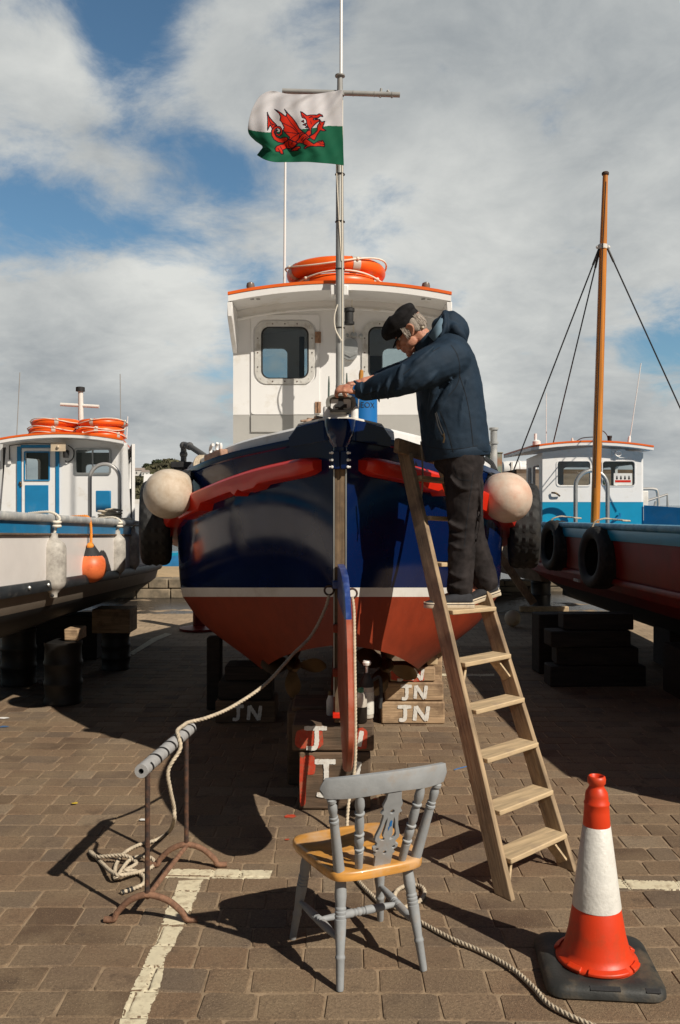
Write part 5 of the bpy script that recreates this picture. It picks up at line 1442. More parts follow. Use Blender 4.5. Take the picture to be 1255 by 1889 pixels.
q = MB(); q.plate([(x, y*Ls/.30) for x, y in out2], [[(x, y*Ls/.30) for x, y in h] for h in ho], base + uxv.cross(uyv)*-.006, uxv, uyv, .012); sp_ = q.build('splat', M['chair_grey'], ch, bevel=.0015, angle=30)
q = MB(); n = 10
fn = lambda x, y: base + uxv*x + uyv*y + uxv.cross(uyv)*.0076
vs = [fn(.004, .188)] + [fn(.004 + .006*math.cos(2*math.pi*i/n)*random.uniform(.6, 1.2), .188 + .017*math.sin(2*math.pi*i/n)*random.uniform(.7, 1.2)) for i in range(n)]
q.add(vs, [(0, i+1, (i+1) % n + 1) for i in range(n)]); q.add([fn(-.004, .175), fn(.002, .175), fn(-.002, .155)], [(0, 1, 2)]); q.build('paint_spot', M['poly_blue'], sp_, angle=180)

# ================================================================== traffic cone
cn = thing('traffic_cone', (.965, 3.262, 0), 'red and white traffic cone on a black rubber base at the right front', 'traffic cone')
cc = Vector((.965, 3.262, 0)); Mz = Matrix.Rotation(R(-5), 3, 'Z')
def oct_(s, ch_): return [(s - ch_, -s), (s, -s + ch_), (s, s - ch_), (s - ch_, s), (-s + ch_, s), (-s, s - ch_), (-s, -s + ch_), (-s + ch_, -s)]
def rr_ring(s, c_, z): return [cc + Mz @ Vector((x, y, z)) for x, y in rrect(-s, -s, s, s, c_, 5)]
q = MB(); rings = [rr_ring(.205, .055, .001), rr_ring(.212, .06, .008), rr_ring(.210, .06, .030), rr_ring(.200, .06, .042), rr_ring(.178, .06, .050), rr_ring(.165, .08, .050)]
rings += [[cc + Vector((.150*math.cos(a), .150*math.sin(a), .046)) for a in [math.atan2(v[1], v[0]) + R(-5) for v in rrect(-.165, -.165, .165, .165, .08, 5)]]]
rings += [[cc + Vector((.10*math.cos(a), .10*math.sin(a), .046)) for a in [math.atan2(v[1], v[0]) + R(-5) for v in rrect(-.165, -.165, .165, .165, .08, 5)]]]
q.loft(rings, closed=True, cap=True); bs = q.build('base', M['cone_base'], cn, angle=45)
for (lx, w_) in ((-.01, .105), (.155, .05)):
    q = MB(); fn = lambda a, b: cc + Mz @ Vector((lx + a, -.2035 - .0 + b*0, .0)) 
    q.box(cc + Mz @ Vector((lx + w_*.0, -.1995, .0415)), (w_, .018, .004), Mz @ Matrix.Rotation(R(28), 3, 'X'))
    for k in range(3): q.box(cc + Mz @ Vector((lx, -.197 - .004*k, .0440 - .0022*k)), (w_*.85, .0025, .003), Mz @ Matrix.Rotation(R(28), 3, 'X'))
    q.build('moulded_panel', M['black'], bs)
q = MB()
q.lathe([(.146, .040), (.150, .046), (.150, .056), (.143, .062), (.128, .072), (.120, .092), (.105, .15), (.0885, .246), (.0855, .252), (.0480, .540), (.0503, .548), (.047, .60), (.0455, .625), (.047, .628), (.047, .634), (.0435, .638), (.042, .660), (.040, .672), (.030, .688), (.027, .694), (.0275, .700), (.033, .706), (.034, .720), (.032, .730), (.027, .733), (.0235, .730), (.021, .70)], cc, n=48, capa=False)
cone = q.build('cone', M['cone_red'], cn, angle=50)
for a0, a1 in ((-150, -128), (-118, -58), (-48, -25), (10, 60), (100, 160)):
    q = MB(); rings = []
    for a in np.linspace(R(a0), R(a1), 18):
        u = Vector((math.cos(a), math.sin(a), 0)); rings.append([cc + u*.138 + Vector((0, 0, .058)), cc + u*.156 + Vector((0, 0, .052)), cc + u*.157 + Vector((0, 0, .064)), cc + u*.137 + Vector((0, 0, .073))])
    q.loft(rings, closed=True, cap=True); q.build('foot_lug', M['cone_red'], cone, bevel=.003)
q = MB(); q.lathe([(.0875, .2455), (.0900, .247), (.0515, .547), (.0495, .549)], cc, n=56, capa=False, capb=False); q.build('white_sleeve', M['cone_white'], cn, angle=50)
# ================================================================== neighbouring boats
def boat_hull(parent, cx, ys, tab_b, levels, mats, name='hull'):
    """levels: list of (half-breadth factor, z offset table value, material index of the strip above it)"""
    q = MB()
    for side in (1, -1):
        rings = []
        for y in ys:
            b = cub(*tab_b, y); dz = tab_tilt(y)
            rings.append([Vector((cx + side*max(.02, b*f - o_), y, z + dz*zk)) for f, o_, z, zk, _ in levels])
        q.loft(rings, closed=False, m=[l[4] for l in levels[:-1]])
    for y in (ys[0], ys[-1]):
        b = cub(*tab_b, y); dz = tab_tilt(y)
        A = [Vector((cx + max(.02, b*f - o_), y, z + dz*zk)) for f, o_, z, zk, _ in levels]; B = [Vector((2*cx - v.x, v.y, v.z)) for v in A]
        n = len(A); q.add(A + B, [(i, i+1, n+i+1, n+i) for i in range(n-1)], [l[4] for l in levels[:-1]])
    return q.build(name, mats, parent, angle=35)
def side_pt(cx, side, tab, y, z, out=0): return Vector((cx + side*(cub(*tab, y) + out), y, z))
# ---- left boat
LCX = -3.22
lb = thing('fishing_boat', (LCX, 8, .4), 'white and blue fishing boat with orange-edged wheelhouse at the left edge', 'boat')
tab_tilt = lambda y: -.036*(y - 5.6)
LB = ([3.6, 4.4, 5.5, 7, 8.6, 9.6, 10.6, 11.6, 12.6, 13.2], [.75, .92, 1.02, 1.05, 1.06, 1.05, .98, .80, .45, .05])
lev = [(0, -.02, .56, .3, 4), (.45, 0, .70, .5, 4), (.80, 0, .86, .7, 4), (.95, 0, 1.02, 1, 3), (1.0, .01, 1.15, 1, 0), (1.0, 0, 1.25, 1, 0), (1.0, .0, 1.56, 1, 1), (1.0, -.005, 1.655, 1, 1)]
boat_hull(lb, LCX, list(np.arange(3.6, 13.21, .3)), LB, lev, [M['pinkish_white'], M['boat_blue'], M['bitumen'], M['tan'], M['black_hull']])
for side in (1, -1):
    for nm, z, w_, h_, m_, sec in (('cap_rail', 1.685, .036, .028, 'cap_rail_grey', 0), ('rub_band', 1.185, .040, .040, 'bitumen', 0), ('blue_moulding', 1.562, .018, .010, 'wood_dark', 0)):
        q = MB(); rings = []
        for y in np.arange(3.6, 13.0, .2):
            c = side_pt(LCX, side, LB, y, z + tab_tilt(y), 0)
            rings.append([c + Vector((side*w_*a, 0, h_*b)) for a, b in ((-1, -1), (.7, -1), (1, -.5), (1, .5), (.7, 1), (-1, 1))])
        q.loft(rings, closed=True, cap=True); q.build(nm, M[m_], lb, angle=50)
for px_, py_ in ((38, 1096), (72, 1090)):
    y = 2.2*1600/(627-px_); q = MB(); q.ell((LCX + cub(*LB, y) + .047, y, 1.195 + tab_tilt(y)), .014, n=8); q.build('bolt', M['alu'], lb)
q = MB()
q.loft([[Vector((LCX + s*cub(*LB, y)*.96, y, 1.42 + tab_tilt(y))) for s in (-1, 0, 1)] for y in np.arange(3.6, 13.2, .6)], closed=False); q.build('deck', M['cap_rail_grey'], lb)
LY = 10.0; LS = FPX/LY
lx = lambda px: (px - CX)/LS
lz = lambda py: CAMH - (py - HY)/LS
wl = MB(); zb_ = 1.35
dhole = rrect(lx(47), lz(886), lx(92), lz(834), .01, 2); whole = rrect(lx(140), lz(873), lx(203), lz(829), .02, 3)
wl.plate([(lx(-2), zb_), (lx(242), zb_), (lx(234), 2.47), (lx(120), 2.52), (lx(12), 2.47)], [dhole, whole], (0, LY + .04, 0), Vector((1, 0, 0)), Vector((0, 0, 1)), .04, m=0, mb=1, ms=0)
# sides taper towards the bow
for x0, x1, s in ((lx(242), lx(242) - .47, -1), (lx(-2), lx(-2) + .42, 1)):
    a, b = Vector((x0, LY + .042, 0)), Vector((x1, LY + 1.7, 0)); u = (b - a).normalized(); L_ = (b - a).length
    if s < 0: wl.plate([(0, zb_), (L_, zb_), (L_, 2.46), (0, 2.46)], [rrect(.2, 1.95, .75, 2.32, .04, 3), rrect(.9, 1.95, 1.4, 2.32, .04, 3)], a, u, Vector((0, 0, 1)), .035, m=0, mb=1, ms=0)
    else: wl.plate([(0, zb_), (L_, zb_), (L_, 2.46), (0, 2.46)], [rrect(.2, 1.95, .75, 2.32, .04, 3)], a, u, Vector((0, 0, 1)), .035, m=1, mb=0, ms=0)
wl.plate([(lx(-2) + .43, zb_), (lx(242) - .43, zb_), (lx(242) - .43, 2.46), (lx(-2) + .43, 2.46)], [rrect(lx(-2) + .5, 1.95, lx(242) - .5, 2.30, .04, 3)], (0, LY + 1.74, 0), Vector((1, 0, 0)), Vector((0, 0, 1)), .035, m=0, mb=1, ms=0)
lw = wl.build('wheelhouse', [M['white'], M['dark_lining']], lb, angle=30)
def roof_slab(x0, x1, y0, y1, z, crown_, parent, edge=.022, tap=0.0):
    q = MB(); xs_ = np.linspace(x0, x1, 11); xm = (x0+x1)/2; hw = (x1-x0)/2
    zf = lambda x: z + crown_*(1 - ((x-xm)/hw)**2)
    for z0, z1, m, g_ in ((0, .035, 0, 0), (.037, .037 + edge, 1, .005)):
        rg = []
        for y in (y0 - g_, y1 + g_):
            tx_ = lambda x: xm + (x-xm)*(1 - (tap/hw if y > (y0+y1)/2 else 0))
            rg.append([Vector((tx_(x), y, zf(x) + z1)) for x in xs_] + [Vector((tx_(x), y, zf(x) + z0)) for x in reversed(xs_)])
        q.loft(rg, closed=True, cap=True, m=m)
    return q.build('roof', [M['white'], M['orange_edge']], parent, angle=30)
roof_slab(lx(9), lx(236), LY - .22, LY + 1.75, 2.445, .07, lw, tap=.37)
def frame(parent, x0, x1, z0, z1, Y, t, m, name='window_frame', d=.015, rad=.02):
    q = MB(); q.plate(rrect(x0 - t, z0 - t, x1 + t, z1 + t, rad + t*.5, 3), [rrect(x0, z0, x1, z1, rad, 3)], (0, Y, 0), Vector((1, 0, 0)), Vector((0, 0, 1)), d); return q.build(name, M[m], parent, angle=30)
def pane(parent, x0, x1, z0, z1, Y, m='glass', name='window_pane'):
    q = MB(); q.box(((x0+x1)/2, Y, (z0+z1)/2), (x1-x0, .006, z1-z0)); return q.build(name, M[m], parent)
frame(lw, lx(141), lx(202), lz(872), lz(830), LY - .001, .022, 'alu'); pane(lw, lx(140), lx(203), lz(873), lz(829), LY + .02, 'glass_dark')
q = MB(); q.box((lx(171), LY + .008, lz(851)), (.016, .014, lz(829) - lz(873))); q.build('window_mullion', M['alu'], lw)
# door with blue architrave
q = MB()
for x0, x1, z0, z1 in ((33, 40, 948, 824), (104, 110, 948, 828), (40, 104, 826, 821)): q.box(((lx(x0)+lx(x1))/2, LY - .012, (lz(z0)+lz(z1))/2), (lx(x1)-lx(x0), .022, lz(z1)-lz(z0)))
q.build('door_frame', M['boat_blue'], lw)
q = MB(); q.plate([(lx(41), lz(975)), (lx(103), lz(975)), (lx(103), lz(827)), (lx(41), lz(827))], [rrect(lx(47), lz(886), lx(92), lz(834), .01, 2)], (0, LY - .001, 0), Vector((1, 0, 0)), Vector((0, 0, 1)), .012); q.build('door', M['white'], lw, bevel=.003)
frame(lw, lx(48), lx(91), lz(885), lz(835), LY - .013, .014, 'boat_blue', 'door_window_frame', .010, .005); pane(lw, lx(47), lx(92), lz(886), lz(834), LY + .02, 'glass', 'door_window_pane')
q = MB(); q.box((lx(69), LY - .016, lz(925)), (lx(90)-lx(47), .008, lz(895)-lz(955))); q.build('door_panel', M['boat_blue'], lw, bevel=.002)
q = MB(); q.ell((lx(39.5), LY - .03, lz(891)), .018, n=10); q.ell((lx(40.5), LY - .028, lz(896)), .014, n=10); q.build('door_lock', M['brass'], lw)
q = MB(); rr_ = [[Vector((lx(116), LY - .01 - .15*t, lz(826))) + Vector((w_*(.03 + .055*t), 0, h_*(.02 + .03*t))) for w_, h_ in ((-1, -1), (1, -1), (1, 1), (-1, 1))] for t in (0, .3, 1)]; q.loft(rr_, cap=True); q.ell((lx(116), LY - .17, lz(826)), .018, n=10)
q.build('horn_speaker', mat('beige_horn', (.52, .42, .30), .5), lw)
q = MB(); q.lathe([(.03, 0), (.035, .08), (.025, .09)], (lx(125), LY - .06, lz(845)), n=14); q.build('deck_light', M['black'], lw)
q = MB(); q.tube(spline([(lx(128), LY - .05, lz(822)), (lx(137), LY - .03, lz(830)), (lx(136), LY - .02, lz(845)), (lx(126), LY - .02, lz(853)), (lx(122), LY - .03, lz(850))], 6), .006, 6); q.tube(spline([(lx(20), LY - .03, lz(822)), (lx(60), LY - .03, lz(818)), (lx(110), LY - .03, lz(820))], 6), .005, 6); q.tube([(lx(19), LY - .02, lz(822)), (lx(19), LY - .015, lz(848))], .006, 6); q.build('cable', M['wire'], lw)
q = MB(); q.box((lx(19), LY - .015, lz(852)), (.035, .03, .05)); q.build('junction_box', M['white'], lw)
q = MB(); q.box((lx(202), LY - .25, lz(925)), (.17, .03, .24)); q.build('blue_locker', M['boat_blue'], lb, bevel=.01)
def hoop(parent, x0, x1, zt, zb, Y, r_, m='steel'):
    xm, hw = (x0+x1)/2, (x1-x0)/2
    P = [Vector((x0, Y, zb)), Vector((x0, Y, zt - hw))] + [Vector((xm - hw*math.cos(a), Y, zt - hw + hw*math.sin(a))) for a in np.linspace(.2, math.pi - .2, 12)] + [Vector((x1, Y, zt - hw)), Vector((x1, Y, zb))]
    q = MB(); q.tube(P, r_, 12); return q.build('hoop_rail', M[m], parent, angle=60)
HYl = 9.3; hs = HYl/FPX
hoop(lb, (166 - CX)*hs, (221 - CX)*hs, CAMH - (856 - HY)*hs, 1.40, HYl, .021)
# mast of the left boat
q = MB(); q.tube([W(150, 812, 10.7), W(149, 722, 10.7)], [.035, .03], 12); lm = q.build('mast', M['white_dirty'], lb)
q = MB(); q.lathe([(.055, 0), (.055, .05), (.04, .055)], W(148.5, 722, 10.7), n=14); q.build('mast_light', M['black'], lm)
q = MB(); q.tube([W(112, 746, 10.7), W(183, 750, 10.7)], .022, 10); q.build('crossbar', M['white_dirty'], lm)
for (xa, ya), (xb, yb), nm in (((31, 808), (37, 687), 0), ((223, 800), (222, 690), 1), ((234, 810), (236, 768), 2)):
    q = MB(); q.tube([W(xa, ya, 10.5), W(xb, yb, 10.5)], .006, 6); q.build('whip_aerial', M['grey_plastic'] if nm < 2 else M['white'], lb)
# lifebuoys in two stacks
for (cx_, w_, nm) in ((101, 84, 'left'), (187, 88, 'right')):
    for k, (py_, lev_) in enumerate(((806, 'bottom'), (796, 'middle'), (782, 'top'))):
        c = W(cx_ + (3 if k == 2 else -2*k), py_, 10.4)
        lifebuoy((c.x, 10.4, c.z), .285 - .0*k, .047, (R(random.uniform(-2, 2)), R(random.uniform(-2.5, 2.5)), 0), lev_ + ' orange lifebuoy of the ' + nm + ' stack on the white and blue boat roof', random.uniform(0, 1.5))
# fenders along the left boat
def long_fender(px, ptop, pbot, wpx, label, mname='fender_grey'):
    x_s = -2.17; Y = x_s*FPX/(px - CX)
    Y -= .0
    s = Y/FPX; top_ = CAMH - (ptop - HY)*s; bot = CAMH - (pbot - HY)*s; r_ = wpx*s/2; h = top_ - bot
    c = Vector(((px - CX)*s + .02, Y, bot))
    t = thing('long_fender', c, label, 'fender', 'grey fenders hung along the left boat')
    q = MB(); q.lathe([(.012, 0), (.028, .006), (.030, h*.07), (r_*.62, h*.13), (r_*.9, h*.18), (r_, h*.24), (r_*1.02, h*.5), (r_, h*.76), (r_*.9, h*.83), (r_*.6, h*.88), (.030, h*.93), (.028, h - .006), (.012, h)], c, (.0, .02, 1), 28)
    q.build('body', M[mname], t, angle=60)
    e = MB(); e.ell(c + Vector((0, -.026, h*.04)), (.014, .010, .014), n=10); e.build('eye_hole', M['black'], t)
    rl = MB(); tp_ = c + Vector((0, 0, h)); rail = Vector((c.x + .015, Y, 1.72 + tab_tilt(Y)))
    rope_mesh(rl, [tp_ + Vector((0, 0, -.03)), tp_.lerp(rail, .5) + Vector((.02, 0, 0)), rail + Vector((.03, 0, -.03)), rail + Vector((-.05, .02, .012)), rail + Vector((-.22, .05, .0))], .011, .05)
    for k in range(2): rl.tube([tp_.lerp(rail, .35) + Vector((.02 + .024*math.cos(a), .024*math.sin(a), .03*k)) for a in np.linspace(0, 2*math.pi, 14, endpoint=False)], .012, 8, closed=True)
    rl.build('lanyard', M['white_rope'], t, angle=180)
long_fender(94, 983, 1103, 45, 'large scuffed grey fender nearest the left edge on the white and blue boat')
long_fender(212, 978, 1068, 31, 'grey fender just right of the orange buoy on the white and blue boat')
long_fender(241, 973, 1058, 26, 'small pale grey fender furthest right on the white and blue boat', 'fender_grey')
Y = 2.13*FPX/(CX - 168); s = Y/FPX
bc = Vector(((168 - CX)*s, Y, CAMH - (1046 - HY)*s)); t = thing('orange_buoy', bc - Vector((0, 0, 30*s)), 'round orange buoy with black neck hanging on the white and blue boat', 'buoy')
rr0 = 29*s; q = MB(); q.lathe([(.002, -rr0)] + [(rr0*math.cos(R(a)), rr0*math.sin(R(a))) for a in np.linspace(-84, 40, 20)] + [(rr0*.62, rr0*.78)], bc, n=32, capa=False); q.build('ball', M['buoy_orange'], t, angle=180)
q = MB(); q.lathe([(rr0*.70, rr0*.70), (rr0*.42, rr0*1.1), (rr0*.18, rr0*1.45), (rr0*.1, rr0*1.55)], bc, n=20, capa=False); q.build('neck', M['black'], t)
q = MB(); rope_mesh(q, [bc + Vector((0, 0, rr0*1.4)), bc + Vector((.0, .0, rr0*2.4)), Vector((bc.x - .02, Y, 1.69 + tab_tilt(Y) + .02)), Vector((bc.x - .1, Y, 1.72 + tab_tilt(Y))), Vector((bc.x - .32, Y + .1, 1.70 + tab_tilt(Y)))], .013, .05)
q.ell(bc + Vector((0, -.02, rr0*1.35)), .032, n=10); q.build('lanyard', M['rope_orange'], t, angle=180)
q = MB()
for k in range(5):
    c = W(203, 953, 9.0) + Vector((.010*k*(-1)**k, 0, .017*k)); q.tube([c + Vector(((.115 - .008*k)*math.cos(a), .085*math.sin(a), .006*math.cos(a + k) + .003*math.sin(2*a + k))) for a in np.linspace(0, 2*math.pi, 30, endpoint=False)], .0095, 8, closed=True)
tag(q.build('rope_coil', M['rope'], angle=180), 'coil of tan rope lying on the white and blue boat rail by the hoop', 'rope')
# kegs and blocks under the left boat
def keg(px, pb, h, r_, label):
    c = G(px, pb); t = thing('beer_keg', c, label, 'keg', 'metal kegs propping the left boat')
    q = MB(); q.lathe([(r_*.90, 0), (r_*.97, .01), (r_*.97, h*.06), (r_*.92, h*.10), (r_*.95, h*.28), (r_, h*.31), (r_, h*.35), (r_*.95, h*.38), (r_*.95, h*.60), (r_, h*.63), (r_, h*.67), (r_*.95, h*.70), (r_*.92, h*.90), (r_*.97, h*.94), (r_*.97, h*.99), (r_*.9, h)], c, n=36); q.build('shell', M['keg'], t, angle=40)
    return c
c = keg(214, 1234, .40, .155, 'dark metal keg under the timber wedge at the right end of the left boat')
block(c.x - .21, c.x + .19, c.y - .17, c.y + .17, .403, .66, 'orange-stained timber block on the keg under the left boat', None, None, 'wood_block')
c = keg(117, 1296, .55, .17, 'dark metal keg in deep shade under the middle of the left boat')
block(c.x + .02, c.x + .15, c.y - .05, c.y + .2, .553, .66, 'pale-ended timber block on the keg in deep shade under the left boat', None, None, 'wood_block')
keg(35, 1262, .55, .17, 'dark metal keg furthest left in the shade under the left boat')
block(-3.6, -2.75, 9.8, 10.2, 0, .5, 'dark timber baulk on the ground far under the left boat', None, None, 'wood_shade')
block(-3.45, -2.95, 6.2, 6.6, 0, .58, 'dark keel block in shade under the near end of the left boat', None, None, 'wood_shade')
q = MB(); c = W(345, 1075, 11.5); q.tube([Vector((-1.98, 12.2, 0)), Vector((-1.98, 12.2, 1.2))], .09, 14)
q.lathe([(.28, 0), (.28, .03), (.1, .06)], (-1.98, 12.2, 0), n=16); tag(q.build('boat_prop', M['dark_red']), 'dark red steel prop stand beyond the left side of the navy hull', 'prop')

# ---- right boat
RCX = 3.72
rbt = thing('fishing_boat', (RCX, 9, .4), 'dark red and blue fishing boat with varnished mast at the right edge', 'boat')
tab_tilt = lambda y: -.012*(y - 6.6)
RB = ([4.2, 5.2, 6.6, 8, 10, 11, 11.8, 12.6, 13.6, 14.4], [.86, .98, 1.06, 1.08, 1.09, 1.12, 1.14, 1.05, .62, .06])
lev = [(0, -.03, .36, 1, 2), (.30, 0, .50, 1, 2), (.70, 0, .76, 1, 0), (.92, 0, .92, 1, 0), (.98, 0, 1.10, 1, 0), (1.0, 0, 1.32, 1, 0), (1.0, -.005, 1.45, 1, 1), (1.0, -.01, 1.55, 1, 1)]
boat_hull(rbt, RCX, list(np.arange(4.2, 14.41, .3)), RB, lev, [M['dark_red'], M['boat_blue'], M['black_hull']])
for side in (1, -1):
    for nm, z, w_, h_, m_ in (('cap_rail', 1.565, .05, .030, 'boat_blue_rail'), ('blue_band', 1.485, .03, .055, 'boat_blue_light'), ('rub_strake', 1.03, .03, .03, 'dark_red')):
        if m_ == 'boat_blue_rail' and m_ not in M: M[m_] = mat('worn_pale_blue_rail', (.16, .42, .58), .5, var=.2, scale=10, dirt=(.02, .2, .4), dscale=8, damt=.55)
        q = MB(); rings = []
        for y in np.arange(4.3, 14.2, .2):
            c = side_pt(RCX, side, RB, y, z + tab_tilt(y), 0 if z > 1.2 else -.03)
            rings.append([c + Vector((side*w_*a, 0, h_*b)) for a, b in ((-1, -1), (.7, -1), (1, -.5), (1, .5), (.7, 1), (-1, 1))])
        q.loft(rings, closed=True, cap=True); q.build(nm, M[m_], rbt, angle=50)
q = MB(); q.loft([[Vector((RCX + s*cub(*RB, y)*.96, y, 1.34 + tab_tilt(y))) for s in (-1, 0, 1)] for y in np.arange(4.3, 14.3, .6)], closed=False); q.build('deck', M['boat_blue'], rbt)
q = MB(); q.box((2.62, 9.6, .92), (.02, .2, .03)); q.build('zinc_anode', M['fender_grey'], rbt)
RY = 11.0; RS = FPX/RY
rx = lambda px: (px - CX)/RS
rz_ = lambda py: CAMH - (py - HY)/RS
wr = MB(); zsp = rz_(926)
h1 = rrect(rx(1029), rz_(895), rx(1089), rz_(851), .035, 4); h2 = rrect(rx(1112), rz_(896), rx(1171), rz_(851), .035, 4)
wr.plate([(rx(1001), zsp), (rx(1184), zsp), (rx(1184), 2.42), (rx(1092), 2.49), (rx(1001), 2.42)], [h1, h2], (0, RY + .04, 0), Vector((1, 0, 0)), Vector((0, 0, 1)), .04, m=0, mb=1, ms=0)
wr.box(((rx(1001) + rx(1184))/2, RY + .022, (1.30 + zsp)/2), (rx(1184) - rx(1001), .040, zsp - 1.30), m=2)
for x0, x1, s in ((rx(1001), rx(1001) + .14, 1), (rx(1184), rx(1184) - .1, -1)):
    a, b = Vector((x0, RY + .042, 0)), Vector((x1, RY + 1.6, 0)); u = (b - a).normalized(); L_ = (b - a).length
    hh = [rrect(.25, 1.86, .85, 2.28, .05, 3), rrect(1.0, 1.86, 1.4, 2.28, .05, 3)]
    wr.plate([(0, zsp), (L_, zsp), (L_, 2.42), (0, 2.42)], hh, a, u, Vector((0, 0, 1)), .035, m=1 if s > 0 else 0, mb=0 if s > 0 else 1, ms=0)
    wr.plate([(0, 1.3), (L_, 1.3), (L_, zsp), (0, zsp)], [], a, u, Vector((0, 0, 1)), .035, m=2)
wr.plate([(rx(1001) + .16, 1.3), (rx(1184) - .12, 1.3), (rx(1184) - .12, 2.42), (rx(1001) + .16, 2.42)], [rrect(rx(1001) + .22, 1.86, rx(1001) + .60, 2.30, .04, 3), rrect(rx(1001) + .68, 1.86, rx(1184) - .18, 2.30, .04, 3)], (0, RY + 1.64, 0), Vector((1, 0, 0)), Vector((0, 0, 1)), .035, m=0, mb=1, ms=0)
rw = wr.build('wheelhouse', [M['white'], mat('grey_lining', (.30, .30, .30), .7), M['boat_blue_light']], rbt, angle=30)
roof_slab(rx(976), rx(1200), RY - .12, RY + 1.7, 2.44, .065, rw)
for a, b in ((1028, 1089), (1112, 1171)):
    pane(rw, rx(a), rx(b), rz_(896), rz_(851), RY + .02)
    frame(rw, rx(a), rx(b), rz_(896), rz_(851), RY - .001, .012, 'white', d=.006, rad=.035)
q = MB(); q.plate(rrect(rx(1104), rz_(849), rx(1118), rz_(849) + .001, .0001, 1) if False else rrect(rx(1129), rz_(845), rx(1153), rz_(829), .015, 3), [], (0, RY - .001, 0), Vector((1, 0, 0)), Vector((0, 0, 1)), .02); q.lathe([(.045, 0), (.04, .03), (.02, .01)], (rx(1139), RY - .02, rz_(837)), (0, -1, 0), 18); q.build('horn_speaker', M['white'], rw, bevel=.004)
# paper notice inside the window: four small figures over a red band
px0, px1, pz0, pz1 = rx(1133), rx(1167), rz_(895), rz_(873)
q = MB(); q.box(((px0+px1)/2, RY + .0125, (pz0+pz1)/2), (px1-px0, .003, pz1-pz0)); pp = q.build('notice', mat('white_paper', (.7, .69, .66), .7), rw)
q = MB(); q.box(((px0+px1)/2, RY + .0100, pz0 + .05), (px1-px0 - .035, .002, .028)); q.build('red_band', M['red_gloss'], pp)
q = MB()
for k in range(4):
    x = px0 + .04 + (px1-px0 - .08)*k/3; q.ell((x, RY + .0100, pz0 + .088), (.013, .001, .018), n=10); q.ell((x, RY + .0098, pz0 + .112), (.008, .001, .009), n=10)
q.build('figure_print', M['black_tape'], pp)
q = MB(); q.box((rx(1120), RY + .05, rz_(889)), (.07, .01, .06)); q.build('green_screen', mat('green_card', (.10, .35, .05), .5), rw)
q = MB(); q.tube(spline([(rx(1017), RY - .02, rz_(909)), (rx(1024), RY - .05, rz_(910)), (rx(1032), RY - .02, rz_(915))], 5), .012, 8); q.build('door_handle', M['brass'], rw)
for (x0, x1, zt) in ((1008, 1022, 833), (1092, 1096, 830)):
    pass
# mast, stays, aerials
ma, mb_ = W(1097, 985, 10.25), W(1117, 322, 10.25); ma.z = 1.34
q = MB(); q.tube([ma, ma.lerp(mb_, .3), ma.lerp(mb_, .75), mb_], [.052, .053, .046, .030], 20); rm = q.build('mast', M['varnish'], rbt)
q = MB(); q.lathe([(.034, -.01), (.042, 0), (.042, .02), (.034, .03)], mb_, n=16); q.build('mast_cap', M['rust'], rm)
mc = W(1112, 456, 10.25); q = MB(); q.lathe([(.053, -.02), (.053, .03)], mc, (mb_ - ma), 18); q.ell(mc + Vector((.07, 0, 0)), .022, n=8); q.ell(mc + Vector((-.06, 0, 0)), .022, n=8); q.build('mast_band', M['white_dirty'], rm)
q = MB(); q.tube([W(1118, 335, 10.20), W(1112, 456, 10.19), W(1098, 900, 10.19)], .006, 6); q.build('halyard', M['wire'], rm)
for a, b, yb in (((1106, 458), (945, 875), 10.9), ((1106, 462), (1013, 850), 12.2), ((1121, 458), (1282, 812), 10.3)):
    q = MB(); p, e = W(*a, 10.25), W(*b, yb); q.tube([p, e], .0085, 6); q.tube([p.lerp(e, .0), p.lerp(e, .07)], .014, 8); q.build('stay', M['wire'], rm)
hoop(rbt, (1062 - CX)*10.6/FPX, (1121 - CX)*10.6/FPX, CAMH - (868 - HY)*10.6/FPX, 1.34, 10.6, .026, 'alu')
q = MB(); q.tube([W(1162, 812, 11.5), W(1183, 670, 11.5)], .006, 6); q.lathe([(.02, 0), (.02, .1), (.01, .13)], W(1160, 822, 11.5), (.1, 0, 1), 10); q.build('whip_aerial', M['white'], rbt)
for px in (1008,):
    q = MB(); q.tube([W(px, 822, 11.9), W(px, 725, 11.9)], .005, 6); q.build('whip_aerial', M['white'], rbt)
q = MB(); q.lathe([(.055, 0), (.055, .13), (.03, .15)], W(990, 832, 11.8), n=18); q.tube([W(988, 812, 11.8), W(988, 800, 11.8)], .02, 10); q.build('radar_pod', M['white'], rbt)
q = MB(); q.lathe([(.025, 0), (.025, .09), (.03, .095), (.03, .12)], W(1125, 821, 11.2), n=14); q.build('roof_light', M['black'], rw)
q = MB(); q.tube(spline([W(1099, 806, 10.4), W(1075, 808, 10.9), W(1062, 815, 11.2)], 6), .006, 6); q.tube(spline([W(1108, 802, 10.4), W(1112, 795, 10.8), W(1120, 803, 11.1), W(1122, 816, 11.2)], 6), .006, 6); q.build('cable', M['wire'], rw)
q = MB(); q.lathe([(.012, 0), (.02, .05), (.01, .1)], W(1056, 822, 11.3), n=8); q.box(W(1058, 814, 11.3), (.05, .02, .02)); q.build('small_beacon', M['white_dirty'], rw)
q = MB(); q.tube(spline([W(1185, 902, 12.5), W(1206, 902, 12.5), W(1213, 908, 12.5), W(1215, 938, 12.5)], 5), .022, 10); q.tube([W(1190, 925, 12.5), W(1231, 912, 12.5), W(1232, 940, 12.5)], .02, 10); q.tube([W(1210, 925, 12.3), W(1206, 940, 12.3)], .018, 8); q.build('bow_rail', M['steel'], rbt)
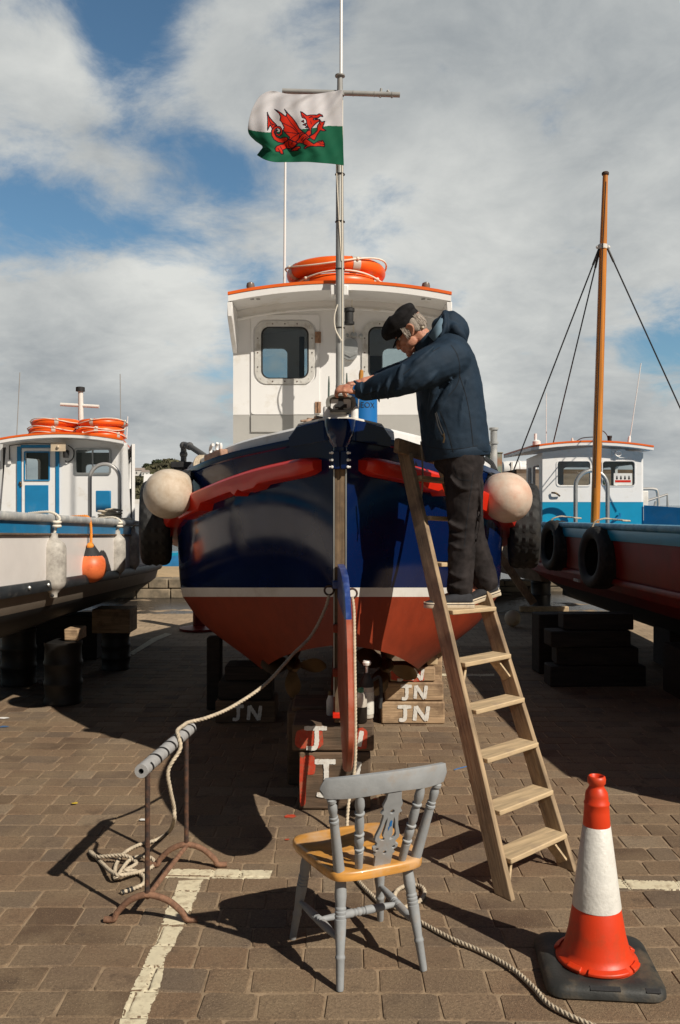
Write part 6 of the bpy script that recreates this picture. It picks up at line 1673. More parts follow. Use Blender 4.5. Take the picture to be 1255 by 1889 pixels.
q = MB(); q.add([Vector((3.86, 11.02, 1.4)), Vector((4.9, 10.2, 1.4)), Vector((4.9, 10.2, 1.66)), Vector((3.86, 11.02, 1.75)), Vector((3.9, 11.1, 1.4)), Vector((4.94, 10.28, 1.4)), Vector((4.94, 10.28, 1.66)), Vector((3.9, 11.1, 1.75))], [(0,1,2,3), (4,7,6,5), (3,2,6,7), (0,3,7,4), (1,5,6,2)]); q.build('bulwark', M['boat_blue'], rbt)
q = MB(); q.box(W(1187, 921, 11.3), (.1, .1, .22)); q.build('deck_locker', M['white_dirty'], rbt, bevel=.01)
q = MB(); q.plate([(0, 0), (.09, .05), (.09, .10), (.07, .10), (.07, .07), (0, .02)], [], Vector((rx(1131), RY - .02, rz_(961))), Vector((1, 0, 0)), Vector((0, 0, 1)), .02); q.build('cleat', M['boat_blue'], rw)
# tyres hung on the right boat
tyre((2.58, 8.62, 1.23), .315, .23, (-1, -.12, .05), 'nearest and largest black tyre hanging on the dark red boat')
tyre((2.58, 10.35, 1.27), .305, .23, (-1, -.12, .05), 'middle black tyre on the dark red boat, left of the largest one')
tyre((2.56, 12.0, 1.24), .30, .23, (-1, -.1, .05), 'far black tyre on the dark red boat half hidden by the white ball fender')
for y in (8.62, 10.35, 11.9):
    q = MB(); rope_mesh(q, [Vector((2.50, y, 1.50)), Vector((2.53, y, 1.58)), Vector((2.62, y, 1.615)), Vector((2.72, y + .05, 1.61)), Vector((2.85, y - .08, 1.595)), Vector((2.74, y - .2, 1.60))], .010)
    tag(q.build('rope_lashing', M['rope'], angle=180), {8.62: 'pale rope holding the largest tyre over the rail of the dark red boat', 10.35: 'pale rope holding the middle tyre over the rail of the dark red boat', 11.9: 'pale rope holding the far tyre over the rail of the dark red boat'}[y], 'rope')
# blocks under the right boat
block(2.02, 2.95, 8.35, 8.60, 0, .20, 'shade-coloured timber baulk lowest of the shaded stack under the dark red boat', None, None, 'wood_shade', rot=.03)
block(2.10, 2.88, 8.36, 8.62, .203, .38, 'shade-coloured timber baulk second up in the shaded stack under the dark red boat', None, None, 'wood_shade', rot=-.04)
block(2.02, 2.80, 8.34, 8.60, .383, .54, 'shade-coloured timber baulk third up in the shaded stack under the dark red boat', None, None, 'wood_shade', rot=.05)
block(2.16, 2.84, 8.38, 8.60, .543, .70, 'shade-coloured timber baulk topmost of the shaded stack under the dark red boat', None, None, 'wood_shade')
block(2.05, 2.40, 9.0, 9.25, 0, .62, 'upright shade-coloured baulk behind the shaded stack under the dark red boat', None, None, 'wood_shade', rot=.1)
block(3.05, 3.8, 7.6, 8.2, 0, .46, 'dark keel block in shade beside the stack under the dark red boat', None, None, 'wood_shade')
block(3.5, 4.0, 9.2, 9.7, 0, .5, 'dark keel block far under the middle of the dark red boat', None, None, 'wood_shade')
block(3.56, 4.1, 9.3 - 0, 9.31 + .3, .503, .52, 'thin packing plank on the keel block under the dark red boat', None, None, 'wood_shade')
block(3.52, 3.9, 8.9 - .2, 9.0, 0, .30, 'dark low timber at the right edge under the dark red boat', None, None, 'wood_shade')
block(2.95, 3.75, 14.2, 14.3, 0, .09, 'pale timber beam lying on the sunlit ground beyond the ladder', None, None, 'wood_step', name='timber_beam')
# buoy on the ground
c = G(942, 1156); q = MB(); q.lathe([(.001, 0)] + [(.115*math.cos(R(a)), .12 + .12*math.sin(R(a))) for a in np.linspace(-80, 80, 18)] + [(.001, .24)], (c.x, c.y, 0), (.25, 0, 1), 24, capa=False, capb=False)
q.v = [(x, y, z + .004) for x, y, z in q.v]
tag(q.build('net_float', mat('cracked_cream_float', (.62, .52, .36), .6, var=.1, dirt=(.45, .25, .08), dscale=6, damt=.6), angle=180), 'cracked cream net float lying on the ground right of the ladder', 'float')

# ---- boats further off
def far_boat(name, cx, cy, L, bmax, h0, h1, m, m2, label, rot=0):
    c = Vector((cx, cy, h0)); t = thing(name, c, label, 'boat'); Mz = Matrix.Rotation(rot, 3, 'Z')
    q = MB(); rings = []
    for k in np.linspace(-1, 1, 17):
        b = bmax*max(.03, 1 - max(0, k)**2.4)*(1 if k > -.9 else .85); sh = h1 + .22*k*k
        rings.append([c + Mz @ Vector((s*b*f, k*L/2, z - h0)) for s, f, z in ((-1, 1, sh), (-1, .97, h0 + (sh-h0)*.5), (-1, .6, h0 + .1), (1, .6, h0 + .1), (1, .97, h0 + (sh-h0)*.5), (1, 1, sh))])
    q.loft(rings, closed=True, cap=True); q.build('hull', m, t)
    q = MB(); q.loft([[r_[0] + Vector((0, 0, .0)), r_[0] + Vector((0, 0, .07)), r_[5] + Vector((0, 0, .07)), r_[5]] for r_ in rings], closed=True, cap=True); q.build('gunwale', m2, t)
    return t, Mz
bright_blue = mat('far_blue_paint', (.02, .19, .45), .5)
t, Mz = far_boat('moored_boat', -6.6, 21.5, 7, 1.1, -.6, .42, bright_blue, M['boat_blue_light'], 'small bright blue boat moored behind the quay left of the navy hull', R(78))
t2, Mz2 = far_boat('moored_boat', -3.9, 20.0, 4.2, .8, -.6, .12, mat('slate_blue_paint', (.04, .10, .19), .5), M['white_dirty'], 'slate blue boat numbered M46 moored behind the quay close to the navy hull', R(70))
text_mesh('M46', .24, 'registration', M['white'], t2, lambda x, y: W(306, 1063, 19.2) + Vector((x, -.02, y - .06)))
for k, (px, py, r_, mname, lab) in enumerate(((279, 1045, .09, 'buoy_orange', 'orange buoy on the far bright blue boat, left of the tyre gap'), (292, 1050, .07, 'orange', 'smaller orange float beside the orange buoy on the far blue boat'), (262, 1047, .07, 'fender_white', 'white float at the left end of the far bright blue boat'))):
    q = MB(); q.ell(W(px, py, 19.3), r_, n=16); q.ell(W(px, py, 19.3) + Vector((0, 0, r_*1.05)), r_*.3, n=8); tag(q.build('float', M[mname], angle=180), lab, 'float')
# white cabin boat beyond the left boat
t, Mz = far_boat('cabin_boat', -3.85, 15.6, 5, .8, .5, 1.55, M['white'], M['white_dirty'], 'white cabin cruiser with sloping windows beyond the left boat', R(4))
q = MB(); q.plate([(0, 1.55), (1.6, 1.55), (1.3, 2.28), (.2, 2.28)], [[(.25, 1.85), (.30, 2.2), (.72, 2.2), (.72, 1.85)], [(.80, 1.85), (.80, 2.2), (1.22, 2.2), (1.36, 1.85)]], (-3.35, 14.6, 0), Vector((.03, 1, 0)).normalized(), Vector((0, 0, 1)), .7); cb_ = q.build('cabin', M['white'], t)
# brown workboat and its gear beyond the red boat
t, Mz = far_boat('workboat', 3.6, 17.5, 6.5, 1.25, .4, 2.05, mat('brown_grey_planks', (.21, .16, .12), .8, var=.3, grain=(1, 0, 0), gscale=(1, 14, 14)), M['wood_dark'], 'weathered brown workboat beyond the dark red boat', R(6))
c = W(957, 868, 15.2)
r_ = thing('liferaft_canister', c - Vector((0, 0, .2)), 'white liferaft canister on the brown workboat behind the stained ball fender', 'liferaft')
q = MB(); rr_ = [[c + Vector((x, .17*math.cos(a)*k, .15*math.sin(a)*k + .02)) for a in np.linspace(0, 2*math.pi, 20, endpoint=False)] for x, k in ((-.30, .6), (-.28, .9), (-.2, 1), (-.02, 1), (-.01, 1.06), (.01, 1.06), (.02, 1), (.2, 1), (.28, .9), (.30, .6))]
q.loft(rr_, closed=True, cap=True); q.build('shell', M['white'], r_)
q = MB(); q.box(c + Vector((0, 0, -.17)), (.5, .3, .06)); 
for x in (-.15, .15): q.box(c + Vector((x, 0, -.03)), (.03, .36, .34))
q.build('cradle', M['white_dirty'], r_)
c = W(911, 868, 13.5); r_ = thing('green_tank', c, 'rust-streaked green tank behind the man and the stained ball fender', 'tank')
q = MB(); q.lathe([(.13, -.1), (.13, .26), (.145, .265), (.145, .28), (.12, .28)], c, n=24); q.build('shell', mat('rust_streaked_green', (.16, .24, .20), .7, var=.2, dirt=(.27, .10, .04), dscale=6, damt=.52), r_)
q = MB(); q.tube([c + Vector((-.11, 0, .27)), c + Vector((-.11, 0, .58))], .035, 12); q.build('pipe', M['cap_rail_grey'], r_)
q = MB(); q.tube(spline([W(896, 850, 7.2), W(905, 858, 7.0), W(912, 872, 6.9)], 6), .035, 10); tag(q.build('hose', M['black']), 'black hose curving behind the man to the stained ball fender', 'hose')
q = MB(); q.beam(Vector((2.43, 13.4, 1.02)), Vector((2.95, 13.2, .25)), .12, .06, up=(0, -1, 0)); tag(q.build('leaning_plank', M['wood_pale'], bevel=.006), 'brown plank leaning in the gap between man and dark red hull', 'plank')
c = Vector((3.05, 13.9, .98)); q = MB(); q.ell(c, (.26, .2, .15), n=20); q.ell(c + Vector((-.62, .3, .10)), (.24, .2, .22), n=20); tag(q.build('white_float', M['fender_white'], angle=180), 'pair of white floats hanging low behind the dark red hull and the man', 'float')
c = G(915, 1120); 
c = Vector((3.45, 14.9, 0)); keg_l = thing('beer_keg', c, 'dark keg in the shade by the quay behind the net float', 'keg', 'metal kegs propping the left boat')
q = MB(); q.lathe([(.16, 0), (.17, .02), (.16, .06), (.165, .2), (.175, .22), (.165, .24), (.165, .40), (.175, .42), (.165, .44), (.16, .6), (.15, .62)], c, n=28); q.build('shell', M['keg'], keg_l)
# litter scraps
for (px, py, s_, col, lab) in ((8, 1326, .05, (.75, .73, .7), 'white paper scrap on the paving at the left edge'), (8, 1342, .045, (.05, .12, .25), 'blue scrap on the paving at the left edge below the white scrap'), (447 - 182, 1515, .03, (.7, .68, .64), 'small white scrap on the paving inside the trestle shadow'), (137, 1484, .022, (.5, .35, .03), 'small yellow leaf on the paving left of the trestle')):
    c = G(px, py); q = MB(); n = 9
    vs = [c + Vector((s_*math.cos(2*math.pi*i/n)*random.uniform(.6, 1.1), s_*.6*math.sin(2*math.pi*i/n)*random.uniform(.6, 1.1), .006 + .006*random.random())) for i in range(n)] + [c + Vector((0, 0, .012))]
    q.add(vs, [(n, i, (i+1) % n) for i in range(n)]); tag(q.build('litter_scrap', mat('scrap', col, .8), angle=180), lab, 'litter')
# ================================================================== the man on the ladder
pn = thing('person', W(845, 1120, 4.75), 'man in navy hooded jacket and black cap leaning over the stern from the wooden ladder', 'person')
M['skin'] = mat('weathered_skin', (.50, .235, .15), .5, var=.18, scale=28, dirt=(.42, .13, .085), dscale=22, damt=.60, bump=.25, bscale=130, spec=.4)
M['jacket'] = mat('navy_softshell_cloth', (.0090, .0235, .044), .75, var=.2, scale=9, bump=.25, bscale=420, spec=.3)
M['jacket_in'] = mat('pale_blue_hood_lining', (.12, .19, .25), .85, var=.15, scale=30)
M['trouser'] = mat('faded_black_cotton', (.020, .0165, .0165), .9, var=.35, scale=12, bump=.3, bscale=330, dirt=(.040, .033, .032), dscale=6, damt=.58, spec=.2)
M['cap'] = mat('black_wool_cap', (.014, .013, .014), .95, var=.35, scale=50, bump=.5, bscale=260, spec=.2)
M['hair'] = mat('grey_hair', (.33, .28, .235), .7, var=.5, bump=.6, grain=(.6, 0, -.8), gscale=(18, 260, 260))
M['shoe'] = mat('black_canvas_shoe', (.020, .021, .026), .85, var=.3, scale=40, bump=.3, bscale=500)
M['sole'] = mat('offwhite_rubber_sole', (.62, .53, .40), .6, var=.1, scale=30, dirt=(.35, .26, .17), dscale=30, damt=.62)
def cloth(o, strength, size, seed=0):
    tx = bpy.data.textures.new('folds', 'CLOUDS'); tx.noise_scale = size; tx.noise_depth = 2
    q = o.modifiers.new('d', 'DISPLACE'); q.texture = tx; q.strength = strength; q.mid_level = .5; q.texture_coords = 'LOCAL'
    return o
hf, hu, hs_ = Vector((-.8, 0, -.6)), Vector((-.6, 0, .8)), Vector((0, 1, 0))
E_ = W(757, 611, 4.89)
tw = Matrix.Rotation(R(-9), 3, hu); hf = tw @ hf; hs_ = tw @ hs_
HM = Matrix((hf, hs_, hu)).transposed()
def hd(a, b, c): return E_ + hf*a + hs_*b + hu*c
# ---- body: head, neck, trunk, limbs and hands as one skin
b = MB()
b.ell(hd(-.008, 0, .045), (.095, .074, .088), HM, 20)
b.ell(hd(.040, 0, -.025), (.050, .056, .078), HM, 18)
b.ell(hd(.055, 0, -.078), (.036, .042, .030), HM, 14)
b.limb([hd(.086, 0, .008), hd(.100, 0, -.016), hd(.108, 0, -.034)], [.008, .011, .0125], 10)
b.ell(hd(.100, .011, -.036), .009, n=10); b.ell(hd(.100, -.011, -.036), .009, n=10)
b.ell(hd(.080, 0, .016), (.013, .044, .010), HM, 14)
for s in (-1, 1):
    b.ell(hd(.062, s*.034, -.028), (.026, .022, .024), HM, 12)
    b.ell(hd(.028, s*.052, -.055), (.034, .012, .03), HM, 12)
    b.limb([hd(.010, s*.074, .020), hd(-.012, s*.083, .026), hd(-.024, s*.084, .006), hd(-.012, s*.080, -.018), hd(.004, s*.075, -.030)], [.006, .007, .007, .007, .008], 8)
    b.ell(hd(-.006, s*.074, .0), (.014, .006, .02), HM, 10)
    b.limb([hd(.088, s*.014, -.044), hd(.074, s*.030, -.066)], [.005, .006], 8)
b.limb([hd(.090, -.020, -.060), hd(.099, 0, -.058), hd(.090, .020, -.060)], [.005, .0075, .005], 8)
b.limb([hd(.086, -.018, -.072), hd(.094, 0, -.072), hd(.086, .018, -.072)], [.005, .008, .005], 8)
b.ell(hd(.080, 0, -.098), (.020, .024, .018), HM, 12)
b.limb([hd(-.015, 0, -.01), hd(-.03, 0, -.075), W(800, 652, 4.89)], [.062, .057, .066])
b.limb([W(800, 652, 4.89), W(818, 720, 4.89), W(840, 790, 4.89), W(850, 850, 4.89)], [.09, .12, .12, .12])
def hand(b, wr, along, nrm, ts, bend=(30, 52, 42), spread=.012):
    along = along.normalized(); nrm = (nrm - along*nrm.dot(along)).normalized(); side = along.cross(nrm).normalized()
    Mh = Matrix((along, side, nrm)).transposed()
    b.limb([wr, wr + along*.04], [.025, .024], 12)
    b.ell(wr + along*.052, (.048, .041, .0175), Mh, 16)
    b.ell(wr + along*.030 + side*ts*.024 - nrm*.006, (.032, .018, .016), Mh, 12)
    for i, (off, L) in enumerate(((.031, .92), (.0105, 1.0), (-.0105, .95), (-.030, .76))):
        off = off*ts; p = wr + along*.086*(1 - abs(off)*.9) + side*off; P = [p - along*.02, p]; a = R(bend[0]); d = along
        ang = 0
        for Ls, bd in zip((.042*L, .027*L, .020*L), bend):
            ang += R(bd); d = along*math.cos(ang) - nrm*math.sin(ang) + side*off*spread*30*0.1
            p = p + d.normalized()*Ls; P.append(p)
        b.limb(P, [.0095, .0098, .0090, .0080, .0068], 10, sub=4)
        b.ell(wr + along*.086*(1 - abs(off)*.9) + side*off + nrm*.004, .0098, n=10)
    t0 = wr + along*.026 + side*ts*.032 - nrm*.004
    b.limb([t0, t0 + along*.026 + side*ts*.016 - nrm*.010, t0 + along*.056 + side*ts*.014 - nrm*.024, t0 + along*.076 + side*ts*.004 - nrm*.034], [.013, .0115, .0098, .0078], 10, sub=4)
nS, nE, nW = W(832, 662, 4.70), W(752, 697, 4.645), W(664, 721, 4.77)
fS, fE, fW = W(826, 655, 5.08), W(752, 688, 5.10), W(672, 707, 4.95)
b.limb([nS, nE, nW], [.05, .043, .030]); b.limb([fS, fE, fW], [.05, .043, .033])
hand(b, nW, Vector((-1, .12, .16)), Vector((.15, -.62, .78)), 1, (18, 50, 45))
hand(b, fW, Vector((-1, -.18, -.10)), Vector((-.05, -.25, .95)), -1, (34, 46, 40))
for h_, k, a in ((W(862, 850, 4.80), W(854, 978, 4.78), W(850, 1096, 4.72)), (W(852, 850, 4.99), W(868, 985, 4.97), W(895, 1086, 4.92))):
    b.limb([h_, k, a], [.085, .055, .042])
    b.limb([a, a + Vector((-.13, 0, -.045))], [.035, .026])
body = b.build('body', M['skin'], pn, angle=180, remesh=.0042, smooth=3)
# eyes, brows
for s in (-1, 1):
    q = MB(); q.ell(hd(.0715, s*.030, .000), .0115, n=14); e = q.build('eye', mat('eye_white', (.6, .55, .5), .2), body, angle=180)
    q = MB(); q.ell(hd(.0800, s*.031, -.001), .0050, n=10); q.build('iris', M['black'], e, angle=180)
# ---- hair
q = MB()
q.ell(hd(-.045, 0, .010), (.060, .0755, .072), HM, 22)
for s in (-1, 1):
    q.ell(hd(.022, s*.064, .004), (.020, .013, .040), HM, 14); q.ell(hd(-.035, s*.066, .01), (.03, .014, .045), HM, 14)
rn2 = random.Random(4)
for _ in range(420):
    a = rn2.uniform(-1.35, 1.35); h = rn2.uniform(-.03, .06)
    rr_ = math.sqrt(max(.05, 1 - ((h)/.072)**2)); p = hd(-.045 - .0595*math.cos(a)*rr_, .0750*math.sin(a)*rr_, h + .010)
    q.limb([p + hu*.013, p - hf*.001, p - hu*.014 + hf*.003*(h < 0) + hs_*rn2.uniform(-.006, .006)], [.0016, .0024, .0010], 5, sub=2)
for _ in range(90):
    s = rn2.choice((-1, 1)); p = hd(.022 + rn2.uniform(-.018, .016), s*.075, rn2.uniform(-.03, .03)); q.limb([p + hu*.010, p + hs_*s*.001, p - hu*.011], [.0014, .0022, .0010], 5, sub=2)
q.build('hair', M['hair'], pn, angle=180)
# ---- cap
cn_ = (hu*.955 + hf*.30).normalized(); cf = (hf - cn_*hf.dot(cn_)).normalized(); cs = cn_.cross(cf).normalized()
CO_ = hd(-.002, 0, .050)
def cpt(a, b_, c): return CO_ + cf*a + cs*b_ + cn_*c
prof = [(.100, -.034), (.1015, -.010), (.103, .004), (.106, .008), (.121, .018), (.128, .034), (.122, .052), (.098, .073), (.060, .086), (.020, .090), (.001, .090)]
rings = []; n = 48
for j, (r_, z) in enumerate(prof):
    ring = []
    for k in range(n):
        a = 2*math.pi*k/n; puff = 1 + (.035*math.sin(3*a + 1) + .03*math.sin(7*a + 2*j) + .02*math.sin(11*a))*(1 if j > 3 else 0)
        fx = r_*math.cos(a)*1.0*puff; ring.append(cpt(fx + (.010 if j > 3 else 0), r_*.80*math.sin(a)*puff, z + (.010*math.cos(a) if j > 3 else 0) + (.006*math.sin(5*a + j) if 4 < j < 9 else 0)))
    rings.append(ring)
q = MB(); q.loft(rings, closed=True, cap=True); cap_ = q.build('cap', M['cap'], pn, angle=60, sub=1)
q = MB(); rings = []
for t in np.linspace(-1, 1, 19):
    a = t*R(62); ext = .050*math.cos(t*math.pi/2)**.7
    i_ = cpt(.098*math.cos(a), .079*math.sin(a), -.012); o_ = cpt(.098*math.cos(a) + ext, .079*math.sin(a)*(1 + .1*(1-abs(t))), -.016 - ext*.12)
    rings.append([i_ + cn_*.003, i_.lerp(o_, .6) + cn_*.004, o_ + cn_*.002, o_ - cn_*.002, i_.lerp(o_, .6) - cn_*.001, i_ - cn_*.003])
q.loft(rings, closed=True, cap=True); q.build('peak', M['cap'], cap_, angle=60)
# ---- jacket
j = MB(); rings = []
prof = [(842, 844, .178, .196), (832, 843, .184, .203), (812, 839, .186, .206), (780, 836, .186, .208), (748, 832, .188, .212), (715, 828, .186, .216), (685, 824, .178, .220), (662, 823, .160, .218), (645, 822, .132, .20), (632, 818, .10, .155), (622, 810, .082, .105), (612, 802, .074, .082)]
for py, px, a_, b_ in prof:
    c = W(px, py, 4.89); tilt = .0
    if py == 848: c.z += .0
    ring = []
    for k in range(36):
        t = 2*math.pi*k/36; cx_, sx_ = math.cos(t), math.sin(t)
        ring.append(c + Vector((a_*math.copysign(abs(cx_)**.85, cx_), b_*math.copysign(abs(sx_)**.85, sx_), (.020*cx_ if py > 800 else 0) + (.03*cx_ if py < 640 else 0))))
    rings.append(ring)
j.loft(rings, closed=True, cap=True)
j.limb([nS + Vector((.0, .04, .0)), nS.lerp(nE, .45) + Vector((0, 0, .004)), nE, nE.lerp(nW, .5) + Vector((0, 0, -.006)), nW + Vector((.05, 0, 0)), nW + Vector((.012, -.002, 0))], [.118, .110, .090, .073, .056, .047], 20)
j.limb([fS + Vector((0, -.03, 0)), fS.lerp(fE, .5), fE, fE.lerp(fW, .42), fE.lerp(fW, .62)], [.105, .098, .080, .066, .054], 18)
# folds: raised creases laid over the sleeves, armpit and waist
def fold(pts, r_): j.limb([W(*p) for p in pts], [k_*1.25 for k_ in r_], 8)
for pts, r_ in (([(800, 640, 4.585), (770, 668, 4.565), (735, 702, 4.585)], [.006, .016, .006]), ([(790, 660, 4.58), (760, 690, 4.555), (730, 722, 4.59)], [.006, .014, .005]), ([(822, 668, 4.60), (790, 700, 4.575), (765, 722, 4.60)], [.006, .017, .006]),
                ([(742, 672, 4.575), (736, 700, 4.565), (738, 722, 4.60)], [.006, .012, .005]), ([(722, 690, 4.60), (714, 712, 4.60), (716, 736, 4.65)], [.005, .012, .005]), ([(705, 700, 4.64), (697, 720, 4.645), (700, 742, 4.69)], [.004, .009, .004]), ([(690, 708, 4.68), (684, 724, 4.68), (688, 742, 4.72)], [.004, .008, .003]),
                ([(812, 690, 4.64), (800, 725, 4.685), (790, 770, 4.74)], [.006, .018, .006]), ([(835, 700, 4.645), (812, 745, 4.69), (800, 800, 4.74)], [.006, .016, .006]), ([(862, 700, 4.68), (850, 760, 4.685), (848, 820, 4.695)], [.004, .010, .004]), ([(785, 720, 4.80), (780, 760, 4.80), (788, 820, 4.78)], [.006, .014, .006])):
    fold(pts, r_)
jk = j.build('jacket', M['jacket'], pn, angle=180, remesh=.0068, smooth=3); cloth(jk, .013, .10); 
# hem band and cuff
q = MB(); rings = []
c0 = W(844, 840, 4.89)
for dz, g_ in ((-.018, .0), (.0, .006), (.028, .006), (.034, .0)):
    rings.append([c0 + Vector(((.180 + g_)*math.cos(t), (.198 + g_)*math.sin(t), dz + .020*math.cos(t))) for t in np.linspace(0, 2*math.pi, 40, endpoint=False)])
q.loft(rings, closed=True, cap=True); q.build('hem', M['jacket'], jk, angle=60)
dN = (nW - nE).normalized(); q = MB(); q.lathe([(.038, 0), (.046, .004), (.047, .034), (.040, .042)], nW - dN*.030, dN, 22); q.limb([nW + Vector((-.012, 0, .040)), nW + Vector((-.03, -.005, .052))], [.010, .006], 8); q.build('cuff', M['jacket'], jk, angle=60)
# standing collar and hood
q = MB(); rings = []
nb, nt_ = W(800, 640, 4.89), W(782, 622, 4.89); ax = (nt_ - nb).normalized(); u1 = Vector((0, 1, 0)); u2 = ax.cross(u1)
for t, r0 in ((-.02, .098), (.02, .092), (.06, .086), (.075, .084), (.07, .076), (.0, .074)):
    rings.append([nb + ax*t + (u1*math.sin(a)*.95 + u2*math.cos(a))*r0 for a in np.linspace(0, 2*math.pi, 30, endpoint=False)])
q.loft(rings, closed=True); q.build('collar', M['jacket'], jk, angle=60)
h = MB()
h.limb([W(816, 620, 4.82), W(826, 612, 4.83), W(840, 618, 4.84)], [.040, .066, .055], 16)
h.limb([W(806, 622, 4.98), W(822, 612, 4.96), W(838, 616, 4.94)], [.045, .075, .055], 16)
h.limb([W(812, 602, 4.89), W(828, 600, 4.89), W(844, 612, 4.89), W(848, 628, 4.89)], [.05, .085, .072, .045], 18)
h.limb([W(820, 582, 4.80), W(821, 577, 4.89), W(820, 582, 4.98)], [.012, .018, .012], 10)
h.limb([W(820, 581, 4.83), W(821, 600, 4.765), W(812, 626, 4.762)], [.013, .015, .013], 10)
h.limb([W(832, 590, 4.89), W(850, 606, 4.89), W(856, 630, 4.89)], [.028, .032, .018], 12)
h.limb([W(838, 605, 4.78), W(850, 622, 4.80), W(854, 638, 4.86)], [.03, .03, .018], 12)
h.limb([W(820, 630, 4.77), W(836, 634, 4.78), W(852, 640, 4.84)], [.022, .026, .015], 12)
hood = h.build('hood', M['jacket'], jk, angle=180, remesh=.007, smooth=4); cloth(hood, .012, .07)
q = MB(); q.add([W(818, 579, 4.83), W(807, 596, 4.785), W(791, 620, 4.765), W(801, 630, 4.752), W(815, 612, 4.748), W(819, 595, 4.770), W(816, 583, 4.93), W(803, 600, 4.93), W(792, 618, 4.9)], [(0, 1, 5), (1, 4, 5), (1, 2, 3, 4), (0, 6, 7, 1), (1, 7, 8, 2)])
q.build('hood_lining', M['jacket_in'], hood, angle=180, solid=.004)
q = MB(); q.tube(spline([hd(-.062, -.060, -.035), hd(-.075, -.03, -.012), hd(-.085, 0, -.005), hd(-.075, .03, -.012)], 6), .010, 8); q.build('shirt_collar', mat('cream_shirt', (.60, .52, .40), .8), pn, angle=180)
# pocket zip, drawcord end
q = MB(); q.tube([W(803, 762, 4.672), W(808, 785, 4.672), W(817, 806, 4.672)], .004, 6); q.tube([W(805, 760, 4.675), W(812, 783, 4.672), W(821, 803, 4.672)], .003, 6); q.build('pocket_zip', M['black'], jk)
q = MB(); q.tube([W(818, 800, 4.66), W(820, 808, 4.66), W(818, 817, 4.66)], .005, 6); q.build('zip_pull', M['brass'], jk)
# seams
def seam(target, pts, name='seam', w=.0035, m='seam'):
    P = resample(spline([W(*p) for p in pts], 8), .008); vs = []; view = Vector((0, 1, 0))
    for i, p in enumerate(P):
        d = (P[min(i+1, len(P)-1)] - P[max(i-1, 0)]).normalized(); sd = d.cross(view).normalized()
        vs += [p + sd*w/2, p - sd*w/2]
    q = MB(); q.add(vs, [(2*i, 2*i+1, 2*i+3, 2*i+2) for i in range(len(P)-1)]); o = q.build(name, M[m], target, angle=180, fixn=False)
    sw = o.modifiers.new('w', 'SHRINKWRAP'); sw.target = target; sw.wrap_method = 'PROJECT'; sw.use_project_y = True; sw.use_negative_direction = True; sw.use_positive_direction = True; sw.offset = .0012; sw.project_limit = .12
M['seam'] = mat('dark_seam_thread', (.004, .006, .010), .9)
seam(jk, [(834, 634, 4.60), (846, 656, 4.60), (850, 690, 4.635), (843, 712, 4.65), (828, 730, 4.66)])
seam(jk, [(850, 690, 4.635), (866, 750, 4.66), (876, 832, 4.668)])
seam(jk, [(800, 735, 4.70), (822, 780, 4.67), (838, 835, 4.665)])
seam(jk, [(812, 640, 4.60), (780, 660, 4.57), (745, 690, 4.56), (700, 718, 4.64), (672, 728, 4.70)])
seam(jk, [(790, 822, 4.72), (820, 828, 4.68), (860, 826, 4.67), (898, 818, 4.75)], w=.003)
# ---- trousers
t_ = MB()
t_.ell(W(847, 850, 4.89), (.142, .165, .10), n=24)
t_.limb([W(855, 850, 4.80), W(856, 910, 4.79), W(854, 978, 4.78), W(851, 1035, 4.75), W(849, 1085, 4.725)], [.112, .104, .079, .074, .071], 20)
t_.limb([W(848, 850, 4.97), W(858, 910, 4.98), W(868, 980, 4.96), W(886, 1035, 4.945), W(896, 1075, 4.925)], [.112, .102, .078, .073, .070], 20)
for pts, r_ in (([(826, 962, 4.74), (850, 975, 4.70), (878, 968, 4.74)], [.006, .014, .005]), ([(828, 982, 4.74), (852, 992, 4.70), (876, 985, 4.73)], [.006, .013, .005]), ([(828, 1002, 4.73), (850, 1012, 4.685), (872, 1004, 4.71)], [.005, .011, .005]), ([(828, 1056, 4.70), (848, 1066, 4.66), (870, 1060, 4.69)], [.006, .012, .005]), ([(828, 1078, 4.70), (848, 1086, 4.655), (870, 1080, 4.68)], [.006, .012, .005]),
                ([(830, 880, 4.72), (850, 900, 4.675), (880, 900, 4.70)], [.005, .012, .005]), ([(880, 1020, 4.90), (893, 1034, 4.88), (908, 1030, 4.90)], [.005, .012, .005]), ([(884, 1060, 4.88), (898, 1070, 4.86), (914, 1066, 4.89)], [.005, .012, .005]), ([(880, 860, 4.71), (888, 930, 4.71), (880, 1000, 4.715)], [.004, .008, .004])):
    t_.limb([W(*p) for p in pts], r_, 8)
tr = t_.build('trousers', M['trouser'], pn, angle=180, remesh=.0075, smooth=3); cloth(tr, .016, .07); cloth(tr, .004, .03)
seam(tr, [(874, 872, 4.68), (866, 930, 4.68), (858, 1000, 4.69), (852, 1082, 4.66)])
seam(tr, [(838, 858, 4.70), (846, 882, 4.68), (868, 886, 4.68)])
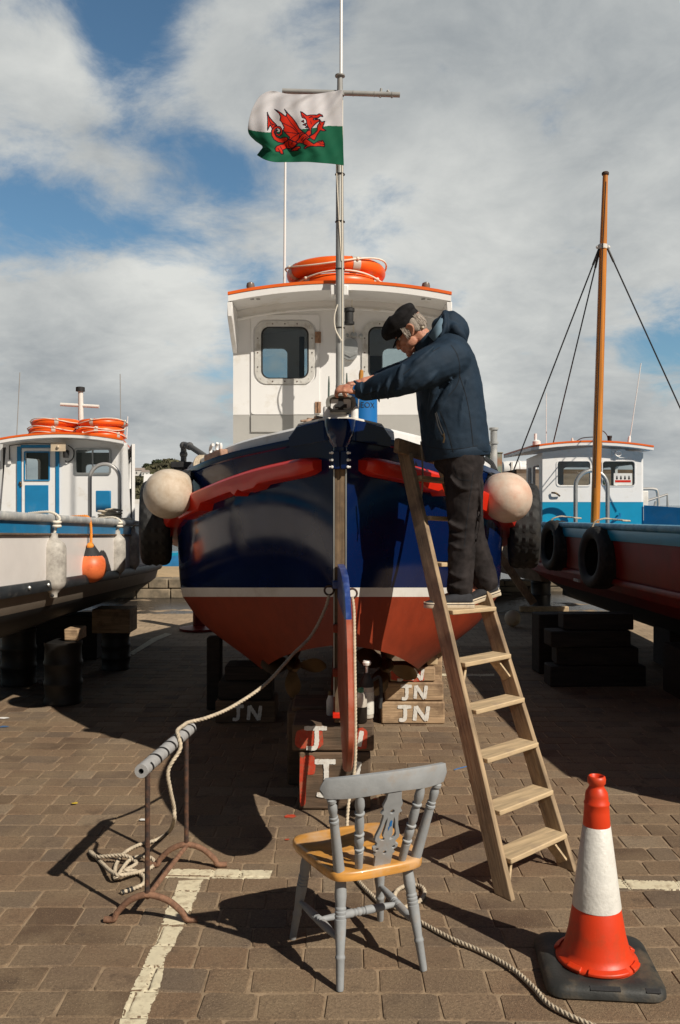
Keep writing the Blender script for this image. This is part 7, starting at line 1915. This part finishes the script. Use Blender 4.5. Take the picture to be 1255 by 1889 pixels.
# ---- shoes
def shoe(heel, toe, up):
    ax = (toe - heel); L = ax.length; ax.normalize(); up = (up - ax*up.dot(ax)).normalized(); sd = ax.cross(up)
    ol_ = [(0, .026), (.03, .036), (.10, .038), (.16, .040), (.215, .045), (.25, .040), (.275, .022), (.282, 0)]
    ol_ = [(x*L/.282, y) for x, y in ol_]; poly = ol_ + [(x, -y) for x, y in reversed(ol_[:-1])]
    poly = [(v.x, v.y) for v in spline([Vector((x, y, 0)) for x, y in poly], 4, closed=True)]
    so = MB(); rings = [[heel + ax*x*1.0 + sd*y*k + up*z for x, y in poly] for k, z in ((.94, 0), (1, .004), (1.02, .026), (.98, .030))]; so.loft(rings, closed=True, cap=True)
    u = MB(); rings = []
    for x, hw, ht in ((.004, .022, .066), (.02, .032, .082), (.06, .037, .086), (.10, .038, .080), (.14, .039, .070), (.18, .042, .058), (.22, .042, .048), (.25, .036, .040), (.27, .022, .033), (.279, .006, .028)):
        rings.append([heel + ax*x*L/.282 + sd*hw*math.copysign(abs(math.cos(a))**.8, math.cos(a)) + up*(.024 + (ht - .024)*max(0, math.sin(a))**.8) for a in np.linspace(0, math.pi, 15)])
    u.loft(rings, closed=True, cap=True); up_o = u.build('shoe', M['shoe'], pn, angle=60, sub=1)
    so.build('sole', M['sole'], up_o, angle=50)
    q = MB(); rings = [[heel + ax*x + sd*y*1.03 + up*z for x, y in poly] for z in (.0195, .0235)]; q.loft(rings, closed=True); q.build('sole_stripe', M['shoe'], up_o, angle=60)
shoe(W(873, 1121, 4.70), W(782, 1121, 4.66), Vector((0, 0, 1)))
shoe(W(922, 1096, 4.93), W(846, 1121, 4.88), Vector((.3, 0, 1)))
# ---- watch
wc = nW + (nW - nE).normalized()*.004; dd = (nW - nE).normalized()
q = MB(); q.lathe([(.031, -.009), (.034, -.007), (.034, .007), (.031, .009)], wc, dd, 24); wt = q.build('watch', M['steel'], pn, angle=50)
vn = Vector((.1, -.85, .45)); vn = (vn - dd*vn.dot(dd)).normalized(); q = MB(); q.lathe([(.020, .026), (.022, .030), (.022, .038), (.019, .040)], wc, vn, 24); q.build('watch_case', M['steel'], wt, angle=50)
q = MB(); q.lathe([(.0165, .0401), (.0165, .0408)], wc, vn, 24); q.build('dial', M['poly_blue'], wt)
